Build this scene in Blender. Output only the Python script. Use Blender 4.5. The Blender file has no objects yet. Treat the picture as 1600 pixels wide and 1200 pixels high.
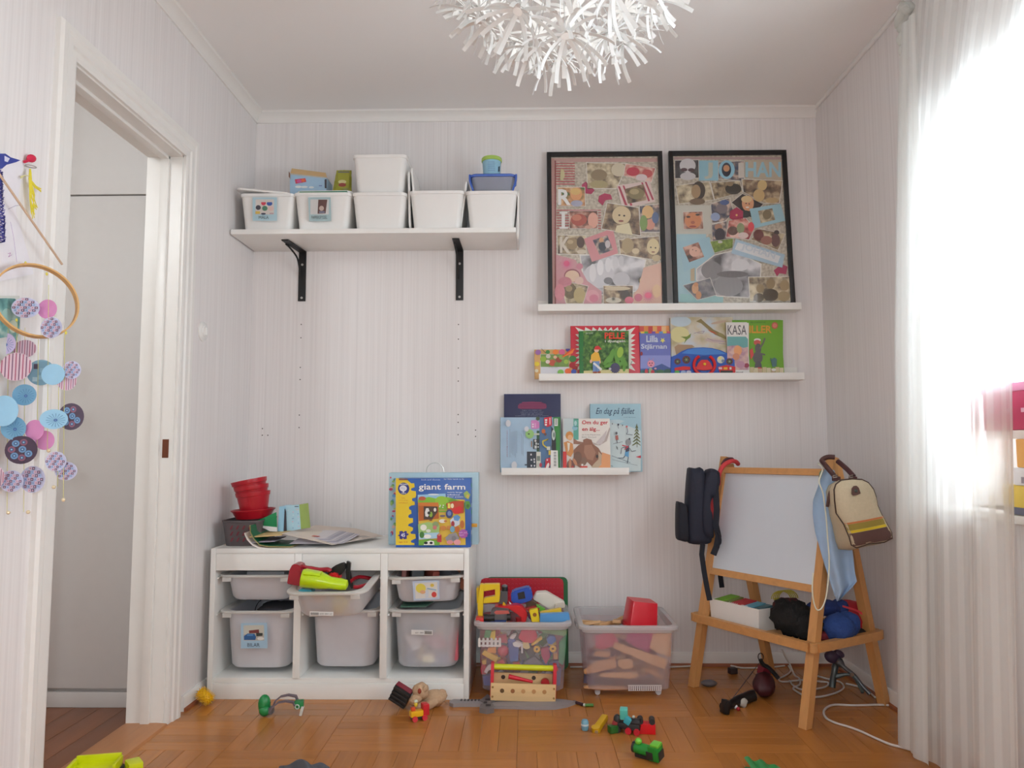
import bpy, bmesh, math, random
from mathutils import Vector as V, Matrix as X, Euler, noise
random.seed(11)
S = bpy.context.scene
COL = S.collection
PI = math.pi
# ------------------------------------------------------------------ camera
CAMP = V((1.2394, -3.3552, .9452)); PITCH, YAW, ROLL, FPX = .0835, -.0167, -.0027, 1173.4
cF = V((math.sin(YAW)*math.cos(PITCH), math.cos(YAW)*math.cos(PITCH), math.sin(PITCH)))
cR = V((math.cos(YAW), -math.sin(YAW), 0)); cU = cR.cross(cF)
cR, cU = cR*math.cos(ROLL)+cU*math.sin(ROLL), cU*math.cos(ROLL)-cR*math.sin(ROLL)
cam = bpy.data.cameras.new('camera'); camo = bpy.data.objects.new('camera', cam); COL.objects.link(camo)
cam.sensor_fit = 'HORIZONTAL'; cam.sensor_width = 36; cam.lens = FPX/1600*36; cam.clip_start = .05
m = X.Identity(4)
for i in range(3): m[i][0], m[i][1], m[i][2], m[i][3] = cR[i], cU[i], -cF[i], CAMP[i]
camo.matrix_world = m
S.camera = camo
# ------------------------------------------------------------------ world, lights, exposure
S.view_settings.view_transform = 'Standard'; S.view_settings.look = 'None'
S.view_settings.gamma = 1; S.view_settings.use_curve_mapping = False
S.view_settings.exposure = 0.06
S.cycles.use_denoising = True
S.cycles.max_bounces = 10; S.cycles.diffuse_bounces = 6; S.cycles.transparent_max_bounces = 24
S.cycles.caustics_reflective = False; S.cycles.caustics_refractive = False
S.cycles.sample_clamp_indirect = 4
wd = bpy.data.worlds.new('overcast'); S.world = wd; wd.use_nodes = True
bg = wd.node_tree.nodes['Background']; bg.inputs[0].default_value = (.82, .93, 1, 1); bg.inputs[1].default_value = 9.6
def light(name, kind, loc, energy, **k):
    l = bpy.data.lights.new(name, kind); l.energy = energy
    for a, b in k.items(): setattr(l, a, b)
    o = bpy.data.objects.new(name, l); COL.objects.link(o); o.location = loc
    return o
# the camera's own flash, a few centimetres beside its lens
light('camera_flash', 'POINT', (1.165, -3.37, 1.0), 30, shadow_soft_size=.02, color=(.84, .96, 1))
p = light('window_portal', 'AREA', (2.80, -1.85, 1.38), 1, shape='RECTANGLE', size=1.22, size_y=1.70)
p.rotation_euler = (0, PI/2, 0); p.data.cycles.is_portal = True
# ------------------------------------------------------------------ pixel of the photo -> point on a real plane
def ray(px, py): return cF + cR*((px-800)/FPX) + cU*((600-py)/FPX)
def at(px, py, y):
    d = ray(px, py); return CAMP + d*((y-CAMP.y)/d.y)
def atx(px, py, x):
    d = ray(px, py); return CAMP + d*((x-CAMP.x)/d.x)
def atz(px, py, z):
    d = ray(px, py); return CAMP + d*((z-CAMP.z)/d.z)
def atp(px, py, P, N):
    d = ray(px, py); return CAMP + d*((P-CAMP).dot(N)/d.dot(N))
# ------------------------------------------------------------------ materials
def lin(c):
    return tuple(((x/255)/12.92 if x/255 <= .04045 else ((x/255+.055)/1.055)**2.4) for x in c)
MC = {}
def nodes(name):
    m = bpy.data.materials.new(name); m.use_nodes = True
    return m, m.node_tree.nodes, m.node_tree.links, m.node_tree.nodes['Principled BSDF']
def M(rgb, r=.5, metal=0, n=.06, s=30, bump=0, spec=.5):
    """a plain surface with a faint procedural mottle of its own colour"""
    k = (rgb, r, metal, n, s, bump, spec)
    if k in MC: return MC[k]
    m, N, L, b = nodes('surface')
    c = lin(rgb)
    b.inputs['Roughness'].default_value = r; b.inputs['Metallic'].default_value = metal
    b.inputs['Specular IOR Level'].default_value = spec
    tc = N.new('ShaderNodeTexCoord'); t = N.new('ShaderNodeTexNoise'); t.inputs['Scale'].default_value = s
    t.inputs['Detail'].default_value = 3
    L.new(tc.outputs['Object'], t.inputs['Vector'])
    mx = N.new('ShaderNodeMix'); mx.data_type = 'RGBA'
    mx.inputs[6].default_value = tuple(x*(1-n) for x in c)+(1,); mx.inputs[7].default_value = tuple(min(1, x*(1+n)) for x in c)+(1,)
    L.new(t.outputs['Fac'], mx.inputs[0]); L.new(mx.outputs[2], b.inputs['Base Color'])
    if bump:
        bp = N.new('ShaderNodeBump'); bp.inputs['Strength'].default_value = bump; bp.inputs['Distance'].default_value = .004
        L.new(t.outputs['Fac'], bp.inputs['Height']); L.new(bp.outputs['Normal'], b.inputs['Normal'])
    MC[k] = m
    return m
def photo(c1, c2, c3, s=22, seed=0):
    """a blurry snapshot print: three tones blended by a soft noise"""
    k = ('ph', c1, c2, c3, s, seed)
    if k in MC: return MC[k]
    m, N, L, b = nodes('snapshot')
    b.inputs['Roughness'].default_value = .45
    tc = N.new('ShaderNodeTexCoord'); mp = N.new('ShaderNodeMapping'); mp.inputs['Location'].default_value = (seed*1.7, seed*.3, seed)
    t = N.new('ShaderNodeTexNoise'); t.inputs['Scale'].default_value = s; t.inputs['Detail'].default_value = 2.5
    r = N.new('ShaderNodeValToRGB')
    e = r.color_ramp.elements
    e[0].position = .33; e[0].color = lin(c1)+(1,); e[1].position = .66; e[1].color = lin(c3)+(1,)
    x = e.new(.5); x.color = lin(c2)+(1,)
    L.new(tc.outputs['Object'], mp.inputs['Vector']); L.new(mp.outputs['Vector'], t.inputs['Vector']); L.new(t.outputs['Fac'], r.inputs['Fac']); L.new(r.outputs['Color'], b.inputs['Base Color'])
    MC[k] = m
    return m
def wood(rgb, axis=0, r=.45, rand=.0, s=6, con=.16):
    k = ('wood', rgb, axis, r, rand, s, con)
    if k in MC: return MC[k]
    m, N, L, b = nodes('wood'); c = lin(rgb)
    b.inputs['Roughness'].default_value = r
    tc = N.new('ShaderNodeTexCoord'); mp = N.new('ShaderNodeMapping')
    sc = [s*9]*3; sc[axis] = s*.5; mp.inputs['Scale'].default_value = sc
    t = N.new('ShaderNodeTexNoise'); t.inputs['Scale'].default_value = 1; t.inputs['Detail'].default_value = 5; t.inputs['Distortion'].default_value = .6
    oi = N.new('ShaderNodeObjectInfo'); ad = N.new('ShaderNodeVectorMath'); ad.operation = 'MULTIPLY_ADD'
    cb = N.new('ShaderNodeCombineXYZ'); 
    for i in range(3): L.new(oi.outputs['Random'], cb.inputs[i])
    ad.inputs[1].default_value = (7, 7, 7)
    L.new(cb.outputs[0], ad.inputs[0]); L.new(tc.outputs['Object'], ad.inputs[2])
    L.new(ad.outputs[0], mp.inputs['Vector']); L.new(mp.outputs['Vector'], t.inputs['Vector'])
    mx = N.new('ShaderNodeMix'); mx.data_type = 'RGBA'
    mx.inputs[6].default_value = tuple(x*(1-con*1.3) for x in c)+(1,); mx.inputs[7].default_value = tuple(min(1, x*(1+con)) for x in c)+(1,)
    L.new(t.outputs['Fac'], mx.inputs[0]); out = mx.outputs[2]
    if rand:
        hs = N.new('ShaderNodeHueSaturation'); mr = N.new('ShaderNodeMapRange')
        mr.inputs['To Min'].default_value = 1-rand; mr.inputs['To Max'].default_value = 1+rand
        L.new(oi.outputs['Random'], mr.inputs['Value']); L.new(mr.outputs[0], hs.inputs['Value'])
        L.new(out, hs.inputs['Color']); out = hs.outputs[0]
    L.new(out, b.inputs['Base Color'])
    MC[k] = m
    return m
def wallpaper(name, axis):
    m, N, L, b = nodes(name); b.inputs['Roughness'].default_value = .75; b.inputs['Specular IOR Level'].default_value = .25
    g = N.new('ShaderNodeNewGeometry'); mp = N.new('ShaderNodeMapping')
    sc = [1.1, 1.1, 1.1]; sc[axis] = 130; mp.inputs['Scale'].default_value = sc
    t = N.new('ShaderNodeTexNoise'); t.inputs['Scale'].default_value = 1; t.inputs['Detail'].default_value = 3
    L.new(g.outputs['Position'], mp.inputs['Vector']); L.new(mp.outputs['Vector'], t.inputs['Vector'])
    mp2 = N.new('ShaderNodeMapping'); sc2 = [0.02]*3; sc2[axis] = 1; mp2.inputs['Scale'].default_value = sc2
    w = N.new('ShaderNodeTexWave'); w.bands_direction = 'XYZ'[axis]; w.inputs['Scale'].default_value = 4.6; w.inputs['Distortion'].default_value = .15
    w.wave_profile = 'SAW'
    L.new(g.outputs['Position'], mp2.inputs['Vector']); L.new(mp2.outputs['Vector'], w.inputs['Vector'])
    r = N.new('ShaderNodeValToRGB'); e = r.color_ramp.elements
    e[0].position = .30; e[0].color = lin((226, 221, 220))+(1,); e[1].position = .72; e[1].color = lin((235, 231, 230))+(1,)
    L.new(t.outputs['Fac'], r.inputs['Fac'])
    r2 = N.new('ShaderNodeValToRGB'); e = r2.color_ramp.elements
    e[0].position = .0; e[0].color = (.955, .955, .955, 1); e[1].position = .16; e[1].color = (1, 1, 1, 1)
    L.new(w.outputs['Fac'], r2.inputs['Fac'])
    mx = N.new('ShaderNodeMix'); mx.data_type = 'RGBA'; mx.blend_type = 'MULTIPLY'; mx.inputs[0].default_value = 1
    L.new(r.outputs[0], mx.inputs[6]); L.new(r2.outputs[0], mx.inputs[7]); L.new(mx.outputs[2], b.inputs['Base Color'])
    return m
def plastic(name, rgb, fac, tint=(1, 1, 1), r=.35, trans=.5, n=.05):
    """milky plastic: part see-through, part glowing through, part plain"""
    m, N, L, b = nodes(name); b.inputs['Roughness'].default_value = r; b.inputs['Base Color'].default_value = lin(rgb)+(1,)
    tr = N.new('ShaderNodeBsdfTransparent'); tr.inputs[0].default_value = tint+(1,)
    tl = N.new('ShaderNodeBsdfTranslucent'); tl.inputs[0].default_value = lin(rgb)+(1,)
    tc = N.new('ShaderNodeTexCoord'); t = N.new('ShaderNodeTexNoise'); t.inputs['Scale'].default_value = 14
    L.new(tc.outputs['Object'], t.inputs['Vector'])
    mr = N.new('ShaderNodeMapRange'); mr.inputs['To Min'].default_value = fac-n; mr.inputs['To Max'].default_value = fac+n
    L.new(t.outputs['Fac'], mr.inputs['Value'])
    m1 = N.new('ShaderNodeMixShader'); m1.inputs[0].default_value = trans; L.new(b.outputs[0], m1.inputs[1]); L.new(tl.outputs[0], m1.inputs[2])
    m2 = N.new('ShaderNodeMixShader'); L.new(mr.outputs[0], m2.inputs[0]); L.new(tr.outputs[0], m2.inputs[1]); L.new(m1.outputs[0], m2.inputs[2])
    L.new(m2.outputs[0], N['Material Output'].inputs[0])
    return m
def sheer(lo, hi, per):
    m, N, L, b = nodes('sheer_stripe'); b.inputs['Roughness'].default_value = .9; b.inputs['Base Color'].default_value = (.88, .88, .86, 1)
    uv = N.new('ShaderNodeUVMap'); mp = N.new('ShaderNodeMapping'); mp.inputs['Scale'].default_value = (1, .0, 1)
    w = N.new('ShaderNodeTexWave'); w.inputs['Scale'].default_value = per/3.183; w.inputs['Distortion'].default_value = 0; w.bands_direction = 'X'
    r = N.new('ShaderNodeValToRGB'); e = r.color_ramp.elements; e[0].position = .40; e[0].color = (lo,)*3+(1,); e[1].position = .75; e[1].color = (hi,)*3+(1,)
    L.new(uv.outputs[0], mp.inputs[0]); L.new(mp.outputs[0], w.inputs[0]); L.new(w.outputs['Fac'], r.inputs[0])
    tr = N.new('ShaderNodeBsdfTransparent'); tl = N.new('ShaderNodeBsdfTranslucent'); tl.inputs[0].default_value = (.93, .93, .91, 1)
    m1 = N.new('ShaderNodeMixShader'); m1.inputs[0].default_value = .5; L.new(b.outputs[0], m1.inputs[1]); L.new(tl.outputs[0], m1.inputs[2])
    m2 = N.new('ShaderNodeMixShader'); L.new(r.outputs[0], m2.inputs[0]); L.new(tr.outputs[0], m2.inputs[1]); L.new(m1.outputs[0], m2.inputs[2])
    L.new(m2.outputs[0], N['Material Output'].inputs[0])
    return m
def pane_mat():
    m, N, L, b = nodes('clear_pane')
    tr = N.new('ShaderNodeBsdfTransparent'); gl = N.new('ShaderNodeBsdfGlossy'); gl.inputs['Roughness'].default_value = .02
    ms = N.new('ShaderNodeMixShader'); ms.inputs[0].default_value = .04; L.new(tr.outputs[0], ms.inputs[1]); L.new(gl.outputs[0], ms.inputs[2])
    L.new(ms.outputs[0], N['Material Output'].inputs[0])
    return m
WHITE = M((238, 236, 232), .4, n=.02); PAINT = M((232, 229, 225), .35, n=.02)
PLW = M((236, 234, 231), .32, n=.015); BLACK = M((28, 27, 28), .45); GLASS = pane_mat()
# ------------------------------------------------------------------ objects
def prop(o, label=None, cat=None, group=None, kind=None):
    if label: o['label'] = label
    if cat: o['category'] = cat
    if group: o['group'] = group
    if kind: o['kind'] = kind
    return o
def thing(name, label, cat, loc, group=None):
    o = bpy.data.objects.new(name, None); COL.objects.link(o); o.location = loc
    o.empty_display_size = .05
    return prop(o, label, cat, group)
def wloc(o):
    p = V((0, 0, 0))
    while o: p += o.location; o = o.parent
    return p
def rrect(w, d, r, n=4):
    pts = []
    for cx, cy, a in ((w/2-r, d/2-r, 0), (-w/2+r, d/2-r, 90), (-w/2+r, -d/2+r, 180), (w/2-r, -d/2+r, 270)):
        for i in range(n+1):
            t = math.radians(a+90*i/n); pts.append((cx+r*math.cos(t), cy+r*math.sin(t)))
    return pts
class MB:
    """collects shapes in world coordinates, then links them as ONE mesh object"""
    def __init__(s): s.v = []; s.f = []; s.fm = []; s.mats = []; s.uv = {}
    def mi(s, m):
        if m not in s.mats: s.mats.append(m)
        return s.mats.index(m)
    def add(s, vs, fs, m, T=None):
        b = len(s.v); k = s.mi(m)
        s.v += [tuple(T @ V(p)) if T else tuple(p) for p in vs]
        for f in fs: s.f.append([b+i for i in f]); s.fm.append(k)
        return s
    def box(s, lo, hi, m, bev=0, T=None):
        bm = bmesh.new(); bmesh.ops.create_cube(bm, size=1)
        for v in bm.verts: v.co = V([(lo[i]+hi[i])/2+v.co[i]*(hi[i]-lo[i]) for i in range(3)])
        if bev: bmesh.ops.bevel(bm, geom=bm.edges[:], offset=bev, segments=2, affect='EDGES', profile=.6)
        s.bm(bm, m, T); return s
    def bm(s, bm, m, T=None):
        bm.verts.index_update()
        s.add([v.co[:] for v in bm.verts], [[v.index for v in f.verts] for f in bm.faces], m, T); bm.free()
    def cbox(s, c, d, m, rot=(0, 0, 0), bev=0, T=None):
        R = X.Translation(c) @ Euler(rot).to_matrix().to_4x4()
        return s.box([-x/2 for x in d], [x/2 for x in d], m, bev, (T @ R) if T else R)
    def loft(s, rings, m, cap0=True, cap1=True, T=None, closed=True):
        n = len(rings[0]); vs = [p for r in rings for p in r]; fs = []
        for i in range(len(rings)-1):
            for j in range(n if closed else n-1):
                k = (j+1) % n; fs.append((i*n+j, i*n+k, (i+1)*n+k, (i+1)*n+j))
        if cap0: fs.append(tuple(range(n-1, -1, -1)))
        if cap1: fs.append(tuple((len(rings)-1)*n+j for j in range(n)))
        return s.add(vs, fs, m, T)
    def lathe(s, prof, m, T=None, n=24, cap0=True, cap1=True):
        return s.loft([[(r*math.cos(2*PI*j/n), r*math.sin(2*PI*j/n), z) for j in range(n)] for r, z in prof], m, cap0, cap1, T)
    def cyl(s, a, b, r, m, n=12, r2=None):
        a, b = V(a), V(b); d = b-a
        T = X.Translation(a) @ d.to_track_quat('Z', 'Y').to_matrix().to_4x4()
        return s.lathe([(r, 0), (r if r2 is None else r2, d.length)], m, T, n)
    def tube(s, pts, r, m, n=8, smooth=0):
        pts = [V(p) for p in pts]
        if smooth:
            q = []
            for i in range(len(pts)-1):
                p0, p1, p2, p3 = pts[max(i-1, 0)], pts[i], pts[i+1], pts[min(i+2, len(pts)-1)]
                for j in range(smooth):
                    t = j/smooth
                    q.append(.5*((2*p1)+(p2-p0)*t+(2*p0-5*p1+4*p2-p3)*t*t+(3*p1-p0-3*p2+p3)*t**3))
            pts = q+[pts[-1]]
        rings = []; nrm = None
        for i, p in enumerate(pts):
            d = (pts[min(i+1, len(pts)-1)]-pts[max(i-1, 0)])
            d = d.normalized() if d.length > 1e-9 else V((0, 0, 1))
            if nrm is None: nrm = d.orthogonal().normalized()
            nrm = (nrm-d*nrm.dot(d)); nrm = nrm.normalized() if nrm.length > 1e-6 else d.orthogonal().normalized()
            bn = d.cross(nrm); rr = r[min(i, len(r)-1)] if isinstance(r, (list, tuple)) else r
            rings.append([tuple(p+(nrm*math.cos(2*PI*j/n)+bn*math.sin(2*PI*j/n))*rr) for j in range(n)])
        return s.loft(rings, m)
    def ribbon(s, pts, w, t, m, wd=V((0, 1, 0))):
        """a strap: width w along wd, thickness t"""
        pts = [V(p) for p in pts]; rings = []
        for i, p in enumerate(pts):
            d = (pts[min(i+1, len(pts)-1)]-pts[max(i-1, 0)]).normalized(); a = (wd-d*wd.dot(d)).normalized(); b = d.cross(a)
            rings.append([tuple(p+a*w/2*x+b*t/2*y) for x, y in ((1, 1), (-1, 1), (-1, -1), (1, -1))])
        return s.loft(rings, m)
    def prism(s, pts, t, m, T=None):
        n = len(pts)
        vs = [(x, y, 0) for x, y in pts]+[(x, y, t) for x, y in pts]
        fs = [tuple(range(n-1, -1, -1)), tuple(range(n, 2*n))]+[(i, (i+1) % n, n+(i+1) % n, n+i) for i in range(n)]
        return s.add(vs, fs, m, T)
    def plate(s, pts, t, m, T=None):
        """prism from world points: extruded by vector t"""
        n = len(pts); t = V(t); vs = [V(p) for p in pts]; vs += [p+t for p in vs]
        fs = [tuple(range(n-1, -1, -1)), tuple(range(n, 2*n))]+[(i, (i+1) % n, n+(i+1) % n, n+i) for i in range(n)]
        return s.add(vs, fs, m, T)
    def ell(s, c, r, m, rot=(0, 0, 0), n=16, jit=0, fr=20, T=None):
        R = X.Translation(c) @ Euler(rot).to_matrix().to_4x4(); rings = []
        for i in range(n//2+1):
            a = PI*i/(n//2); ring = []
            for j in range(n):
                b = 2*PI*j/n; p = V((r[0]*max(math.sin(a), .001)*math.cos(b), r[1]*max(math.sin(a), .001)*math.sin(b), -r[2]*math.cos(a)))
                if jit: p *= 1+jit*noise.noise(V((p.x*fr+c[0]*31, p.y*fr+c[1]*17, p.z*fr)))
                ring.append(tuple(R @ p))
            rings.append(ring)
        return s.loft(rings, m, T=T)
    def grid(s, fn, nu, nv, m):
        b = len(s.f)
        vs = [tuple(fn(i/nu, j/nv)) for j in range(nv+1) for i in range(nu+1)]; fs = []
        for j in range(nv):
            for i in range(nu):
                a = j*(nu+1)+i; s.uv[b+len(fs)] = [(i/nu, j/nv), ((i+1)/nu, j/nv), ((i+1)/nu, (j+1)/nv), (i/nu, (j+1)/nv)]
                fs.append((a, a+1, a+nu+2, a+nu+1))
        return s.add(vs, fs, m)
    def mesh(s, name, org=V((0, 0, 0)), ang=.7):
        me = bpy.data.meshes.new(name)
        me.from_pydata([tuple(V(p)-org) for p in s.v], [], s.f)
        for m in s.mats: me.materials.append(m)
        me.polygons.foreach_set('material_index', s.fm)
        me.polygons.foreach_set('use_smooth', [True]*len(s.f))
        if s.uv:
            ul = me.uv_layers.new(name='UVMap')
            for f, q in s.uv.items():
                for k, li in enumerate(me.polygons[f].loop_indices): ul.data[li].uv = q[k]
        me.update(); me.set_sharp_from_angle(angle=ang)
        return me
    def build(s, name, parent=None, label=None, kind=None, ang=.7, fix=True):
        org = wloc(parent) if parent else V((0, 0, 0))
        me = s.mesh(name, org, ang)
        if fix:
            bm = bmesh.new(); bm.from_mesh(me); bmesh.ops.recalc_face_normals(bm, faces=bm.faces); bm.to_mesh(me); bm.free()
        o = bpy.data.objects.new(name, me); COL.objects.link(o); o.parent = parent
        return prop(o, label=label, kind=kind)
    def single(s, name, label, cat, group=None, kind=None, ang=.7):
        """a thing that is one mesh: origin at its base centre"""
        lo = [min(p[i] for p in s.v) for i in range(3)]; hi = [max(p[i] for p in s.v) for i in range(3)]
        c = V(((lo[0]+hi[0])/2, (lo[1]+hi[1])/2, lo[2]))
        o = bpy.data.objects.new(name, s.mesh(name, c, ang)); COL.objects.link(o); o.location = c
        bm = bmesh.new(); bm.from_mesh(o.data); bmesh.ops.recalc_face_normals(bm, faces=bm.faces); bm.to_mesh(o.data); bm.free()
        return prop(o, label, cat, group, kind)
FONTC = {}
def text_geo(body, off=0.0, shear=0.0):
    k = (body, off, shear)
    if k not in FONTC:
        c = bpy.data.curves.new('lettering', 'FONT'); c.body = body; c.offset = off; c.shear = shear; c.resolution_u = 2; c.fill_mode = 'FRONT'
        o = bpy.data.objects.new('lettering', c); me = o.to_mesh()
        vs = [v.co[:2] for v in me.vertices]; fs = [list(p.vertices) for p in me.polygons]
        o.to_mesh_clear(); bpy.data.objects.remove(o); bpy.data.curves.remove(c)
        FONTC[k] = (vs, fs)
    return FONTC[k]
class Pr:
    """flat print on the real plane through P with normal N (towards the viewer); drawn in pixels of a crop of the photo"""
    def __init__(s, P, N, ox=0, oy=0, sc=1, clip=None, step=.00022, base=.0004):
        s.P = V(P); s.N = V(N).normalized(); s.o = (ox, oy, sc); s.mb = MB(); s.k = 0; s.clip = clip; s.step = step; s.base = base
    def pt(s, x, y):
        if s.clip: x = min(max(x, s.clip[0]), s.clip[2]); y = min(max(y, s.clip[1]), s.clip[3])
        return atp(s.o[0]+x/s.o[2], s.o[1]+y/s.o[2], s.P, s.N)+s.N*(s.base+s.k*s.step)
    def poly(s, pts, col, r=.5):
        m = M(col, r, n=.04) if isinstance(col, tuple) else col
        s.mb.add([s.pt(*p) for p in pts], [tuple(range(len(pts)))], m); s.k += 1; return s
    def rect(s, x0, y0, x1, y1, col): return s.poly([(x0, y0), (x1, y0), (x1, y1), (x0, y1)], col)
    def ell(s, x, y, rx, ry, col, n=18, rot=0):
        c, d = math.cos(rot), math.sin(rot)
        return s.poly([(x+rx*math.cos(2*PI*i/n)*c-ry*math.sin(2*PI*i/n)*d, y+rx*math.cos(2*PI*i/n)*d+ry*math.sin(2*PI*i/n)*c) for i in range(n)], col)
    def star(s, x, y, r0, r1, n, col, rot=0):
        return s.poly([(x+(r0 if i % 2 else r1)*math.cos(PI*i/n+rot), y+(r0 if i % 2 else r1)*math.sin(PI*i/n+rot)) for i in range(2*n)], col)
    def flower(s, x, y, r, col, n=5):
        return s.poly([(x+r*(.62+.38*abs(math.cos(n*t/2)))*math.cos(t), y+r*(.62+.38*abs(math.cos(n*t/2)))*math.sin(t)) for t in [2*PI*i/40 for i in range(40)]], col)
    def line(s, pts, w, col):
        m = M(col, .5, n=.04)
        for (x0, y0), (x1, y1) in zip(pts, pts[1:]):
            l = math.hypot(x1-x0, y1-y0) or 1; nx, ny = -(y1-y0)/l*w/2, (x1-x0)/l*w/2
            s.mb.add([s.pt(x0+nx, y0+ny), s.pt(x1+nx, y1+ny), s.pt(x1-nx, y1-ny), s.pt(x0-nx, y0-ny)], [(0, 1, 2, 3)], m)
        s.k += 1; return s
    def text(s, body, x0, y0, x1, y1, col, bold=0.0, rot=0, shear=0):
        """lettering fitted to the box x0..x1, y0 (top) .. y1 (bottom)"""
        vs, fs = text_geo(body, bold, shear); m = M(col, .5, n=.02)
        a0 = min(v[0] for v in vs); a1 = max(v[0] for v in vs); b0 = min(v[1] for v in vs); b1 = max(v[1] for v in vs)
        cx, cy = (x0+x1)/2, (y0+y1)/2; c, d = math.cos(rot), math.sin(rot); q = []
        for u, w in vs:
            x = ((u-a0)/(a1-a0)-.5)*(x1-x0); y = -((w-b0)/(b1-b0)-.5)*(y1-y0)
            q.append(s.pt(cx+x*c-y*d, cy+x*d+y*c))
        s.mb.add(q, fs, m); s.k += 1; return s
    def build(s, name, parent, label=None): return s.mb.build(name, parent, label, fix=False)
# ================================================================== the room
W, ZC, YF = 2.579, 2.492, -3.80
WPX, WPY = wallpaper('wallpaper_back', 0), wallpaper('wallpaper_side', 1)
CEIL = M((238, 236, 234), .8, n=.015, s=3)
def struct(mb, name, parent=None): return mb.build(name, parent, kind='structure' if parent is None else None)
wall_back = struct(MB().box((-.25, 0, -.1), (W+.3, .12, ZC+.1), WPX), 'wall_back')
hole = M((70, 64, 60), .8); h = MB()
for x, zs in ((.228, (1.501, 1.44, 1.305, 1.25, 1.09, 1.034)), (.942, (1.497, 1.43, 1.299, 1.24, 1.09, 1.055, 1.0)), (1.02, (.992, 1.02)), (.063, (1.0, 1.03)), (.088, (1.0,))):
    for z in zs: h.cyl((x, -.0008, z), (x, .002, z), .0028, hole, 8)
o = h.build('screw_holes', wall_back); o['kind'] = 'stuff'
# left wall with the doorway: y -1.385 .. -.70, up to z 2.02
DY0, DY1, DZ, LT = -1.392, -.705, 2.018, .125
struct(MB().box((-LT, DY1, -.1), (0, .0, ZC+.1), WPY).box((-LT, YF, -.1), (0, DY0, ZC+.1), WPY).box((-LT, DY0, DZ), (0, DY1, ZC+.1), WPY), 'wall_left')
# right wall with the window: y -2.52 .. -1.0, z .77 .. 2.12
WY0, WY1, WZ0, WZ1, RT = -2.60, -1.04, .765, 1.97, .24
struct(MB().box((W, WY1, -.1), (W+RT, .12, ZC+.1), WPY).box((W, YF, -.1), (W+RT, WY0, ZC+.1), WPY).box((W, WY0, -.1), (W+RT, WY1, WZ0), WPY).box((W, WY0, WZ1), (W+RT, WY1, ZC+.1), WPY), 'wall_right')
struct(MB().box((-.25, YF-.1, -.1), (W+.3, YF, ZC+.1), WPX), 'wall_front')
struct(MB().box((-.25, YF-.1, ZC), (W+.3, .12, ZC+.12), CEIL), 'ceiling')
# crown mouldings
def crown(name, a, b, inw):
    """a small cove: stepped profile swept from a to b; inw points into the room"""
    prof = ((0, 0), (0, -.047), (.006, -.047), (.010, -.030), (.022, -.014), (.034, -.008), (.036, 0)); a, b, inw = V(a), V(b), V(inw)
    mb = MB(); mb.loft([[tuple(p+inw*u+V((0, 0, w))) for u, w in prof] for p in (a, b)], PAINT); return struct(mb, name)
crown('trim_back', (0, 0, ZC), (W, 0, ZC), (0, -1, 0)); crown('trim_left', (0, YF, ZC), (0, 0, ZC), (1, 0, 0))
prof = MB(); prof.box((W-.012, YF, ZC-.018), (W, 0, ZC), CEIL, .004); struct(prof, 'trim_right')
# skirting boards, each on its wooden quarter-round
def skirt(name, a, b, inw):
    a, b, inw = V(a), V(b), V(inw); mb = MB()
    mb.loft([[tuple(p+inw*u+V((0, 0, w))) for u, w in ((0, .0), (.011, .0), (.011, .048), (.006, .056), (0, .056))] for p in (a, b)], PAINT)
    o = struct(mb, name)
    q = MB(); q.loft([[tuple(p+inw*u+V((0, 0, w))) for u, w in ((.0112, 0), (.021, 0), (.019, .008), (.0112, .012))] for p in (a, b)], wood((150, 84, 50), 0))
    q.build('wooden_bead', o)
skirt('baseboard_back', (0, 0, 0), (W, 0, 0), (0, -1, 0))
skirt('baseboard_left', (0, DY1+.115, 0), (0, 0, 0), (1, 0, 0)); skirt('baseboard_right', (W, YF, 0), (W, 0, 0), (-1, 0, 0))
# doorway: jambs, head and moulded casing
JW = .018
d = struct(MB().box((-LT-.004, DY1-JW, 0), (.0, DY1, DZ), PAINT).box((-LT-.004, DY0, 0), (.0, DY0+JW, DZ), PAINT).box((-LT-.004, DY0, DZ-JW), (.0, DY1, DZ), PAINT), 'door_1')
MB().box((-.075, DY1-JW-.012, 0), (-.045, DY1-JW, DZ-JW), PAINT, .002).box((-.075, DY0+JW, 0), (-.045, DY0+JW+.012, DZ-JW), PAINT, .002).box((-.075, DY0+JW, DZ-JW-.012), (-.045, DY1-JW, DZ-JW), PAINT, .002).build('door_stop', d)
MB().box((-.036, DY1-JW-.0015, .91), (-.014, DY1-JW+.001, .975), M((120, 70, 50), .4, .6)).build('strike_plate', d)
CP = ((0, 0), (.010, 0), (.013, .008), (.013, .024), (.018, .030), (.018, .052), (.022, .060), (.022, .076), (.014, .082), (0, .082))
for nm, pth in (('casing', None),):
    A = V((0, DY0+.004, 0)); B = V((0, DY0+.004, DZ-.012)); Cc = V((0, DY1-.010, DZ-.012)); D = V((0, DY1-.010, 0))
    r = [[(u, A.y-w, -.0) for u, w in CP], [(u, B.y-w, B.z+w) for u, w in CP], [(u, Cc.y+w, Cc.z+w) for u, w in CP], [(u, D.y+w, 0) for u, w in CP]]
    MB().loft(r, PAINT).build('casing', d, ang=.3)
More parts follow.
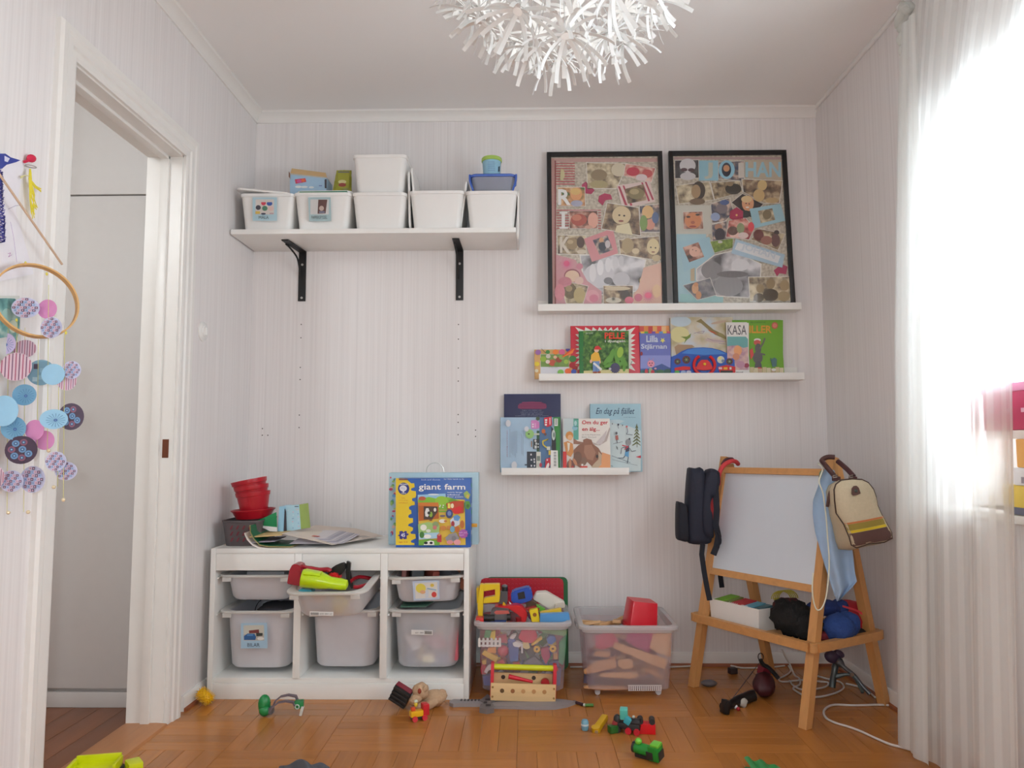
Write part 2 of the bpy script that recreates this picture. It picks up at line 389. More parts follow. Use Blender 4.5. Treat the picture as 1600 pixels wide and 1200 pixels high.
# floor: base slab, then mosaic parquet strips
fl = struct(MB().box((-.0, YF, -.1), (W, 0, -.0075), M((62, 34, 20), .8)), 'floor')
PARQ = wood((176, 112, 52), 0, .24, .09, 5, .16)
SH = {}
def strip(cx, cy, lx, ly, rot):
    key = (round(lx, 3), round(ly, 3))
    if key not in SH:
        mb = MB(); x, y, c = lx/2-.0004, ly/2-.0004, .0012
        mb.loft([[(-x, -y, -.008), (x, -y, -.008), (x, y, -.008), (-x, y, -.008)], [(-x, -y, -c*.5), (x, -y, -c*.5), (x, y, -c*.5), (-x, y, -c*.5)], [(-x+c, -y+c, 0), (x-c, -y+c, 0), (x-c, y-c, 0), (-x+c, y-c, 0)]], PARQ)
        SH[key] = mb.mesh('parquet_strip', ang=.3)
    o = bpy.data.objects.new('parquet_strip', SH[key]); COL.objects.link(o); o.parent = fl
    o.location = (cx, cy, 0); o.rotation_euler = (0, 0, rot)
PSZ, far = .3065, MB()
for i in range(-1, 9):
    for j in range(0, 13):
        x0 = .905-3*PSZ+(i+0)*PSZ; y1 = -.008-j*PSZ+.29-.29; y1 = -.010-(j-0)*PSZ
        vert = (i+j) % 2 == 1
        for k in range(5):
            if vert: a0, a1, b0, b1 = x0+k*PSZ/5, x0+(k+1)*PSZ/5, y1-PSZ, y1
            else: a0, a1, b0, b1 = x0, x0+PSZ, y1-(k+1)*PSZ/5, y1-k*PSZ/5
            a0 = max(a0, .0); a1 = min(a1, W); b0 = max(b0, YF)
            if a1-a0 < .004 or b1-b0 < .004: continue
            if j < 5:
                if vert: strip((a0+a1)/2, (b0+b1)/2, b1-b0, a1-a0, PI/2)
                else: strip((a0+a1)/2, (b0+b1)/2, a1-a0, b1-b0, 0)
            else: far.box((a0+.0004, b0+.0004, -.0074), (a1-.0004, b1-.0004, 0), wood((176, 112, 52), 1 if vert else 0, .24, 0, 5, .16))
o = far.build('parquet_field', fl); o['kind'] = 'stuff'
th = struct(MB().loft([[(x, y, z) for x, z in ((-.140, 0), (-.128, .007), (-.02, .009), (.012, .007), (.018, 0))] for y in (DY0+JW, DY1-JW)], wood((176, 118, 72), 1, .35)), 'trim_threshold')
# hall behind the doorway
HALLW = M((214, 208, 202), .8)
struct(MB().box((-1.45, -3.2, -.1), (-.0005, -.12, -.0075), M((70, 40, 26), .7)), 'floor_hall')
hf = bpy.data.objects['floor_hall']
hw = wood((128, 76, 46), 1, .35, .14, 5, .2)
for k in range(14):
    MB().box((-1.44+k*.094, -2.6, -.004), (-1.44+k*.094+.0925, -.55, 0), hw, .0008).build('floor_board', hf)
struct(MB().box((-1.55, -3.2, -.1), (-1.45, .0, 2.6), HALLW), 'wall_hall_left'); struct(MB().box((-1.55, -3.3, -.1), (-LT, -3.2, 2.6), HALLW), 'wall_hall_front'); struct(MB().box((-1.45, -.1, -.1), (-LT, 0, 2.6), HALLW), 'wall_hall_back')
struct(MB().box((-1.55, -3.3, 2.5), (-LT, 0, 2.6), HALLW), 'ceiling_hall')
t = thing('wardrobe', 'tall light grey built-in wardrobe seen through the open doorway', 'wardrobe', (-.64, -.33, 0))
WG = M((205, 201, 199), .5, n=.02)
MB().box((-1.16, -.535, 0), (-LT-.012, -.11, 2.46), WG).build('carcass', t)
MB().box((-1.16, -.550, 0), (-LT-.014, -.536, .055), WG, .002).build('plinth', t)
MB().box((-1.16, -.556, .070), (-.66, -.537, 1.914), WG, .002).build('door', t)
MB().box((-.656, -.556, .070), (-LT-.03, -.537, 1.914), WG, .002).build('door', t)
MB().box((-1.16, -.556, 1.920), (-.66, -.537, 2.44), WG, .002).build('upper_door', t)
MB().box((-.656, -.556, 1.920), (-LT-.03, -.537, 2.44), WG, .002).build('upper_door', t)
light('hall_fill', 'POINT', (-.75, -2.3, 2.2), 30, shadow_soft_size=.12, color=(.9, .97, 1))  # added fill that brightens the hall; no fixture is known there
# window in the right wall: frame, casement bars, panes, sill
wn = struct(MB(), 'window_1') if False else None
wm = MB(); fx0, fx1 = W+.12, W+.18
for a, b in ((WY0, WY0+.06), (WY1-.06, WY1)): wm.box((fx0, a, WZ0+.03), (fx1, b, WZ1), PAINT)
wm.box((fx0, WY0+.06, WZ0+.03), (fx1, WY1-.06, WZ0+.09), PAINT); wm.box((fx0, WY0+.06, WZ1-.06), (fx1, WY1-.06, WZ1), PAINT)
wm.box((fx0, -1.86, WZ0+.09), (fx1, -1.78, WZ1-.06), PAINT)
wn = struct(wm, 'window_1')
for a, b in ((WY0+.06, -1.86), (-1.78, WY1-.06)): MB().box((W+.148, a, WZ0+.09), (W+.152, b, WZ1-.06), GLASS).build('window_pane', wn)
MB().box((W-.075, WY0-.03, WZ0-.022), (W+RT-.02, WY1+.03, WZ0), PAINT, .004).build('window_sill', wn)
# round light switch on the left wall
c = atx(316, 518, 0)
t = thing('light_switch', 'round white light switch on the wallpaper beyond the doorway', 'switch', (0, c.y, c.z))
TS = X.Translation(c) @ X.Rotation(PI/2, 4, 'Y')
MB().lathe([(.038, 0), (.038, .004), (.034, .008), (.024, .009)], PLW, TS, 28).build('plate', t)
MB().lathe([(.021, .009), (.021, .012), (.019, .014)], PLW, TS, 24).build('rotary_knob', t)
MB().box((c.x+.0135, c.y-.003, c.z-.014), (c.x+.02, c.y+.003, c.z+.014), PLW, .001).build('knob_grip', t)

# ================================================================== wall shelf and its boxes
t = thing('wall_shelf', 'long white wall shelf on two black steel brackets holding white boxes', 'shelf', (.61, 0, 1.61))
MB().box((.008, -.285, 1.838), (1.207, -.001, 1.859), WHITE, .0015).build('board', t)
STEEL = M((34, 33, 34), .5, .3); SCR = M((190, 188, 185), .35, .8)
for x, tw in ((.229, -.06), (.947, .0)):
    b = MB().box((x-.017, -.006, 1.607), (x+.017, -.0005, 1.836), STEEL, .001)
    b.plate([(x-.017, -.004, 1.837), (x+.017, -.004, 1.837), (x+.015+tw*.3, -.205, 1.837), (x-.015+tw*.3, -.205, 1.837)], (0, 0, -.005), STEEL)
    br = b.build('bracket', t)
    pts = [(x-.004, -.006, 1.705), (x-.005, -.022, 1.735), (x-.006, -.06, 1.790), (x-.010+tw*.2, -.11, 1.822), (x-.012+tw*.3, -.15, 1.832)]
    MB().tube(pts, .0042, STEEL, 8, 4).build('brace_rod', br)
    for z in (1.622, 1.775): MB().cyl((x, -.0075, z), (x, -.0055, z), .0055, SCR, 10).build('screw_head', br)
def whitebox(name, label, x, y, z, w, dp, h, flip=False, group='white storage boxes on the wall shelf'):
    t = thing(name, label, 'box', (x, y+dp/2, z), group)
    def R(k, zz, e=0):
        ww, dd = w*(.86+.14*k)+e, dp*(.88+.12*k)+e
        return [(x+a, y+dp/2+b, z+(h-zz if flip else zz)) for a, b in rrect(ww, dd, .022)]
    MB().loft([R(0, .004, -.02), R(0.02, 0.0, -.03), R(0.02, .001), R(.1, .012), R(.93, h-.014), R(.94, h-.013, .006), R(.98, h-.001, .008), R(.97, h, .004), R(.94, h-.002, -.006), R(.06, .012, -.010)], PLW, False, True).build('body', t)
    return t
ZS, BY = 1.8592, -.272
b1 = whitebox('storage_box', 'white box labelled MÅLA at the shelf end nearest the doorway', .152, BY, ZS, .226, .25, .158)
b2 = whitebox('storage_box', 'white box labelled PAPPERSPYSSEL with a green rim of contents', .388, BY, ZS, .238, .25, .160)
b3 = whitebox('storage_box', 'white box with another box turned over on its top', .628, BY, ZS, .226, .25, .158)
b4 = whitebox('storage_box', 'empty-topped white box between the stacked pair and the blue-lidded tub', .872, BY, ZS, .226, .25, .164)
b5 = whitebox('storage_box', 'white box with the blue-lidded tub standing on it', 1.104, BY, ZS, .214, .25, .161)
whitebox('storage_box', 'white box upside down on top of another box', .627, BY+.004, ZS+.1585, .226, .245, .166)
def lid(label, T, w, dp, curve=0):
    mb = MB(); r = lambda e, z: [(a, b, z) for a, b in rrect(w+e, dp+e, .024)]
    mb.loft([r(0, -.010), r(.003, -.009), r(.003, -.002), r(-.004, 0), r(-.02, -.0015), r(-.026, -.004)], PLW, True, True, T)
    return mb.single('loose_lid', label, 'lid', 'loose lids of the white boxes')
lid('white lid lying skewed on the box labelled MÅLA', X.Translation((.134, -.15, 2.034)) @ Euler((.02, .10, .02)).to_matrix().to_4x4(), .226, .26)
lid('white lid laid on the box labelled PAPPERSPYSSEL over green paper', X.Translation((.388, -.118, 2.0335)) @ Euler((-.035, 0, 0)).to_matrix().to_4x4(), .236, .255)
lid('white lid on edge, close against the pair of stacked boxes', X.Translation((.757, -.14, 2.00)) @ Euler((0, PI/2-.03, 0)).to_matrix().to_4x4(), .25, .20)
lid('white lid on edge, second out from the pair of stacked boxes', X.Translation((.778, -.142, 2.005)) @ Euler((0, PI/2-.09, 0)).to_matrix().to_4x4(), .27, .20)
lid('white lid on edge, wedged beside the box under the blue-lidded tub', X.Translation((.988, -.14, 1.978)) @ Euler((0, PI/2+.13, 0)).to_matrix().to_4x4(), .21, .19)
lid('white lid standing upright past the shelf end', X.Translation((1.221, -.14, 1.93)) @ Euler((0, PI/2+.02, 0)).to_matrix().to_4x4(), .215, .20)
MB().plate([(.285, -.262, 2.0195), (.492, -.262, 2.0195), (.49, -.262, 2.0285), (.288, -.262, 2.0275)], (0, .18, 0), M((70, 130, 100), .6)).single('paper_pad', 'edge of a green paper pad squeezed under a white lid', 'paper')
# stickers (crop 360,280 x8)
SN = V((0, -1, .06))
STB = (176, 205, 216)
q = Pr((.15, BY-.0035, 1.93), V((0, -1, -.105)), 360, 280, 8)
q.rect(278, 228, 582, 520, STB).rect(315, 252, 545, 440, (214, 206, 200)).ell(415, 300, 30, 28, (200, 60, 80)).ell(490, 305, 36, 28, (60, 90, 160)).rect(380, 262, 530, 288, (212, 204, 200)).ell(350, 355, 32, 30, (70, 66, 76)).ell(432, 365, 34, 32, (84, 130, 106)).ell(508, 368, 36, 30, (220, 190, 184)).rect(315, 402, 372, 434, (218, 186, 90)).ell(415, 434, 30, 12, (70, 70, 90)).rect(492, 422, 542, 438, (190, 160, 165)).text('MÅLA', 358, 448, 482, 498, (84, 100, 104))
q.build('label_sticker', b1)
q = Pr((.388, BY-.0035, 1.93), V((0, -1, -.105)), 360, 280, 8)
q.poly([(972, 228), (1252, 226), (1262, 522), (984, 526)], (168, 192, 196)).rect(1000, 252, 1230, 440, (206, 204, 202)).poly([(1100, 256), (1212, 256), (1190, 428), (1090, 432)], (96, 66, 62)).ell(1140, 365, 30, 32, (190, 168, 158)).rect(1110, 400, 1180, 425, (120, 120, 140)).text('PAPPERSPYSSEL', 1014, 458, 1212, 498, (84, 96, 98))
q.build('label_sticker', b2)
# goods on the shelf boxes
t = thing('carton', 'light blue cardboard carton with open orange flap behind the lidded box', 'carton', (.29, -.12, 2.022))
cb = M((160, 190, 214), .55)
a = [at(453, 271, -.17), at(510, 277, -.17), at(510, 304, -.17), at(453, 304, -.17)]
MB().plate([(p.x, -.17, p.z) for p in a], (0, .10, 0), cb).build('body', t)
fa = [at(453, 272, -.172), at(511, 278, -.172), at(509, 270, -.10), at(456, 263, -.10)]
MB().plate(fa, (0, 0, -.0012), M((222, 186, 132), .6)).build('open_flap', t)
MB().plate([at(451.5, 268, -.10), at(454, 272, -.172), at(454, 280, -.172), at(451.5, 276, -.10)], (-.001, 0, 0), M((150, 96, 62), .6)).build('side_flap', t)
q = Pr((.29, -.1705, 2.08), (0, -1, 0), 440, 225, 7.273)
q.poly([(150, 402), (270, 388), (282, 430), (160, 452)], (206, 72, 96)).ell(200, 424, 26, 20, (196, 90, 150)).ell(246, 414, 22, 18, (226, 110, 70)).ell(190, 488, 36, 14, (228, 228, 226)).ell(260, 490, 40, 12, (226, 226, 226)).ell(340, 494, 30, 12, (222, 226, 228)).rect(425, 470, 460, 482, (120, 130, 180)).poly([(490, 405), (512, 400), (512, 505), (492, 505)], (66, 60, 66))
q.build('front_print', t)
t = thing('foil_packet', 'crumpled olive and yellow snack packet beside the upside-down box', 'packet', (.44, -.14, 2.022))
mb = MB(); ol = M((158, 158, 52), .3, n=.5, s=40)
fr = lambda u, v: at(533+u*14 - v*0 + (1-v)*0 + (0 if v < 1 else 0), 0, -.15)
def pk(u, v):
    l = 519+(526-519)*v; r = 549; px = l+(r-l)*u; py = 303-(303-266)*v
    p = at(px, py, -.16); p.y += -.018*math.sin(PI*u)*math.sin(PI*min(1, v*1.05))+.006*noise.noise(V((u*7, v*7, 3))); return p
mb.grid(pk, 10, 10, ol); mb.grid(lambda u, v: pk(u, v)+V((0, .022*math.sin(PI*u)*math.sin(PI*v)+.004, 0)), 10, 10, ol)
mb.build('bag', t)
q = Pr((.44, -.1805, 2.09), (0, -1, 0), 440, 225, 7.273)
q.poly([(640, 312), (770, 312), (765, 500), (640, 500)], (160, 160, 56)).ell(690, 430, 46, 22, (210, 205, 150)).ell(690, 465, 44, 22, (150, 70, 60)).rect(640, 312, 770, 328, (120, 118, 110))
q.build('packet_print', t)
# blue lidded tub + small pot
t = thing('food_tub', 'clear plastic food tub with a blue rim on the last white box', 'tub', (1.104, -.17, 2.021))
BL = M((70, 104, 190), .35)
TUB = plastic('tub_plastic', (206, 208, 218), .86, r=.3)
mb = MB(); mb.loft([[(1.108+a*k, -.17+b*k, z) for a, b in rrect(.184, .13, .02)] for k, z in ((.86, 2.0212), (.9, 2.03), (1, 2.100))], TUB); mb.build('body', t)
mb = MB(); mb.loft([[(1.108+a*k, -.17+b*k, z+.004*(-(a/.09)**2)) for a, b in rrect(.196, .142, .022)] for k, z in ((1, 2.099), (1.02, 2.103), (1.02, 2.107), (.97, 2.110))], BL)
for sx in (-1, 1): mb.tube([(1.108+sx*.099, -.235, 2.104), (1.108+sx*.098, -.238, 2.075), (1.108+sx*.088, -.236, 2.045), (1.108+sx*.083, -.232, 2.030)], .0045, BL, 6, 3)
mb.build('lid', t)
TP = X.Translation((1.100, -.165, 2.1105))
t = thing('paper_pot', 'small pale blue ice-cream pot with a green lid', 'pot', (1.100, -.165, 2.1105))
MB().lathe([(.035, 0), (.036, .001), (.041, .078), (.040, .079)], M((150, 194, 214), .5, n=.12, s=60), TP, 28).build('cup', t)
MB().lathe([(.0425, .074), (.0445, .076), (.0445, .088), (.0425, .091), (.038, .0905), (.036, .088)], M((166, 200, 96), .4), TP, 28).build('lid', t)
q = MB()
for k in range(5):
    q.cbox((1.100, -.165-.0405+.0003-(k*.0005), 2.135+k*.009), (.030, .0006, .002), M((120, 150, 186), .5))
q.cbox((1.131, -.190, 2.145), (.002, .012, .022), M((60, 70, 80), .5), (0, 0, .9)); q.build('print', t)
# ================================================================== picture ledges
def ledge(label, x0, ln, zb, group):
    t = thing('picture_ledge', label, 'ledge', (x0+ln/2, -.05, zb), group)
    MB().box((x0, -.092, zb), (x0+ln, -.001, zb+.011), WHITE, .001).build('shelf_board', t)
    MB().box((x0, -.095, zb), (x0+ln, -.087, zb+.031), WHITE, .0015).build('front_lip', t)
    MB().box((x0, -.010, zb+.011), (x0+ln, -.001, zb+.062), WHITE, .0015).build('back_board', t)
G = 'white picture ledges on the back wall'
L1z, L2z, L3z = 1.5396, 1.2323, .8236
ledge('top white picture ledge carrying two black picture frames', 1.3007, 1.15, L1z, G)
ledge('long white picture ledge carrying a row of picture books', 1.3025, 1.15, L2z, G)
ledge('short lowest white picture ledge with the navy book and the moose book', 1.1384, .55, L3z, G)
# ------------------------------------------------------------------ the two photo collages
PINK, LB = (206, 140, 144), (164, 202, 214)
SEP = (photo((112, 96, 80), (188, 172, 140), (226, 214, 184), 30, 1), photo((60, 48, 42), (140, 116, 92), (206, 186, 150), 26, 2), photo((84, 70, 56), (160, 140, 110), (214, 200, 166), 34, 3))
COLR = (photo((74, 110, 60), (196, 140, 96), (230, 196, 150), 30, 4), photo((60, 70, 96), (120, 110, 110), (210, 186, 170), 36, 5), photo((150, 60, 66), (206, 130, 118), (236, 200, 186), 24, 6), photo((54, 46, 44), (150, 100, 84), (220, 180, 160), 26, 7))
GRY = photo((96, 94, 96), (176, 174, 178), (226, 224, 226), 14, 8)
SKIN = (214, 178, 150); SKS = (206, 186, 150); DK = (58, 50, 48)
def frame(label, x0, x1, ox, sc, bgm, draw, cards):
    t = thing('framed_collage', label, 'framed collage', ((x0+x1)/2, -.08, L1z+.0305))
    zb, yb, zt, yt = L1z+.0125, -.076, 2.283, -.024
    up = V((0, yt-yb, zt-zb)); ln = up.length; up.normalize(); Nn = V((1, 0, 0)).cross(up)      # towards the viewer
    T = X.Identity(4)
    for i in range(3): T[i][0], T[i][1], T[i][2], T[i][3] = (1, 0, 0)[i], up[i], Nn[i], (x0, yb, zb)[i]
    w = x1-x0; fw = .0195
    mb = MB()
    mb.box((0, 0, -.012), (fw, ln, .008), BLACK, .001, T).box((w-fw, 0, -.012), (w, ln, .008), BLACK, .001, T).box((fw, 0, -.012), (w-fw, fw, .008), BLACK, .001, T).box((fw, ln-fw, -.012), (w-fw, ln, .008), BLACK, .001, T)
    mb.build('moulding', t)
    MB().box((fw-.002, fw-.002, -.010), (w-fw+.002, ln-fw+.002, -.006), bgm, 0, T).build('backing_paper', t)
    P0 = T @ V((0, 0, -.006))
    q = Pr(P0, Nn, ox, 235, sc, clip=None); draw(q)
    q.build('paper_decoration', t)
    for k, (pts, img, extra) in enumerate(cards):
        q = Pr(P0, Nn, ox, 235, sc, base=.0022+.0009*(k % 7)); cx = sum(p[0] for p in pts)/len(pts); cy = sum(p[1] for p in pts)/len(pts)
        if img is not None and not isinstance(img, tuple):
            q.poly(pts, (232, 228, 220)); q.poly([(cx+(x-cx)*.965, cy+(y-cy)*.95) for x, y in pts], img)
        else: q.poly(pts, img)
        for e in extra:
            getattr(q, e[0])(*e[1:])
        q.build('photo_card', t)
    MB().box((fw, fw, .0035), (w-fw, ln-fw, .0050), GLASS, 0, T).build('frame_glass', t)
    return t
TW = photo((172, 160, 142), (196, 186, 168), (214, 206, 190), 90, 9)
def dr1(q):
    q.rect(52, 60, 78, 1180, (196, 150, 140)).rect(78, 60, 872, 88, (200, 160, 152)).rect(80, 78, 92, 1180, (150, 70, 70))
    for k in range(9): q.rect(92, 96+k*20, 236, 104+k*20, (190, 84, 92))
    for k in range(8): q.rect(96, 456+k*20, 436, 463+k*20, (190, 84, 92))
    q.poly([(92, 800), (240, 840), (330, 1000), (440, 1080), (440, 1175), (92, 1175)], (206, 150, 156)).poly([(900, 860), (900, 1175), (620, 1175), (720, 1060), (760, 900)], (222, 180, 160))
    q.star(174, 872, 22, 62, 20, (212, 120, 150)).ell(172, 868, 22, 22, (220, 90, 130)).ell(272, 890, 26, 24, (206, 130, 146)).ell(215, 962, 62, 52, (150, 80, 90)).ell(215, 966, 55, 45, (226, 196, 170)).ell(160, 1010, 52, 40, (200, 130, 140)).ell(268, 1000, 34, 30, (222, 190, 176)).ell(120, 1090, 40, 64, (214, 140, 150)).ell(370, 1120, 52, 50, (220, 160, 170)).ell(380, 1135, 34, 30, (206, 120, 140))
    q.star(795, 1118, 24, 60, 18, (214, 130, 150)).ell(795, 1112, 26, 22, (226, 100, 130)).ell(650, 1150, 34, 28, (212, 110, 130)).ell(860, 1080, 34, 50, (226, 190, 150)).ell(720, 1130, 30, 30, (200, 110, 130))
    q.poly([(128, 146), (150, 150), (160, 200), (140, 240), (122, 228), (124, 190)], (206, 196, 150))
FC = [
 ([(322, 92), (640, 100), (560, 296), (330, 296)], SEP[0], [('ell', 420, 190, 62, 44, (150, 132, 104)), ('ell', 570, 150, 56, 52, (216, 206, 180)), ('ell', 420, 262, 70, 30, (176, 162, 120))]),
 ([(622, 102), (854, 138), (824, 250), (606, 196)], COLR[2], [('ell', 680, 165, 50, 34, (196, 60, 80)), ('ell', 790, 180, 40, 32, (200, 90, 90)), ('ell', 745, 210, 44, 26, (226, 210, 210))]),
 ([(100, 284), (314, 282), (318, 432), (98, 430)], COLR[0], [('ell', 246, 336, 46, 50, (224, 160, 110)), ('ell', 240, 318, 40, 26, (226, 190, 120)), ('ell', 250, 408, 46, 24, (170, 170, 190)), ('text', 'R', 106, 300, 206, 422, (240, 238, 234), .03)]),
 ([(554, 272), (808, 236), (850, 396), (600, 450)], (226, 206, 200), [('poly', [(565, 280), (580, 278), (640, 430), (622, 434)], (180, 70, 90)), ('poly', [(600, 274), (612, 272), (676, 424), (660, 428)], (180, 70, 90)), ('poly', [(770, 246), (782, 244), (840, 380), (826, 384)], (180, 70, 90)), ('poly', [(742, 250), (754, 248), (810, 390), (796, 394)], (180, 70, 90)), ('poly', [(616, 300), (760, 262), (784, 384), (640, 412)], SEP[1]), ('ell', 704, 334, 62, 44, (140, 128, 92)), ('ell', 690, 320, 36, 22, (182, 164, 124))]),
 ([(480, 400), (726, 440), (740, 660), (436, 606)], SEP[1], [('ell', 592, 500, 72, 70, (220, 200, 160)), ('ell', 575, 500, 8, 7, DK), ('ell', 612, 504, 8, 7, DK), ('ell', 588, 545, 20, 8, (150, 90, 80)), ('poly', [(555, 580), (650, 560), (676, 652), (540, 630)], (226, 214, 176))]),
 ([(728, 424), (884, 412), (886, 632), (736, 634)], COLR[1], [('ell', 792, 476, 44, 50, (226, 186, 130)), ('ell', 808, 572, 38, 42, (214, 150, 130)), ('ell', 760, 560, 30, 60, (130, 160, 90)), ('ell', 850, 520, 26, 44, (90, 110, 150))]),
 ([(188, 466), (412, 464), (412, 606), (192, 604)], COLR[3], [('ell', 266, 536, 62, 46, (176, 84, 70)), ('ell', 250, 520, 36, 24, (206, 130, 106)), ('ell', 374, 540, 40, 60, (226, 170, 150)), ('ell', 340, 592, 30, 14, (206, 160, 140))]),
 ([(100, 648), (324, 650), (324, 800), (102, 796)], SEP[2], [('text', 'K', 122, 662, 200, 786, (216, 206, 190), .03), ('ell', 216, 716, 44, 46, (156, 132, 96)), ('ell', 200, 702, 24, 16, (190, 166, 128)), ('ell', 280, 705, 30, 44, (86, 66, 56)), ('ell', 290, 778, 40, 16, (214, 202, 180))]),
 ([(568, 684), (884, 654), (900, 850), (580, 800)], SEP[1], [('ell', 640, 730, 46, 58, (176, 154, 116)), ('ell', 700, 772, 28, 22, (214, 196, 160)), ('ell', 834, 740, 48, 62, (224, 206, 160)), ('ell', 816, 744, 6, 6, DK), ('ell', 852, 748, 6, 6, DK), ('ell', 834, 780, 14, 5, (150, 90, 80)), ('ell', 860, 826, 34, 24, (200, 180, 140))]),
 ([(270, 800), (600, 796), (782, 836), (740, 1080), (440, 1110), (300, 1010)], GRY, [('ell', 420, 960, 118, 96, (206, 204, 208)), ('ell', 372, 940, 26, 70, (226, 224, 226)), ('ell', 430, 900, 26, 60, (232, 230, 232)), ('ell', 490, 880, 24, 56, (226, 224, 226)), ('ell', 545, 862, 22, 48, (214, 212, 214)), ('ell', 590, 848, 20, 40, (206, 204, 206)), ('ell', 590, 990, 66, 56, (196, 194, 198)), ('ell', 490, 1000, 34, 26, (120, 118, 122))]),
 ([(305, 680), (526, 598), (566, 790), (366, 856)], (212, 142, 146), [('poly', [(372, 690), (484, 652), (528, 764), (424, 802)], COLR[1]), ('ell', 438, 690, 18, 20, (214, 160, 120)), ('ell', 446, 738, 30, 34, (60, 64, 74)), ('ell', 486, 720, 20, 30, (206, 196, 196))]),
 ([(116, 990), (340, 1040), (300, 1178), (168, 1178)], SEP[0], [('ell', 200, 1080, 50, 60, (112, 96, 70)), ('ell', 270, 1110, 44, 60, (186, 168, 120)), ('ell', 190, 1060, 26, 24, (170, 146, 110))]),
 ([(450, 1036), (682, 1036), (680, 1178), (452, 1178)], SEP[1], [('ell', 560, 1060, 100, 16, (206, 190, 160)), ('ell', 620, 1110, 40, 36, (66, 56, 46)), ('ell', 530, 1150, 60, 22, (206, 198, 180)), ('star', 530, 1140, 8, 24, 9, (90, 84, 70))]),
 ([(134, 474), (160, 474), (160, 600), (134, 600)], (236, 234, 232), [('rect', 118, 474, 180, 488, (236, 234, 232)), ('rect', 118, 590, 184, 604, (236, 234, 232))]),
 ([(290, 262), (318, 240), (345, 268), (388, 306), (362, 336), (312, 330), (288, 300)], (176, 46, 88), []),
 ([(420, 350), (462, 330), (510, 340), (522, 376), (470, 384), (448, 424), (414, 392)], (178, 52, 92), []),
 ([(690, 960), (740, 944), (772, 960), (760, 1050), (700, 1050), (676, 1000)], (176, 46, 84), [('ell', 745, 1000, 22, 26, (226, 200, 130))]),
 ([(730, 990), (800, 965), (870, 985), (860, 1040), (790, 1050), (735, 1040)], (228, 206, 150), [])]
frame('black-framed pink photo collage lettered R, I and K, nearer the wall shelf', 1.3455, 1.8695, 850, 4.897, TW, dr1, FC)
def dr2(q):
    q.rect(52, 52, 872, 70, (190, 160, 158)).rect(72, 640, 300, 1160, (170, 206, 216)).rect(245, 78, 392, 232, (152, 200, 216)).rect(60, 420, 340, 640, (206, 204, 192)).rect(180, 880, 212, 1000, (196, 180, 150)).rect(100, 1100, 430, 1165, (158, 204, 204))
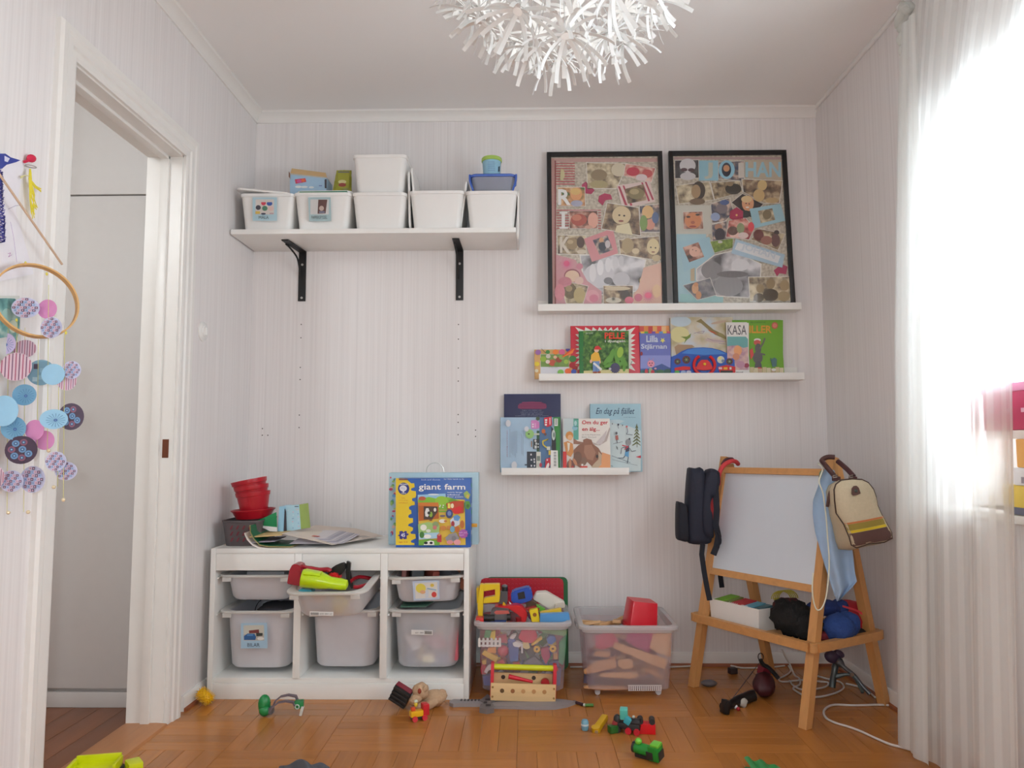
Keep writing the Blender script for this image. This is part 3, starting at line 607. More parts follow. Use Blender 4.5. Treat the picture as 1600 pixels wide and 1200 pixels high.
FC2 = [
 ([(58, 76), (243, 72), (246, 214), (60, 218)], photo((40, 38, 40), (60, 58, 60), (90, 88, 90), 20, 11), [('ell', 158, 118, 62, 54, (214, 212, 214)), ('ell', 130, 150, 26, 14, (84, 60, 66)), ('ell', 186, 152, 26, 14, (84, 60, 66)), ('ell', 160, 200, 60, 30, (206, 204, 206))]),
 ([(390, 90), (590, 80), (592, 240), (392, 222)], COLR[1], [('ell', 456, 150, 62, 72, (150, 202, 222)), ('ell', 454, 150, 36, 54, (40, 44, 60)), ('ell', 454, 140, 24, 26, (206, 150, 110)), ('rect', 545, 98, 588, 214, (214, 206, 196))]),
 ([(252, 84), (388, 80), (388, 230), (254, 234)], (152, 200, 216), [('text', 'J', 284, 96, 350, 222, (196, 198, 184), .03)]),
 ([(590, 80), (876, 72), (878, 236), (594, 214)], (196, 182, 160), [('text', 'HAN', 598, 92, 870, 208, (160, 202, 216), .03)]),
 ([(62, 272), (324, 240), (362, 384), (88, 416)], SEP[0], [('ell', 240, 312, 52, 70, (70, 58, 48)), ('ell', 220, 318, 36, 52, (176, 148, 112)), ('ell', 230, 396, 60, 24, (120, 100, 78))]),
 ([(330, 250), (556, 236), (578, 324), (360, 384)], SEP[2], [('ell', 505, 300, 62, 42, (60, 54, 46)), ('ell', 480, 262, 24, 18, (150, 126, 96))]),
 ([(566, 222), (884, 236), (858, 410), (740, 412), (578, 322)], SEP[1], [('ell', 726, 272, 36, 40, (214, 186, 130)), ('ell', 700, 350, 44, 48, (206, 176, 124)), ('ell', 800, 388, 50, 22, (190, 162, 118))]),
 ([(334, 408), (478, 362), (512, 470), (440, 552), (342, 560)], COLR[1], [('ell', 420, 446, 44, 40, (130, 120, 124)), ('ell', 370, 510, 36, 32, (150, 166, 200)), ('ell', 440, 400, 36, 20, (80, 100, 150))]),
 ([(490, 400), (576, 330), (738, 414), (640, 520)], photo((36, 32, 34), (50, 44, 44), (66, 58, 58), 20, 12), [('ell', 618, 408, 46, 60, (222, 160, 120)), ('ell', 608, 376, 42, 26, (226, 196, 146)), ('ell', 604, 408, 5, 5, DK), ('ell', 628, 412, 5, 5, DK), ('ell', 614, 438, 14, 6, (240, 230, 220)), ('ell', 600, 490, 40, 28, (56, 60, 60))]),
 ([(630, 450), (868, 410), (904, 540), (664, 600)], (160, 200, 212), [('poly', [(696, 466), (804, 446), (826, 534), (716, 560)], SEP[0]), ('ell', 764, 494, 34, 36, (130, 116, 86))]),
 ([(120, 472), (272, 468), (280, 606), (126, 608)], COLR[3], [('ell', 198, 540, 64, 62, (214, 140, 96)), ('ell', 162, 512, 16, 8, DK), ('ell', 232, 496, 16, 8, DK), ('ell', 196, 555, 16, 12, (176, 100, 76)), ('ell', 196, 586, 28, 8, (160, 70, 60))]),
 ([(340, 570), (456, 540), (452, 670), (500, 690), (346, 720)], COLR[1], [('ell', 392, 590, 30, 24, (176, 130, 106)), ('ell', 402, 648, 40, 50, (60, 56, 66))]),
 ([(326, 700), (506, 676), (502, 750), (360, 790)], photo((96, 120, 50), (126, 150, 66), (150, 170, 84), 60, 13), [('ell', 405, 705, 18, 10, (206, 200, 196))]),
 ([(468, 540), (600, 520), (668, 600), (626, 690), (446, 668)], COLR[2], [('ell', 500, 620, 40, 34, (110, 80, 70)), ('ell', 560, 600, 30, 40, (150, 160, 120)), ('ell', 640, 590, 24, 36, (226, 80, 90)), ('ell', 580, 656, 40, 24, (226, 206, 200))]),
 ([(706, 600), (908, 640), (850, 768), (640, 682)], SEP[2], [('ell', 700, 650, 40, 44, (120, 70, 66)), ('ell', 838, 630, 20, 18, (66, 56, 56)), ('ell', 830, 690, 34, 50, (110, 76, 72)), ('ell', 760, 690, 44, 34, (160, 110, 96))]),
 ([(90, 700), (324, 664), (376, 836), (130, 930)], (164, 202, 216), [('poly', [(120, 744), (240, 704), (284, 816), (170, 858)], COLR[3]), ('ell', 210, 776, 40, 40, (226, 180, 160)), ('ell', 196, 762, 4, 4, DK), ('ell', 222, 770, 4, 4, DK)]),
 ([(360, 800), (500, 766), (724, 870), (718, 968), (626, 1134), (380, 1120), (220, 996), (220, 908)], GRY, [('ell', 340, 920, 80, 70, (140, 138, 140)), ('ell', 470, 1040, 110, 80, (150, 148, 150)), ('ell', 560, 880, 70, 44, (222, 220, 222)), ('ell', 500, 950, 120, 26, (116, 112, 114))]),
 ([(524, 680), (900, 800), (880, 900), (490, 790)], (176, 202, 218), [('poly', [(540, 706), (866, 812), (846, 866), (516, 760)], (226, 228, 230)), ('text', 'JOHAN', 560, 748, 830, 810, (206, 214, 222), .03, .30)]),
 ([(120, 1036), (330, 976), (378, 1110), (230, 1150)], photo((90, 92, 100), (126, 126, 132), (160, 156, 156), 30, 14), [('ell', 214, 1060, 26, 40, (214, 166, 126)), ('ell', 220, 1030, 18, 16, (206, 150, 110)), ('ell', 240, 1110, 22, 30, (206, 150, 110))]),
 ([(618, 970), (944, 966), (946, 1160), (630, 1160)], SEP[0], [('ell', 790, 1024, 34, 40, (150, 128, 92)), ('ell', 710, 1060, 30, 34, (160, 138, 100)), ('ell', 896, 1036, 36, 42, (166, 144, 104)), ('ell', 790, 1110, 60, 48, (90, 76, 58)), ('ell', 700, 1130, 40, 34, (100, 86, 66)), ('ell', 890, 1120, 46, 40, (170, 150, 112))]),
 ([(480, 470), (530, 440), (580, 470), (578, 530), (530, 562), (476, 520)], (170, 40, 80), [('ell', 530, 500, 8, 8, (230, 190, 120))]),
 ([(816, 920), (876, 870), (922, 890), (910, 950), (860, 940), (842, 966)], (176, 52, 92), []),
 ([(570, 970), (612, 926), (660, 936), (662, 968), (616, 974), (612, 1030), (576, 1010)], (178, 56, 94), [])]
frame('black-framed blue photo collage lettered JOHAN, nearer the window', 1.8985, 2.4305, 1042, 4.897, TW, dr2, FC2)
# ------------------------------------------------------------------ picture books
def book(name, label, px0, px1, ptop, yb, yt, zb, cover, th=.012, spine=None, cat='book', lift=0):
    """a closed book leaning back: front face from px0..px1 (photo), its foot at y = yb on a ledge, its head at depth yt"""
    a, b = at(px0, 590, yb).x, at(px1, 590, yb).x
    zt = at((px0+px1)/2, ptop, yt).z
    # foot positions at the ledge
    a = at(px0, ptop, yt).x*.5+at(px0, 585, yb).x*.5 if zb > 1 else at(px0, ptop, yt).x*.5+at(px0, 735, yb).x*.5
    b = at(px1, ptop, yt).x*.5+at(px1, 585, yb).x*.5 if zb > 1 else at(px1, ptop, yt).x*.5+at(px1, 735, yb).x*.5
    up = V((0, yt-yb, zt-zb)); ln = up.length; up.normalize(); Nn = V((1, 0, 0)).cross(up)
    T = X.Identity(4)
    for i in range(3): T[i][0], T[i][1], T[i][2], T[i][3] = (1, 0, 0)[i], up[i], Nn[i], (a, yb, zb)[i]
    t = thing(name, label, cat, ((a+b)/2, yb, zb)); w = b-a; c = M(cover, .38)
    MB().box((0, 0, -.0022), (w, ln, 0), c, .0006, T).box((0, 0, -th), (w, ln, -th+.0022), c, .0006, T).box((0, 0, -th), (.0022, ln, 0), M(spine or cover, .4), .0006, T).build('cover', t)
    MB().box((.003, .003, -th+.0024), (w-.004, ln-.003, -.0024), M((232, 228, 216), .8), 0, T).build('pages', t)
    return t, V((a, yb, zb)), Nn
zl = L2z+.0118
A2 = dict(ox=830, oy=495, sc=6.957)
t, P, Nn = book('activity_book', 'small activity book with a border of coloured dots at the ledge end', 835, 902, 546, -.062, -.040, zl, (214, 170, 110))
q = Pr(P, Nn, clip=(38, 350, 515, 690), **A2)
q.rect(100, 405, 412, 625, (214, 214, 216)).rect(104, 408, 410, 545, (120, 150, 80)).rect(104, 545, 410, 618, (216, 214, 220))
for x, y, r, c in ((130, 460, 34, (150, 180, 70)), (185, 430, 26, (206, 200, 190)), (230, 500, 40, (190, 90, 70)), (180, 490, 24, (226, 206, 196)), (300, 470, 34, (150, 70, 60)), (330, 440, 30, (140, 170, 90)), (260, 440, 20, (220, 180, 150)), (380, 490, 26, (160, 190, 80)), (280, 520, 30, (110, 140, 70)), (75, 388, 32, (160, 110, 170)), (62, 515, 28, (226, 200, 60)), (180, 385, 24, (80, 150, 80)), (265, 385, 32, (230, 130, 60)), (335, 385, 34, (214, 100, 140)), (398, 360, 24, (80, 70, 150)), (450, 460, 40, (70, 130, 70)), (445, 530, 34, (170, 40, 50)), (475, 560, 30, (160, 50, 50)), (400, 595, 36, (236, 110, 60)), (462, 600, 30, (70, 90, 170)), (320, 606, 34, (130, 190, 90)), (58, 590, 20, (220, 210, 180))): q.ell(x, y, r, r*.9, c, 12)
q.line([(110, 310), (160, 400)], 7, (110, 100, 70)).poly([(330, 440), (440, 345), (480, 330), (420, 420)], (220, 80, 40)).poly([(330, 450), (470, 340), (450, 400)], (236, 130, 60))
q.text('HÖSTENS LEKAR', 190, 548, 285, 560, (150, 146, 150)); q.build('cover_print', t)
t, P, Nn = book('picture_book', 'large red picture book with a white jagged burst, behind the jungle book', 892, 1000, 509, -.058, -.034, zl, (208, 56, 72))
q = Pr(P, Nn, **A2); pts = []
for k in range(64):
    a = 2*PI*k/64; e = 1 if k % 2 == 0 else .84; cx, cy = 806, 350
    ca, sa = math.cos(a), math.sin(a); s_ = 1/max(abs(ca), abs(sa)); pts.append((cx+330*e*ca*s_*.99, min(cy+240*e*sa*s_*.99, 650)))
q.poly(pts, (232, 230, 220)); q.line([(1075, 530), (1098, 480)], 5, (60, 80, 60)); q.build('cover_print', t)
t, P, Nn = book('picture_book', 'green picture book titled PELLE i djungeln', 905, 982, 517, -.0845, -.062, zl, (46, 118, 58), .010)
q = Pr(P, Nn, clip=(522, 150, 1062, 700), **A2)
q.rect(566, 152, 1060, 640, photo((40, 76, 34), (70, 112, 48), (112, 150, 70), 60, 21))
for x, y, r in ((620, 300, 50), (640, 380, 46), (600, 450, 44), (760, 200, 60), (900, 190, 50)):
    for k in range(5): q.ell(x+r*math.cos(k*1.3), y+r*math.sin(k*1.3), r*.45, r*.16, (58+k*9, 98+k*9, 44+k*5), 10, k*1.3)
q.poly([(570, 590), (1060, 570), (1060, 640), (566, 640)], (206, 196, 140))
for x, y, l, r in ((830, 470, 130, -.9), (870, 430, 140, -1.3), (930, 440, 150, -1.7), (990, 470, 140, -2.2), (960, 520, 120, 2.9), (850, 530, 110, -.3), (1010, 540, 100, -1.5)): q.ell(x, y, l*.6, l*.19, (96, 150, 60), 14, r)
q.ell(965, 390, 34, 60, (150, 186, 70), 14, .2).ell(910, 560, 50, 54, (70, 66, 96)).star(910, 565, 40, 62, 14, (76, 72, 100)).ell(855, 570, 14, 12, (180, 180, 190))
q.poly([(650, 420), (690, 385), (730, 395), (752, 470), (742, 500), (668, 494), (644, 480)], (226, 176, 60)).ell(648, 490, 14, 20, (222, 176, 150)).ell(742, 496, 12, 18, (222, 176, 150)).rect(668, 488, 740, 606, (110, 140, 186)).rect(700, 530, 708, 606, (84, 112, 160)).ell(708, 368, 26, 24, (228, 186, 160)).poly([(684, 352), (696, 326), (730, 320), (752, 344), (766, 362), (690, 362)], (206, 50, 50)).poly([(668, 515), (684, 500), (772, 574), (752, 590)], (226, 226, 222)).ell(692, 610, 26, 10, (150, 70, 40)).ell(736, 608, 20, 10, (150, 70, 40))
q.text('PELLE', 796, 178, 1014, 246, (222, 66, 44), .03).text('i djungeln', 800, 256, 1018, 292, (224, 226, 216), .01).text('Jan Lööf', 590, 176, 670, 196, (214, 216, 206)); q.build('cover_print', t)
t, P, Nn = book('picture_book', 'book with orange and red chequered head standing behind the blue star book', 998, 1047, 509, -.034, -.020, zl, (226, 150, 90), .008)
q = Pr(P, Nn, clip=(1160, 100, 1500, 180), **A2)
for k, c in enumerate(((206, 80, 70), (226, 140, 70), (190, 66, 60), (230, 170, 100), (214, 90, 70), (236, 190, 140))): q.rect(1176+k*48, 104, 1224+k*48, 160, c)
q.build('cover_print', t)
t, P, Nn = book('picture_book', 'blue picture book titled Lilla Stjärnan', 1000, 1048, 519, -.062, -.042, zl, (104, 116, 186), .009)
q = Pr(P, Nn, clip=(1184, 160, 1520, 700), **A2)
q.rect(1186, 180, 1516, 420, (108, 116, 186)).rect(1186, 420, 1516, 560, (138, 146, 206)).poly([(1300, 560), (1420, 510), (1516, 560), (1516, 640), (1186, 640), (1186, 570)], (70, 90, 150)).rect(1186, 580, 1516, 640, (66, 110, 110))
for k, c in enumerate(((226, 190, 70), (90, 160, 90), (206, 70, 70), (120, 80, 160), (230, 140, 60), (90, 150, 200), (226, 200, 80), (200, 80, 110))): q.rect(1190+k*40, 160, 1230+k*40, 182, c)
q.text('Lilla', 1250, 205, 1378, 278, (206, 212, 226), .025).text('Stjärnan', 1192, 296, 1474, 366, (200, 206, 224), .025).star(1428, 258, 14, 32, 5, (226, 216, 110), .3)
q.ell(1300, 512, 40, 38, (226, 150, 170)).ell(1286, 506, 6, 8, (50, 40, 60)).ell(1312, 506, 6, 8, (50, 40, 60)).ell(1300, 530, 12, 6, (150, 50, 70)).line([(1290, 478), (1276, 452)], 4, (200, 130, 150)).line([(1312, 478), (1328, 452)], 4, (200, 130, 150)).ell(1296, 590, 20, 34, (150, 170, 130)).ell(1250, 598, 18, 30, (190, 60, 70)).ell(1318, 604, 20, 24, (190, 60, 70)).ell(1400, 600, 40, 24, (70, 110, 80)).ell(1480, 596, 40, 26, (60, 96, 80)).ell(1196, 404, 14, 22, (150, 50, 60)).ell(1348, 566, 14, 10, (210, 150, 160))
q.build('cover_print', t)
B2 = dict(ox=1040, oy=490, sc=7.273)
t, P, Nn = book('picture_book', 'pale picture book with green flying creatures, behind the steering wheel book', 1048.5, 1145, 496, -.050, -.026, zl, (206, 200, 182), .014)
q = Pr(P, Nn, clip=(60, 38, 770, 690), **B2)
q.rect(62, 40, 764, 690, photo((176, 164, 120), (206, 196, 176), (196, 206, 214), 12, 23)).ell(170, 90, 120, 60, (190, 206, 216)).ell(160, 240, 110, 90, (214, 206, 150)).poly([(100, 380), (140, 352), (300, 356), (330, 380), (180, 440), (120, 470)], (170, 140, 110))
q.poly([(345, 90), (400, 60), (440, 96), (540, 180), (640, 230), (720, 290), (700, 300), (560, 240), (470, 170), (400, 110)], (140, 124, 80)).poly([(470, 180), (560, 214), (590, 236), (520, 216)], (190, 90, 60)).poly([(170, 262), (240, 262), (290, 226), (280, 270), (240, 300), (206, 346), (226, 290)], (120, 140, 60)).ell(640, 250, 50, 20, (150, 140, 90), 12, .6).ell(600, 100, 90, 14, (196, 170, 150), 12, -.2).ell(560, 310, 120, 22, (196, 176, 170), 12, .1)
q.line([(320, 226), (390, 206), (440, 200), (420, 226), (360, 220)], 5, (150, 130, 150)).line([(470, 280), (540, 310), (640, 316), (740, 330), (700, 350), (600, 340)], 5, (150, 130, 150)); q.build('cover_print', t)
# steering-wheel board book: shaped blue dashboard with a real wheel
t = thing('steering_wheel_book', 'blue toy dashboard book with a red steering wheel and yellow horn', 'book', (2.02, -.0715, zl))
yb_, P, Nn = -.0715, V((2.02, -.0715, zl)), V((0, -1, .16)).normalized()
f_ = lambda x, y: atp(1040+x/7.273, 490+y/7.273, P, Nn)
out = [(60, 690), (62, 492), (120, 470), (180, 430), (250, 400), (330, 388), (430, 384), (530, 392), (620, 415), (700, 450), (780, 488), (792, 690)]
DB = M((36, 84, 176), .35)
MB().plate([f_(*p) for p in out], -Nn*.02, DB).build('dashboard', t)
q = Pr(P, Nn, clip=(60, 384, 792, 690), **B2); q.poly([(180, 452), (250, 410), (330, 396), (430, 392), (530, 400), (610, 420), (690, 460), (440, 470)], (70, 130, 206))
for x, y, r in ((135, 545, 36), (235, 525, 46), (725, 545, 38)): q.ell(x, y, r, r*.98, (120, 40, 40)).ell(x, y, r*.8, r*.78, (60, 60, 56)).star(x, y, r*.15, r*.7, 6, (150, 160, 110))
q.ell(625, 525, 42, 42, (206, 206, 190)).ell(612, 508, 16, 16, (230, 220, 120)).ell(650, 540, 18, 18, (120, 130, 150)).poly([(100, 620), (200, 600), (280, 606), (280, 640), (100, 650)], (206, 40, 40)).ell(128, 666, 28, 20, (90, 170, 90)).ell(200, 668, 30, 20, (150, 170, 206)).ell(262, 668, 28, 20, (190, 190, 206)).poly([(590, 610), (690, 586), (790, 606), (790, 690), (620, 690)], (200, 40, 40)).rect(600, 612, 640, 636, (222, 190, 196)).rect(655, 612, 700, 638, (230, 180, 60)).rect(724, 612, 746, 638, (226, 226, 220)).rect(620, 650, 760, 690, (56, 60, 56)).rect(395, 655, 465, 672, (70, 110, 190)).poly([(395, 490), (430, 484), (480, 490), (520, 540), (340, 560)], (30, 64, 140))
q.build('dashboard_print', t)
RD = M((206, 34, 36), .3)
mb = MB(); cx, cy = 435, 590
mb.tube([f_(cx+118*math.sin(a), cy-112*math.cos(a))+Nn*.009 for a in [math.radians(30+k*300/28) for k in range(29)]], .0068, RD, 8)
mb.plate([f_(*p)+Nn*.002 for p in ((330, 640), (372, 560), (400, 532), (470, 532), (500, 560), (540, 640), (430, 650))], Nn*.007, RD)
wh = mb.build('steering_wheel', t)
p = f_(437, 582)
MB().cyl(p+Nn*.006, p+Nn*.014, .0060, M((232, 190, 40), .35), 20).build('horn_button', wh)
t, P, Nn = book('picture_book', 'white book lettered KASA beside the green book', 1136, 1169.5, 503.5, -.064, -.044, zl, (226, 222, 218), .007)
q = Pr(P, Nn, clip=(700, 100, 960, 690), **B2)
q.rect(704, 106, 945, 690, (228, 224, 220)).poly([(700, 262), (910, 262), (936, 290), (944, 640), (700, 640)], photo((170, 130, 150), (196, 160, 160), (214, 180, 170), 40, 25)).poly([(700, 262), (910, 262), (934, 290), (936, 380), (880, 390), (820, 360), (700, 370)], (110, 168, 166)).ell(820, 420, 46, 58, (226, 160, 110)).ell(800, 490, 40, 40, (206, 140, 110)).ell(920, 590, 30, 26, (150, 60, 80)).ell(850, 580, 50, 40, (186, 140, 160))
q.text('KASA', 704, 132, 918, 242, (84, 80, 84)).text('mot', 800, 660, 882, 680, (60, 56, 60), .01); q.build('cover_print', t)
t, P, Nn = book('picture_book', 'bright green book with a grey dancing figure, last on the long ledge', 1146, 1223, 500, -.050, -.028, zl, (112, 166, 46), .007)
q = Pr(P, Nn, clip=(780, 72, 1336, 690), **B2)
q.rect(782, 74, 1334, 690, (112, 166, 46)).ell(1240, 136, 36, 38, (196, 90, 80)).ell(1240, 136, 26, 26, (214, 130, 110)).text('BILDERBOK', 965, 92, 1140, 108, (70, 110, 50)).text('ILLER', 950, 136, 1205, 222, (214, 150, 50), .03)
q.ell(1042, 302, 40, 20, (222, 216, 210)).ell(1040, 330, 40, 30, (200, 90, 80)).ell(1050, 400, 36, 60, (96, 92, 90)).ell(1046, 500, 56, 70, (96, 92, 92)).line([(1070, 400), (1110, 330), (1126, 280)], 18, (110, 106, 100)).line([(1060, 450), (1130, 470)], 16, (100, 96, 96)).ell(1050, 600, 40, 60, (90, 86, 90)).poly([(952, 420), (985, 390), (1000, 470), (965, 530)], (206, 80, 76)).ell(1060, 635, 40, 24, (206, 70, 66)).ell(1010, 660, 40, 18, (214, 200, 190))
for k in range(8): q.rect(955+k*48, 610+(k % 3)*8, 1000+k*48, 690, ((206, 190, 150), (216, 202, 170), (200, 170, 140))[k % 3])
q.poly([(1190, 530), (1230, 500), (1260, 520), (1256, 600), (1210, 612)], (86, 120, 120)).line([(1196, 540), (1190, 506)], 10, (80, 110, 110)).ell(1225, 640, 26, 16, (220, 216, 210)); q.build('cover_print', t)
# lowest ledge
zl = L3z+.0118
A3 = dict(ox=775, oy=610, sc=8.575)
t, P, Nn = book('picture_book', 'tall navy book with a maroon title oval, at the back of the short ledge', 787.5, 876.5, 615.5, -.040, -.024, zl, (42, 46, 84), .012)
q = Pr(P, Nn, clip=(104, 48, 860, 400), **A3)
q.poly([(290, 236), (300, 190), (360, 160), (480, 148), (620, 160), (676, 190), (680, 236), (640, 252), (330, 252)], (104, 34, 76))
for k, (a, b) in enumerate(((350, 610), (310, 670), (296, 676), (300, 672))): q.rect(a, 156+k*24, b, 168+k*24, (140, 48, 90))
for k, (a, b) in enumerate(((350, 608), (328, 640), (334, 630), (258, 706))): q.text(('Sagor om natten och', 'stjärnor som lyser över', 'taken när alla somnar', 'en godnattbok i tolv berättelser om drömmar')[k], a, 262+k*25, b, 272+k*25, (176, 180, 200))
q.build('cover_print', t)
t, P, Nn = book('picture_book', 'light blue picture book of town vehicles printed sideways with a green edge', 781.5, 876, 652, -.083, -.064, zl, (164, 190, 212), .012, (46, 110, 56))
q = Pr(P, Nn, clip=(70, 352, 862, 1080), **A3)
q.rect(582, 360, 740, 1080, (86, 118, 156)).poly([(765, 360), (862, 360), (862, 1080), (800, 1080), (800, 640), (780, 520)], (62, 140, 66)).poly([(740, 480), (800, 560), (806, 800), (750, 820)], (52, 52, 54)).rect(545, 540, 582, 820, (52, 90, 60)).rect(515, 1040, 600, 1080, (60, 84, 60))
q.rect(846, 352, 860, 1080, (50, 120, 60)).rect(414, 820, 540, 1052, (48, 54, 66)).rect(540, 824, 600, 1052, (206, 206, 196))
for x, y in ((470, 860), (474, 930), (474, 1010), (514, 960), (516, 1010), (512, 925)): q.rect(x-9, y-12, x+9, y+12, (206, 206, 210))
q.rect(385, 990, 414, 1006, (60, 66, 80)).rect(548, 880, 590, 945, (120, 130, 120)).ell(570, 1000, 26, 30, (190, 190, 180)).ell(598, 1000, 18, 30, (170, 60, 80))
q.poly([(470, 402), (540, 400), (580, 430), (582, 500), (550, 518), (472, 514)], (206, 130, 186)).rect(484, 446, 506, 466, (240, 226, 236)).rect(484, 478, 506, 498, (240, 226, 236)).rect(516, 440, 536, 500, (226, 160, 206)).ell(560, 380, 26, 26, (70, 90, 66))
q.ell(452, 586, 56, 60, (150, 196, 120)).star(452, 586, 44, 64, 16, (150, 196, 120)).rect(508, 576, 580, 600, (196, 206, 186)).ell(440, 586, 12, 10, (60, 80, 50))
q.rect(500, 655, 582, 786, (56, 60, 62)).rect(516, 740, 546, 780, (200, 206, 206)).rect(528, 700, 548, 730, (196, 204, 206)).ell(528, 676, 14, 18, (206, 206, 206)).rect(470, 680, 482, 760, (160, 110, 60)).ell(565, 720, 10, 10, (190, 200, 200)).ell(565, 760, 10, 10, (190, 200, 200))
q.poly([(642, 370), (742, 352), (748, 470), (690, 494), (646, 470)], (206, 44, 64)).rect(655, 390, 685, 410, (236, 236, 236)).rect(656, 420, 682, 440, (236, 236, 236)).rect(656, 452, 680, 474, (236, 236, 236)).rect(716, 370, 728, 460, (236, 206, 210)).ell(636, 550, 26, 30, (190, 100, 50)).ell(660, 590, 16, 20, (110, 70, 60))
q.line([(640, 680), (700, 656), (626, 680), (630, 730), (680, 770)], 16, (222, 200, 60)).rect(680, 754, 726, 800, (206, 210, 196)).rect(704, 806, 736, 866, (222, 190, 60)).ell(770, 600, 24, 72, (196, 206, 200)).ell(775, 600, 12, 36, (110, 130, 120)).ell(770, 750, 26, 50, (44, 44, 48))
q.poly([(664, 920), (726, 900), (730, 980), (700, 1060), (650, 1070), (660, 990)], (190, 40, 60)).ell(690, 1020, 18, 50, (230, 226, 222), 12, .3).rect(678, 924, 694, 944, (236, 226, 226))
q.ell(165, 445, 34, 46, (206, 208, 214)).ell(245, 1005, 38, 52, (206, 208, 214)).ell(410, 520, 30, 36, (206, 208, 214))
for k in range(8): q.rect(186+k*18-(0 if k < 6 else -50), 520+(k*37) % 40, 190+k*18-(0 if k < 6 else -50), 900-(k*53) % 70, (130, 140, 160))
q.text('FÄRGGLADA MASKINER', -27, 716, 329, 728, (150, 60, 90), .01, PI/2)
q.poly([(732, 806), (826, 808), (832, 1040), (728, 1038)], (232, 232, 228))
for k in range(14): q.rect(772, 830+k*14, 806, 830+k*14+(4 if k % 3 else 8), (70, 70, 70))
q.rect(780, 384, 826, 482, (226, 226, 222))
for k in range(8): q.rect(790, 392+k*10, 816, 392+k*10+(3 if k % 2 else 6), (90, 100, 90))
q.build('cover_print', t)
A4 = dict(ox=870, oy=620, sc=9.23)
t, P, Nn = book('picture_book', 'pale blue picture book titled En dag på fjället with skiers', 922.5, 1002.5, 631, -.046, -.026, zl, (160, 196, 210), .010)
q = Pr(P, Nn, clip=(496, 104, 1210, 1070), **A4)
q.poly([(600, 330), (800, 372), (1050, 430), (1210, 490), (1210, 1070), (600, 1070)], (206, 220, 222)).poly([(640, 340), (900, 330), (980, 350), (900, 390)], (190, 212, 220)).text('En dag på fjället', 562, 160, 1122, 276, (44, 66, 96), .004, 0, .35).text('IDA BJÖRK', 965, 292, 1140, 304, (90, 120, 140))
for k in range(6):
    y = 430+k*50; w = 22+k*10; q.poly([(1152, y-36), (1152+w, y+20), (1152+w-16, y+26), (1152, y-6), (1152-w+16, y+26), (1152-w, y+20)], (110, 118, 80))
q.line([(1152, 390), (1156, 730)], 8, (100, 104, 70))
q.line([(790, 850), (1060, 950)], 6, (110, 124, 136)).line([(800, 905), (1160, 990)], 5, (130, 146, 156)).line([(880, 885), (960, 884), (990, 840)], 10, (70, 84, 100)).line([(1016, 960), (1030, 870), (1000, 840)], 10, (70, 84, 100)).poly([(976, 850), (990, 770), (1040, 760), (1036, 870)], (96, 160, 206)).poly([(985, 730), (1040, 700), (1046, 780), (996, 800)], (70, 70, 90)).line([(940, 700), (1030, 720), (975, 760)], 14, (200, 60, 80)).ell(1030, 656, 40, 50, (150, 152, 156)).ell(1046, 608, 14, 14, (70, 74, 80)).line([(920, 826), (934, 740), (990, 724)], 8, (80, 80, 96)).line([(1046, 740), (1080, 790), (1138, 776)], 8, (80, 80, 96)).poly([(1136, 868), (1218, 846), (1222, 886)], (200, 60, 76)).poly([(852, 705), (876, 730), (880, 770), (860, 750)], (120, 130, 130))
q.ell(858, 526, 16, 20, (110, 110, 120)).poly([(840, 560), (880, 556), (888, 620), (850, 626)], (176, 100, 90)).line([(812, 680), (946, 650)], 6, (100, 110, 116)).line([(860, 620), (870, 664)], 10, (90, 90, 100)).ell(1006, 432, 14, 16, (206, 110, 110)).line([(1010, 450), (1020, 510), (1000, 540), (1090, 552)], 9, (110, 116, 130)).ell(884, 404, 12, 16, (66, 70, 84)).line([(882, 416), (886, 460)], 7, (110, 120, 130)).ell(945, 412, 6, 12, (70, 76, 90)).ell(798, 392, 6, 12, (70, 76, 90)).line([(775, 995), (806, 1002)], 6, (100, 110, 120)); q.build('cover_print', t)
t, P, Nn = book('picture_book', 'cream picture book titled Om du ger en älg... with a brown moose', 879.5, 953.5, 654, -.0845, -.064, zl, (228, 222, 214), .012, (176, 170, 186))
q = Pr(P, Nn, clip=(84, 312, 770, 1068), **A4)
q.rect(96, 314, 240, 560, (190, 204, 206)).rect(240, 314, 314, 620, (96, 168, 150)).ell(270, 380, 20, 34, (170, 206, 206)).ell(260, 450, 40, 36, (140, 186, 200)).line([(244, 430), (310, 430)], 10, (60, 130, 110)).line([(244, 320), (310, 326)], 9, (60, 130, 110)).text('Om du ger', 362, 340, 738, 414, (200, 46, 60), .016).text('en älg...', 364, 438, 618, 508, (196, 44, 60), .016).text('av Lisa Nyström', 362, 540, 626, 560, (120, 116, 116)).text('Bilder Eva Lind', 362, 574, 566, 590, (126, 122, 122))
q.poly([(240, 600), (300, 640), (400, 660), (400, 690), (240, 680)], (150, 110, 90)).poly([(500, 650), (600, 690), (680, 640), (760, 440), (770, 470), (720, 640), (620, 700), (520, 690)], (190, 176, 170)).poly([(560, 670), (660, 560), (720, 480), (700, 600), (640, 690)], (206, 196, 196))
q.poly([(240, 770), (310, 700), (380, 670), (380, 620), (430, 600), (500, 620), (520, 680), (600, 740), (650, 820), (640, 960), (600, 1040), (540, 1050), (500, 1000), (440, 940), (380, 1000), (340, 1030), (250, 960)], (142, 98, 78)).poly([(400, 700), (500, 690), (560, 800), (520, 920), (440, 900), (390, 800)], (166, 122, 100)).poly([(600, 790), (650, 840), (640, 960), (600, 1040), (540, 1050), (500, 1010), (540, 960), (600, 900)], (190, 166, 140)).ell(580, 860, 18, 26, (70, 56, 50)).poly([(650, 800), (770, 840), (770, 1060), (560, 1060), (640, 980)], (226, 160, 110)).ell(300, 880, 60, 90, (120, 88, 72)).ell(390, 930, 40, 60, (130, 100, 84))
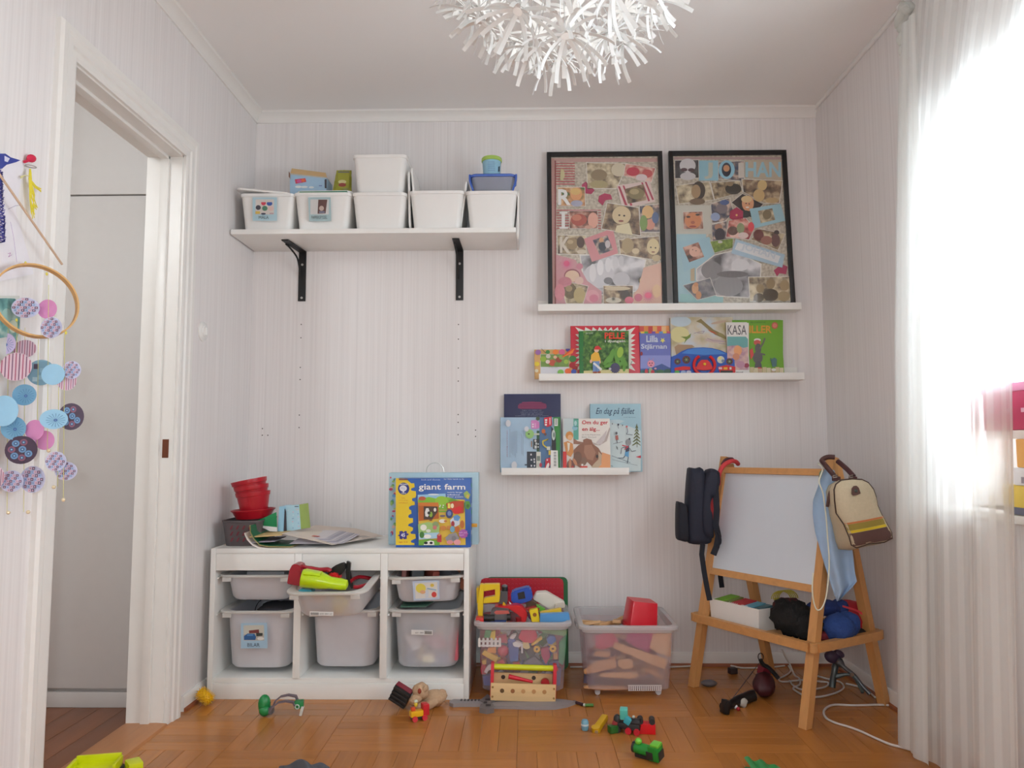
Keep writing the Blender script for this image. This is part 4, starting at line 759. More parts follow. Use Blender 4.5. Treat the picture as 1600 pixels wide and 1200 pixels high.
q.ell(182, 560, 54, 60, (206, 140, 70)).ell(190, 590, 36, 40, (226, 176, 130)).poly([(100, 660), (160, 640), (230, 680), (240, 800), (200, 870), (140, 830)], (206, 140, 80)).poly([(150, 660), (190, 670), (180, 760), (160, 800)], (226, 220, 206)).rect(88, 790, 140, 1066, (206, 60, 60)).ell(200, 1000, 60, 90, (120, 84, 76)).ell(190, 960, 20, 70, (190, 130, 96)).ell(260, 940, 22, 60, (190, 130, 96), 12, -.5).rect(340, 1000, 440, 1060, (206, 70, 60)).star(366, 985, 10, 26, 7, (240, 236, 230)).rect(214, 1000, 240, 1066, (180, 50, 60)); q.build('cover_print', t)
# ================================================================== low cabinet with sliding bins
CX0, CX1, CYF, CYB, CH = .0358, 1.0258, -.455, -.022, .56
t = thing('storage_cabinet', 'low white cabinet with three bays of sliding plastic bins', 'cabinet', ((CX0+CX1)/2, -.24, 0))
TK = .0195; CW = M((235, 234, 230), .32, n=.015)
for x in (CX0, CX1-TK): MB().box((x, CYF, 0), (x+TK, CYB, CH), CW, .001).build('side_panel', t)
MB().box((CX0+TK, CYF, CH-.019), (CX1-TK, CYB, CH-.0002), CW, .001).build('top_panel', t)
MB().box((CX0+TK, CYF+.006, .058), (CX1-TK, CYB-.006, .077), CW, .001).build('floor_panel', t)
MB().box((CX0+TK, CYF+.001, .0), (CX1-TK, CYF+.018, .0575), CW, .001).build('plinth', t)
MB().box((CX0+TK, CYB-.006, .0), (CX1-TK, CYB-.001, CH-.02), CW).build('back_panel', t)
DV = (.3590, .6880)
for x in DV: MB().box((x, CYF, .0775), (x+.027, CYB-.007, .5405), CW, .001).build('divider', t)
BAYS = ((CX0+TK, DV[0]), (DV[0]+.027, DV[1]), (DV[1]+.027, CX1-TK))
for i, (a, b) in enumerate(BAYS):
    MB().box((a+.001, CYF+.002, .477), (b-.001, CYF+.016, .5405), CW, .001).build('top_rail', t)
    for z in (.315, .452):
        for x0, x1 in ((a, a+.006), (b-.006, b)): MB().box((x0, CYF+.02, z-.010), (x1, CYB-.02, z-.004), CW).build('bin_runner', t)
MILK = plastic('milky_bin', (240, 240, 245), .90, r=.38, trans=.30)
MILK2 = plastic('milky_bin_clearer', (242, 242, 246), .50, r=.38, trans=.30)
RIM = plastic('milky_rim', (236, 235, 232), .92, r=.3, trans=.3)
def tub(mb, T, w, dp, h, k, r, mat, rim, wall=.0025, rw=.012, rh=.006):
    """open tapered tub, origin at centre of its base"""
    R = lambda s_, e, z: [(a, b, z) for a, b in rrect(w*s_+e, dp*s_+e, r)]
    mb.loft([R(k, -.02, .004), R(k, -.012, .001), R(k, 0, .010), R(1, 0, h-rh)], mat, True, False, T)
    mb.loft([R(1, -2*wall, h-rh), R(k, -2*wall, .012), R(k, -.02, .006)], mat, False, True, T)
    mb.loft([R(1, 0, h-rh), R(1, rw*2, h-rh), R(1, rw*2+.002, h-rh+.002), R(1, rw*2-.002, h), R(1, -2*wall, h), R(1, -2*wall, h-rh)], rim, False, False, T)
def bin_(label, T, h, mat, tabs=True):
    loc = T.translation
    t = thing('storage_bin', label, 'bin', loc, 'milky plastic bins of the low cabinet')
    mb = MB(); dp = .42
    # body narrower than the rim; the front swells gently
    def R(w, d0, e, z):
        pts = []
        for a, b in rrect(w+e, d0+e, .045, 6):
            if b < 0: b -= .014*(1-(2*a/w)**2)*(z/h)
            pts.append((a, b, z))
        return pts
    mb.loft([R(.225, .335, -.03, .004), R(.225, .335, -.012, .0), R(.230, .34, 0, .012), R(.252, .372, 0, h-.008)], mat, True, False, T)
    mb.loft([R(.252, .372, -.006, h-.008), R(.230, .34, -.006, .014), R(.225, .335, -.03, .006)], mat, False, True, T)
    mb.build('tub_body', t)
    def Q(w, d0, z): return R(w, d0, 0, z)
    MB().loft([Q(.252, .372, h-.009), Q(.300, .412, h-.009), Q(.303, .415, h-.006), Q(.302, .414, h-.001), Q(.298, .410, h), Q(.250, .370, h-.001), Q(.246, .366, h-.004), Q(.246, .366, h-.009)], RIM, False, False, T).build('rim', t)
    for sx in (-1, 1): MB().cbox((sx*.112, -.206, h-.017), (.034, .006, .016), RIM, (0, 0, 0), .002, T).build('rim_tab', t)
    return t
def TB(x, y, z, rx=0, ry=0, rz=0): return X.Translation((x, y, z)) @ Euler((math.radians(rx), math.radians(ry), math.radians(rz))).to_matrix().to_4x4()
bc = [(a+b)/2 for a, b in BAYS]
s1 = bin_('shallow grey bin, upper one in the bay nearest the doorway', TB(bc[0], -.236, .357), .101, MILK)
d1 = bin_('deep milky bin with the light blue BILAR picture label', TB(bc[0]+.004, -.236, .101), .222, MILK)
s2 = bin_('shallow bin pulled out and tipping down under the lime green toy', TB(bc[1]-.002, -.410, .3545, 7.5, -1.2, -3.5), .101, MILK2)
d2 = bin_('plain deep milky bin in the middle bay beneath the pulled-out bin', TB(bc[1]+.004, -.226, .103), .222, MILK)
s3 = bin_('shallow bin with a picture of a yellow ball and bottle, slightly askew', TB(bc[2], -.252, .354, 0, -1.6, 1), .101, MILK)
d3 = bin_('deep bin with a white barcode strip and toys showing dimly through', TB(bc[2], -.236, .105), .222, MILK2)
# labels on the bins (crop 320,850 x4.615)
def fp(px, py, y): return at(px, py, y)
q = Pr((.2, -.4365, .2), (0, -1, -.10), 320, 850, 4.615, base=.002)
q.poly([(262, 570), (450, 566), (454, 750), (262, 752)], (168, 200, 222)).poly([(280, 585), (428, 583), (430, 694), (282, 694)], (200, 200, 190)).rect(282, 650, 428, 694, (186, 180, 172)).poly([(285, 690), (284, 662), (310, 644), (360, 646), (372, 668), (366, 690)], (50, 96, 150)).rect(306, 650, 350, 660, (90, 140, 190)).poly([(320, 622), (392, 614), (394, 640), (322, 642)], (120, 60, 60)).poly([(372, 640), (420, 640), (418, 660), (374, 664)], (60, 66, 62)).ell(405, 680, 24, 12, (226, 224, 220)).text('BILAR', 310, 712, 398, 738, (84, 92, 110)); q.build('picture_label', d1)
q = Pr((.86, -.4660, .41), (0, -1, -.16), 580, 850, 4.615, base=.002)
q.poly([(300, 268), (490, 260), (494, 396), (306, 408)], (188, 204, 226)).poly([(314, 280), (476, 272), (480, 384), (320, 394)], (222, 220, 214)).ell(358, 318, 36, 34, (226, 212, 90)).ell(372, 344, 20, 14, (220, 170, 130)).ell(440, 296, 14, 12, (222, 196, 90)).poly([(392, 340), (404, 322), (416, 340), (414, 384), (390, 386)], (206, 214, 226)).line([(404, 318), (470, 330)], 8, (140, 180, 210)).ell(454, 362, 18, 20, (214, 76, 70)); q.build('picture_label', s3)
BAR = (226, 226, 224)
def barcode(q, x0, y0, x1, y1, bx0, bx1, txt):
    q.poly([(x0, y0), (x1, y0+4), (x1, y1+4), (x0, y1)], BAR)
    n = 16
    for k in range(n): q.rect(bx0+(bx1-bx0)*k/n, y0+8, bx0+(bx1-bx0)*(k+(.6 if k % 3 else .3))/n, y1-5, (60, 60, 60))
    q.text(txt, txt and min(bx1+6, x1-60) if bx0-x0 < x1-bx1 else x0+30, (y0+y1)/2-4, x1-8 if bx0-x0 < x1-bx1 else bx0-6, (y0+y1)/2+7, (110, 110, 110))
q = Pr((.86, -.4365, .25), (0, -1, -.10), 580, 850, 4.615, base=.002); barcode(q, 290, 617, 444, 652, 384, 440, '601 084'); q.build('barcode_strip', d3)
q = Pr((.52, -.6320, .36), (0, -1, -.05), 320, 850, 4.615, base=.002); barcode(q, 758, 484, 928, 514, 764, 826, '600 084 63'); q.build('barcode_strip', s2)
# things glimpsed in and over the bins
def ptoy(name, label, cat, crop, pts, y, th, col, group=None, mat=None, r=.35, bev=0):
    """a moulded toy: outline read at its own depth y, with real thickness th behind it"""
    ox, oy, sc = crop; ps = [at(ox+a/sc, oy+b/sc, y) for a, b in pts]
    bm = bmesh.new(); n = len(ps); lo = [bm.verts.new(p) for p in ps]; hi = [bm.verts.new(p+V((0, th, 0))) for p in ps]
    bm.faces.new(lo); bm.faces.new(list(reversed(hi)))
    for i in range(n): bm.faces.new((lo[i], hi[i], hi[(i+1) % n], lo[(i+1) % n]))
    bmesh.ops.recalc_face_normals(bm, faces=bm.faces)
    if bev: bmesh.ops.bevel(bm, geom=bm.edges[:], offset=bev, segments=2, affect='EDGES', clamp_overlap=True)
    mb = MB(); mb.bm(bm, mat or M(col, r)); return mb, name, label, cat, group
def toy(*a, **k):
    mb, nm, lb, ct, g = ptoy(*a, **k); return mb.single(nm, lb, ct, g)
CB = (320, 850, 4.615)
# lime toy, red toy, black handles, red hoop in the pulled-out bin
t = thing('toy_flashlight', 'shiny lime green bottle-shaped plastic toy lying in the pulled-out bin', 'toy', at(508, 918, -.60))
a, b = at(472, 903, -.60), at(544, 913, -.585)
ax = (b-a); T = X.Translation(a) @ ax.to_track_quat('X', 'Z').to_matrix().to_4x4(); Ln = ax.length
LIME = M((190, 222, 20), .18)
def ov(x, ry, rz, oz=0): return [(x, ry*math.cos(2*PI*k/20), oz+rz*math.sin(2*PI*k/20)) for k in range(20)]
MB().loft([ov(0, .036, .031), ov(.004, .038, .033), ov(Ln*.42, .036, .030), ov(Ln*.62, .028, .0215, -.003), ov(Ln*.85, .026, .021, -.003), ov(Ln*.97, .022, .018, -.003), ov(Ln, .010, .008, -.003)], LIME, T=T).build('body', t)
MB().loft([ov(Ln*.05, .038, .012, .022), ov(Ln*.40, .030, .010, .022)], LIME, T=T).build('top_ridge', t)
t = thing('toy_hammer_drill', 'dark red plastic toy with a ribbed end lying behind the lime green toy', 'toy', at(458, 915, -.575))
RT_ = M((160, 24, 40), .25)
hb, *_ = ptoy('a', 'b', 'c', CB, [(590, 288), (608, 190), (630, 148), (660, 146), (686, 160), (700, 300), (690, 306)], -.570, .07, (160, 24, 40), bev=.004, mat=RT_); hb.build('ribbed_head', t)
MB().tube([at(465, 884, -.53), at(480, 887, -.535), at(498, 890.5, -.54), at(512, 890, -.54), at(516, 893, -.54)], [.008, .008, .0075, .007, .009], RT_, 10, 3).build('handle', t)
t = thing('toy_grip', 'black plastic toy with two upright handles sticking out of the pulled-out bin', 'toy', at(535, 900, -.50))
BK = M((22, 22, 24), .4)
hb, *_ = ptoy('a', 'b', 'c', CB, [(868, 218), (930, 160), (985, 136), (1008, 136), (1014, 170), (990, 215), (960, 236), (900, 226)], -.52, .025, (22, 22, 24), bev=.004); hb.build('curved_handle', t)
hb, *_ = ptoy('a', 'b', 'c', CB, [(1022, 120), (1034, 132), (1050, 132), (1044, 200), (1060, 290), (1060, 330), (1020, 260), (1014, 190)], -.50, .02, (22, 22, 24), bev=.003); hb.build('upright_handle', t)
mb = MB(); mb.tube([at(548, 908, -.50), at(560, 901.5, -.42), at(578, 903.5, -.40), at(586, 906, -.45), at(578, 912, -.50), at(560, 917, -.54), at(552, 917, -.55)], .007, RT_, 8, 4); mb.single('toy_hoop', 'dark red ring handle lying at the far side of the pulled-out bin', 'toy')
toy('toy_cup', 'bright red rounded plastic toy between the lime toy and the black handles', 'toy', CB, [(880, 226), (910, 206), (960, 222), (975, 260), (900, 262)], -.545, .05, (206, 30, 36), bev=.006)
toy('toy_block', 'turquoise sliver of a toy under the lime green toy', 'toy', CB, [(666, 340), (690, 324), (770, 332), (770, 360), (680, 360)], -.602, .05, (60, 150, 170), bev=.003)
MB().ell(at(531, 944, -.56), (.030, .030, .030), M((226, 206, 60), .4), n=16).single('toy_ball', 'yellow ball showing through the front of the pulled-out bin', 'ball')
toy('toy_block', 'orange toy dimly visible through the pulled-out bin', 'toy', CB, [(770, 372), (850, 366), (850, 420), (780, 424)], -.565, .04, (222, 150, 110), bev=.004)
CR = (580, 850, 4.615); GG = 'toys dimly visible in the lower bin by the crates'
for k, (lb, pts, y, col) in enumerate((
 ('white cloth-like toy dimly visible in the deep barcode bin', [(240, 660), (280, 640), (370, 680), (350, 760), (300, 770)], -.405, (240, 236, 236)),
 ('magenta toy dimly visible in the deep barcode bin', [(370, 660), (500, 650), (560, 740), (470, 760), (390, 700)], -.395, (206, 90, 120)),
 ('dark blue toy low in the deep barcode bin', [(250, 740), (330, 770), (330, 860), (250, 860)], -.385, (90, 100, 140)),
 ('ochre stick dimly visible in the deep barcode bin', [(360, 730), (384, 740), (350, 840), (328, 838)], -.404, (222, 190, 120)),
 ('cream square card dimly visible in the deep barcode bin', [(364, 790), (456, 790), (456, 856), (366, 856)], -.407, (240, 230, 206)),
 ('blue-violet toy at the foot of the deep barcode bin', [(450, 800), (560, 790), (560, 860), (460, 865)], -.390, (120, 120, 170)),
 ('pink-red toy at the side of the deep barcode bin', [(560, 640), (626, 610), (626, 840), (560, 850)], -.390, (214, 110, 126)),
 ('yellow toy high in the deep barcode bin', [(450, 640), (500, 610), (520, 660), (470, 680)], -.385, (230, 206, 120)))):
    toy('bin_toy', lb, 'toy', CR, pts, y, .05, col, GG, bev=.003)
for k, (x, w, c, lb) in enumerate(((.755, .02, (206, 130, 120), 'pink toy peeping over the upper bin with the ball picture, at its left'), (.80, .05, (110, 114, 118), 'grey toy peeping over the upper bin with the ball picture'), (.86, .03, (214, 110, 96), 'coral red toy peeping over the upper bin with the ball picture'), (.925, .04, (140, 140, 150), 'bluish toy peeping over the upper bin with the ball picture'), (.968, .02, (222, 150, 120), 'salmon toy peeping over the upper bin with the ball picture, nearest the crates'))):
    MB().cbox((x, -.26, .428), (w, .12, .070), M(c, .5), (.1*k, .06, .2*k), .006).single('bin_toy', lb, 'toy', 'toys peeping over the upper bin by the crates')
mb = MB(); mb.ell((.25, -.28, .300), (.085, .07, .028), M((70, 68, 74), .7), n=16, jit=.25, fr=30); mb.single('toy_bag', 'dark grey lump of toys heaped in the deep BILAR bin', 'toy')
mb = MB(); mb.tube([at(398, 956, -.40), at(400, 948, -.36), at(404, 941, -.33), at(408, 938, -.30)], .0016, BK, 6, 3); mb.single('toy_cable', 'thin black cord curling up out of the deep BILAR bin', 'cord')
mb = MB(); mb.box((.14, -.36, .408), (.29, -.12, .4585), M((190, 190, 194), .6), .006).single('toy_case', 'pale grey case lying in the shallow upper bin nearest the doorway', 'toy')
MB().plate([(.76, -.42, .332), (.86, -.43, .336), (.92, -.2, .350), (.76, -.2, .345)], (0, 0, .004), M((70, 106, 90), .6)).single('green_sheet', 'dark green sheet lying over the deep barcode bin', 'paper')

# ================================================================== on top of the cabinet
ZT = CH
def wp(px, py, y): return at(px, py, y)
# grey basket with slanted slots
t = thing('basket', 'dark grey plastic basket with slanted slots in the corner of the cabinet top', 'basket', (.115, -.29, ZT))
GB = M((92, 84, 86), .5)
mb = MB(); R = lambda k, z: [(.122+a*k, -.285+b*k, z) for a, b in rrect(.155, .22, .03)]
mb.loft([R(.86, ZT), R(1, ZT+.092), R(1.04, ZT+.093), R(1.04, ZT+.099), R(.97, ZT+.099), R(.84, ZT+.006), R(.84, ZT+.004)], GB, True, True); mb.build('body', t)
sl = MB(); DKG = M((50, 40, 44), .7)
for r_ in range(3):
    for c_ in range(4):
        x = .086+c_*.024; z = ZT+.026+r_*.024; y = -.285-.110*(.86+.14*(z-ZT)/.092)-.0006
        MB().plate([(x-.005, y, z-.009), (x+.002, y, z-.009), (x+.010, y, z+.008), (x+.003, y, z+.008)], (0, -.0005, 0), M((120, 44, 56), .7)).build('slot', t)
# nested red pots
RP = M((178, 26, 40), .28)
def pot(label, base, tilt, r0, r1, h, lip=.003):
    T = X.Translation(base) @ Euler(tilt).to_matrix().to_4x4(); mb = MB()
    mb.lathe([(.001, 0), (r0, 0), (r0+(r1-r0)*.82, h*.82), (r1*.98+lip*.5, h*.83), (r1+lip, h*.985), (r1+lip, h), (r1-.002, h), (r0-.003, .004), (.001, .004)], RP, T, 28, False, False)
    return mb.single('plant_pot', label, 'pot', 'stack of red plastic pots')
pot('shallow red saucer resting on the grey basket under the stacked red pots', (.135, -.285, ZT+.1000), (0, -.05, 0), .066, .085, .036)
pot('red pot standing on the red saucer, lower of two nested', (.140, -.285, ZT+.1075), (0, -.10, 0), .050, .066, .098)
pot('topmost red pot, nested in another red pot and leaning', (.132, -.285, ZT+.158), (0, -.20, 0), .049, .068, .098)
pot('red pot between the lower and the topmost of the nested stack', (.136, -.285, ZT+.134), (0, -.14, 0), .049, .066, .098)
# magazine with a curled edge, folder, papers, envelope (crop 340,730 x5.714)
CC = (340, 730, 5.714)
def cq(x, y, Y): return at(340+x/5.714, 730+y/5.714, Y)
def curl(pts, Y0, Y1, th, m, name, label, cat, dx=0):
    p = [cq(a, b, Y0) for a, b in pts]; q = []
    for i in range(len(p)-1):
        for k in range(4): q.append(p[i].lerp(p[i+1], k/4))
    q.append(p[-1]); mb = MB(); n = len(q); vs = []
    for v in q: vs += [(v.x, Y0, v.z), (v.x+dx, Y1, v.z), (v.x+dx, Y1, v.z+th), (v.x, Y0, v.z+th)]
    fs = [(0, 1, 2, 3), tuple((n-1)*4+k for k in (3, 2, 1, 0))]
    for i in range(n-1):
        for k in range(4): fs.append((i*4+k, i*4+(k+1) % 4, i*4+4+(k+1) % 4, i*4+4+k))
    mb.add(vs, fs, m); return mb.single(name, label, cat)
t_pts = [(238, 596), (262, 650), (310, 700), (370, 728), (450, 734), (800, 736), (1190, 738)]
curl(t_pts, -.445, -.30, .0045, M((236, 226, 222), .5), 'magazine', 'white magazine curling up at one end, lowest on the cabinet top', 'magazine')
curl([(296, 520), (300, 580), (330, 640), (380, 690), (460, 702), (650, 704)], -.438, -.27, .0016, M((30, 96, 62), .5), 'folder', 'dark green folder curling up under the loose papers', 'folder', .01)
curl([(284, 522), (292, 590), (326, 650), (374, 698), (456, 712), (660, 714)], -.441, -.28, .0016, M((206, 190, 130), .5), 'card_sheet', 'yellowish card sheet between green folder and white magazine', 'paper', .005)
tp = thing('paper_stack', 'fanned stack of grey papers over the green folder on the cabinet', 'paper', cq(900, 700, -.36))
for k in range(8):
    f = k/7; a, b, c, d = (640+8*k, 690-9*k), (1120-26*k, 694-10*k), (1080-20*k, 640-4*k), (660+10*k, 640-6*k)
    z0 = [cq(*a, -.425), cq(*b, -.425)]; zz = .5735+.0022*k
    MB().plate([(z0[0].x, -.425+.004*k, zz), (z0[1].x, -.42+.004*k, zz+.001), (z0[1].x+.02, -.22, zz+.012), (z0[0].x+.03, -.20, zz+.012)], (0, 0, .0014), M(((188, 182, 190), (206, 200, 204), (170, 166, 178))[k % 3], .6)).build('sheet', tp)
MB().plate([(.186, -.435, .5790), (.275, -.435, .5830), (.275, -.3, .586), (.188, -.3, .582)], (0, 0, .003), M((150, 146, 160), .6)).build('sheet', tp)
# buff envelope: thin slab
e = [(.300, -.430, .6125), (.498, -.442, .5715), (.640, -.160, .5720), (.500, -.04, .590), (.34, -.10, .610)]
t = thing('envelope', 'large buff envelope lying slanted on the paper heap', 'envelope', (.47, -.25, .575))
MB().plate(e, (0, 0, .002), M((212, 198, 186), .6)).build('body', t)
MB().plate([(.545, -.280, .5752), (.600, -.220, .5756), (.570, -.195, .5786), (.520, -.250, .5800)], (0, 0, .0004), M((176, 166, 160), .6)).build('stamp_mark', t)
MB().plate([(.400, -.375, .5978), (.424, -.370, .5942), (.428, -.355, .5945), (.404, -.36, .598)], (0, 0, .0006), M((196, 80, 80), .6)).build('red_mark', t)
MB().plate([(.175, -.432, .5985), (.300, -.435, .6065), (.300, -.30, .6105), (.18, -.30, .602)], (0, 0, .004), M((206, 176, 120), .6)).single('card_folder', 'tan cardboard folder edge on the paper heap', 'folder')
MB().plate([cq(1000, 545, -.012), cq(1030, 455, -.012), cq(1180, 490, -.012), cq(1180, 560, -.012)], (0, .001, 0), M((228, 224, 224), .6)).single('paper_sheet', 'white paper corner standing against the wall behind the envelope', 'paper')
MB().plate([cq(330, 490, -.345), cq(525, 400, -.345), cq(533, 575, -.345), cq(480, 575, -.345), cq(400, 530, -.345)], (0, -.002, 0), M((24, 130, 76), .5)).single('folder_flap', 'bright green triangular folder flap beside the red pots', 'folder')
MB().plate([cq(330, 492, -.348), cq(400, 522, -.348), cq(530, 536, -.348), cq(533, 575, -.348), cq(470, 572, -.348), cq(390, 534, -.348)], (0, -.001, 0), M((224, 222, 222), .6)).single('paper_strip', 'white curved paper strip in front of the green flap', 'paper')
t = thing('card_box', 'pale blue slipcase edge standing next to the green flap', 'box', cq(565, 572, -.33))
hb, *_ = ptoy('', '', '', CC, [(535, 572), (550, 352), (598, 350), (588, 574)], -.335, .09, (150, 196, 220)); hb.build('sleeve', t)
MB().plate([cq(590, 574, -.334), cq(598, 372, -.334), cq(606, 400, -.334), cq(612, 574, -.334)], (0, .06, 0), M((52, 44, 52), .6)).build('gap_shade', t)  # dark slab stands in for the shade between the two cartons
t = thing('card_box', 'pale blue patterned carton with an olive side standing on the paper heap', 'box', cq(680, 572, -.32))
hb, *_ = ptoy('', '', '', CC, [(614, 576), (603, 347), (728, 334), (744, 552)], -.325, .02, (170, 206, 220)); hb.build('front', t)
MB().plate([cq(744, 552, -.325), cq(729, 334, -.325), cq(808, 320, -.25), cq(828, 540, -.25)], (0, .002, 0), M((160, 182, 92), .5)).build('olive_side', t)
q = Pr((.3, -.3255, .65), (0, -1, 0), *CC)
for k in range(14): q.ell(630+(k*47) % 95, 385+(k*71) % 170, 5+k % 4, 4+k % 3, ((206, 222, 226), (140, 170, 200), (220, 190, 200))[k % 3], 8)
q.line([(690, 350), (725, 350)], 6, (60, 60, 60)).ell(712, 376, 18, 10, (190, 200, 206)); q.build('front_print', t)
# puzzle box (crop 600,720 x8)
t = thing('puzzle_box', 'blue and yellow giant farm puzzle box standing on the cabinet', 'puzzle box', (.888, -.36, ZT))
C8 = (600, 720, 8); YB = -.425
pb = [at(600+a/8, 720+b/8, YB) for a, b in ((148, 240), (1085, 240), (1085, 1050), (148, 1052))]
x0, x1, z1 = pb[3].x, pb[1].x, pb[0].z
BLU, YEL = (42, 92, 172), (232, 200, 40)
MB().box((x0, YB, ZT+.0005), (x1, YB+.075, z1+.006), M(BLU, .35), .001).build('carton', t)
q = Pr((x0, YB, ZT), (0, -1, 0), *C8, clip=(146, 205, 1090, 1052))
q.poly([(148, 216), (270, 222), (318, 262), (340, 282), (378, 280), (384, 330), (340, 346), (340, 372), (398, 380), (402, 430), (396, 460), (352, 470), (352, 500), (384, 512), (384, 552), (340, 560), (312, 580), (316, 606), (340, 620), (344, 660), (310, 676), (302, 700), (320, 716), (362, 716), (362, 770), (310, 790), (300, 812), (330, 822), (364, 836), (360, 870), (330, 890), (336, 912), (392, 916), (398, 970), (360, 986), (336, 1000), (340, 1020), (380, 1030), (380, 1052), (148, 1052)], YEL)
q.ell(246, 348, 72, 76, (38, 50, 130)).ell(240, 345, 46, 38, (226, 226, 232)).ell(224, 340, 16, 14, (206, 206, 222)).ell(250, 350, 18, 14, (206, 210, 226)).rect(234, 380, 252, 396, (226, 226, 232)).text('ORCHARD', 192, 284, 302, 304, (236, 236, 240), .02).text('TOYS', 216, 398, 276, 414, (236, 236, 240), .02)
q.text('new', 222, 460, 264, 472, (206, 130, 40)).text('extra large', 184, 488, 300, 502, (206, 120, 40)).text('talkabout', 186, 516, 300, 530, (206, 120, 40))
q.poly([(172, 930), (196, 920), (196, 880), (232, 876), (246, 896), (262, 876), (286, 880), (286, 906), (308, 910), (306, 926), (284, 934), (286, 974), (252, 980), (240, 962), (224, 980), (198, 974), (198, 946)], (64, 60, 140)).text('45', 214, 904, 264, 950, (236, 236, 240), .02).text('age 3-6', 186, 1004, 296, 1028, (206, 120, 40), .01)
q.text('giant', 434, 290, 712, 384, (238, 238, 240), .016).text('farm', 756, 288, 1018, 360, (238, 238, 240), .016)
for k, s_ in enumerate(('extra large', 'talkabout', 'floor puzzle')): q.text(s_, 792, 386+k*28, (980, 950, 994)[k], 404+k*28, (226, 230, 240), .01)
q.text('look and discuss', 470, 226, 704, 244, (206, 214, 232)).text('for little hands to fit', 750, 216, 1000, 238, (206, 214, 232)).rect(190, 222, 300, 240, (120, 80, 90))
q.poly([(424, 424), (770, 408), (776, 470), (1010, 486), (1022, 1050), (440, 1050)], (226, 190, 70)).poly([(424, 424), (770, 408), (770, 480), (424, 490)], (150, 196, 226)).ell(620, 420, 70, 10, (226, 232, 236))
q.poly([(430, 480), (560, 450), (700, 480), (780, 450), (900, 480), (1010, 520), (1010, 640), (430, 640)], (130, 186, 56)).ell(720, 500, 80, 60, (150, 196, 60)).ell(480, 470, 46, 26, (190, 90, 60)).ell(860, 500, 50, 26, (110, 160, 50))
for x, y in ((700, 572), (744, 556), (706, 556), (738, 580)): q.ell(x, y, 9, 8, (236, 236, 230), 8)
q.poly([(430, 520), (680, 520), (690, 720), (440, 750)], (182, 96, 34)).poly([(500, 568), (670, 570), (672, 640), (606, 730), (500, 730)], (76, 60, 50)).poly([(430, 520), (680, 520), (690, 570), (436, 560)], (206, 120, 46)).poly([(515, 640), (530, 590), (560, 590), (580, 650), (550, 700), (520, 690)], (226, 226, 224)).ell(640, 610, 16, 24, (230, 224, 216)).ell(590, 668, 20, 34, (140, 176, 60)).ell(566, 650, 20, 20, (60, 60, 56))
q.rect(690, 610, 790, 620, (206, 160, 90)).rect(690, 640, 790, 650, (206, 160, 90)).poly([(780, 530), (880, 500), (1000, 500), (1000, 650), (900, 660), (800, 620)], (190, 70, 40)).rect(800, 530, 832, 590, (230, 214, 90)).ell(856, 560, 20, 30, (240, 226, 190)).poly([(860, 600), (950, 560), (985, 600), (940, 660), (880, 660)], (214, 40, 44)).ell(820, 660, 44, 56, (60, 70, 120)).ell(820, 655, 24, 30, (120, 140, 190)).poly([(830, 740), (880, 690), (950, 700), (950, 790), (900, 820), (840, 800)], (206, 214, 226)).poly([(870, 690), (920, 670), (960, 700), (930, 750), (880, 740)], (96, 150, 206)).ell(864, 784, 22, 36, (160, 50, 60)).ell(980, 790, 26, 50, (190, 110, 50))
q.ell(735, 750, 44, 24, (236, 232, 220)).ell(772, 750, 20, 12, (190, 120, 60)).ell(736, 686, 34, 14, (110, 96, 120)).ell(590, 736, 20, 12, (140, 80, 40)).poly([(430, 790), (560, 760), (700, 800), (690, 900), (540, 940), (440, 940)], (160, 196, 120)).ell(500, 830, 40, 38, (236, 236, 226)).ell(560, 870, 30, 20, (226, 230, 220)).ell(650, 790, 40, 36, (140, 160, 110)).ell(640, 830, 26, 26, (200, 120, 120)).ell(744, 836, 40, 30, (200, 130, 60)).ell(815, 830, 30, 26, (206, 140, 70)).ell(860, 850, 30, 40, (120, 170, 196)).ell(920, 850, 30, 40, (200, 110, 50))
q.poly([(440, 900), (700, 890), (700, 960), (440, 980)], (170, 206, 226)).ell(550, 940, 46, 26, (240, 240, 236)).ell(480, 920, 30, 40, (70, 130, 60)).poly([(440, 990), (560, 970), (700, 1000), (700, 1050), (440, 1050)], (110, 170, 60)).poly([(500, 1048), (520, 1010), (580, 990), (630, 1000), (636, 1046)], (236, 234, 230)).ell(530, 1020, 24, 16, (30, 30, 34)).ell(596, 1020, 20, 16, (30, 30, 34)).poly([(670, 920), (700, 900), (724, 920), (724, 1010), (672, 1010)], (186, 50, 66)).ell(696, 916, 18, 16, (214, 150, 110))
q.poly([(770, 960), (820, 910), (900, 890), (950, 960), (900, 1010), (800, 1010)], (150, 146, 150)).ell(830, 1010, 40, 26, (222, 150, 150)).ell(920, 1010, 44, 34, (230, 160, 166)).ell(880, 960, 30, 30, (130, 126, 130)).star(996, 905, 50, 64, 10, (170, 90, 170)).text('talk and\nlearn', 946, 880, 1040, 930, (226, 190, 226)).poly([(1000, 400), (1040, 370), (1084, 420), (1060, 480), (1010, 450)], (150, 180, 90)).poly([(1020, 500), (1070, 500), (1088, 560), (1060, 605), (1024, 590)], (90, 150, 60)).ell(1050, 440, 20, 24, (206, 180, 90)).ell(1052, 560, 18, 24, (70, 110, 50))
q.build('front_print', t)
q = MB()
for k in range(9): q.box((x1+.0003, YB+.008+(k*13 % 50)*.001, ZT+.02+k*.026), (x1+.0007, YB+.03+(k*17 % 35)*.001, ZT+.036+k*.026), M(((60, 140, 130), (206, 214, 220), (90, 120, 180), (190, 180, 120))[k % 4], .4))
o = q.build('side_print', t); o['kind'] = 'stuff'
MB().box((x1+.0004, YB+.045, ZT+.072), (x1+.022, YB+.052, ZT+.086), M((226, 160, 40), .4), .002).build('orange_catch', t)
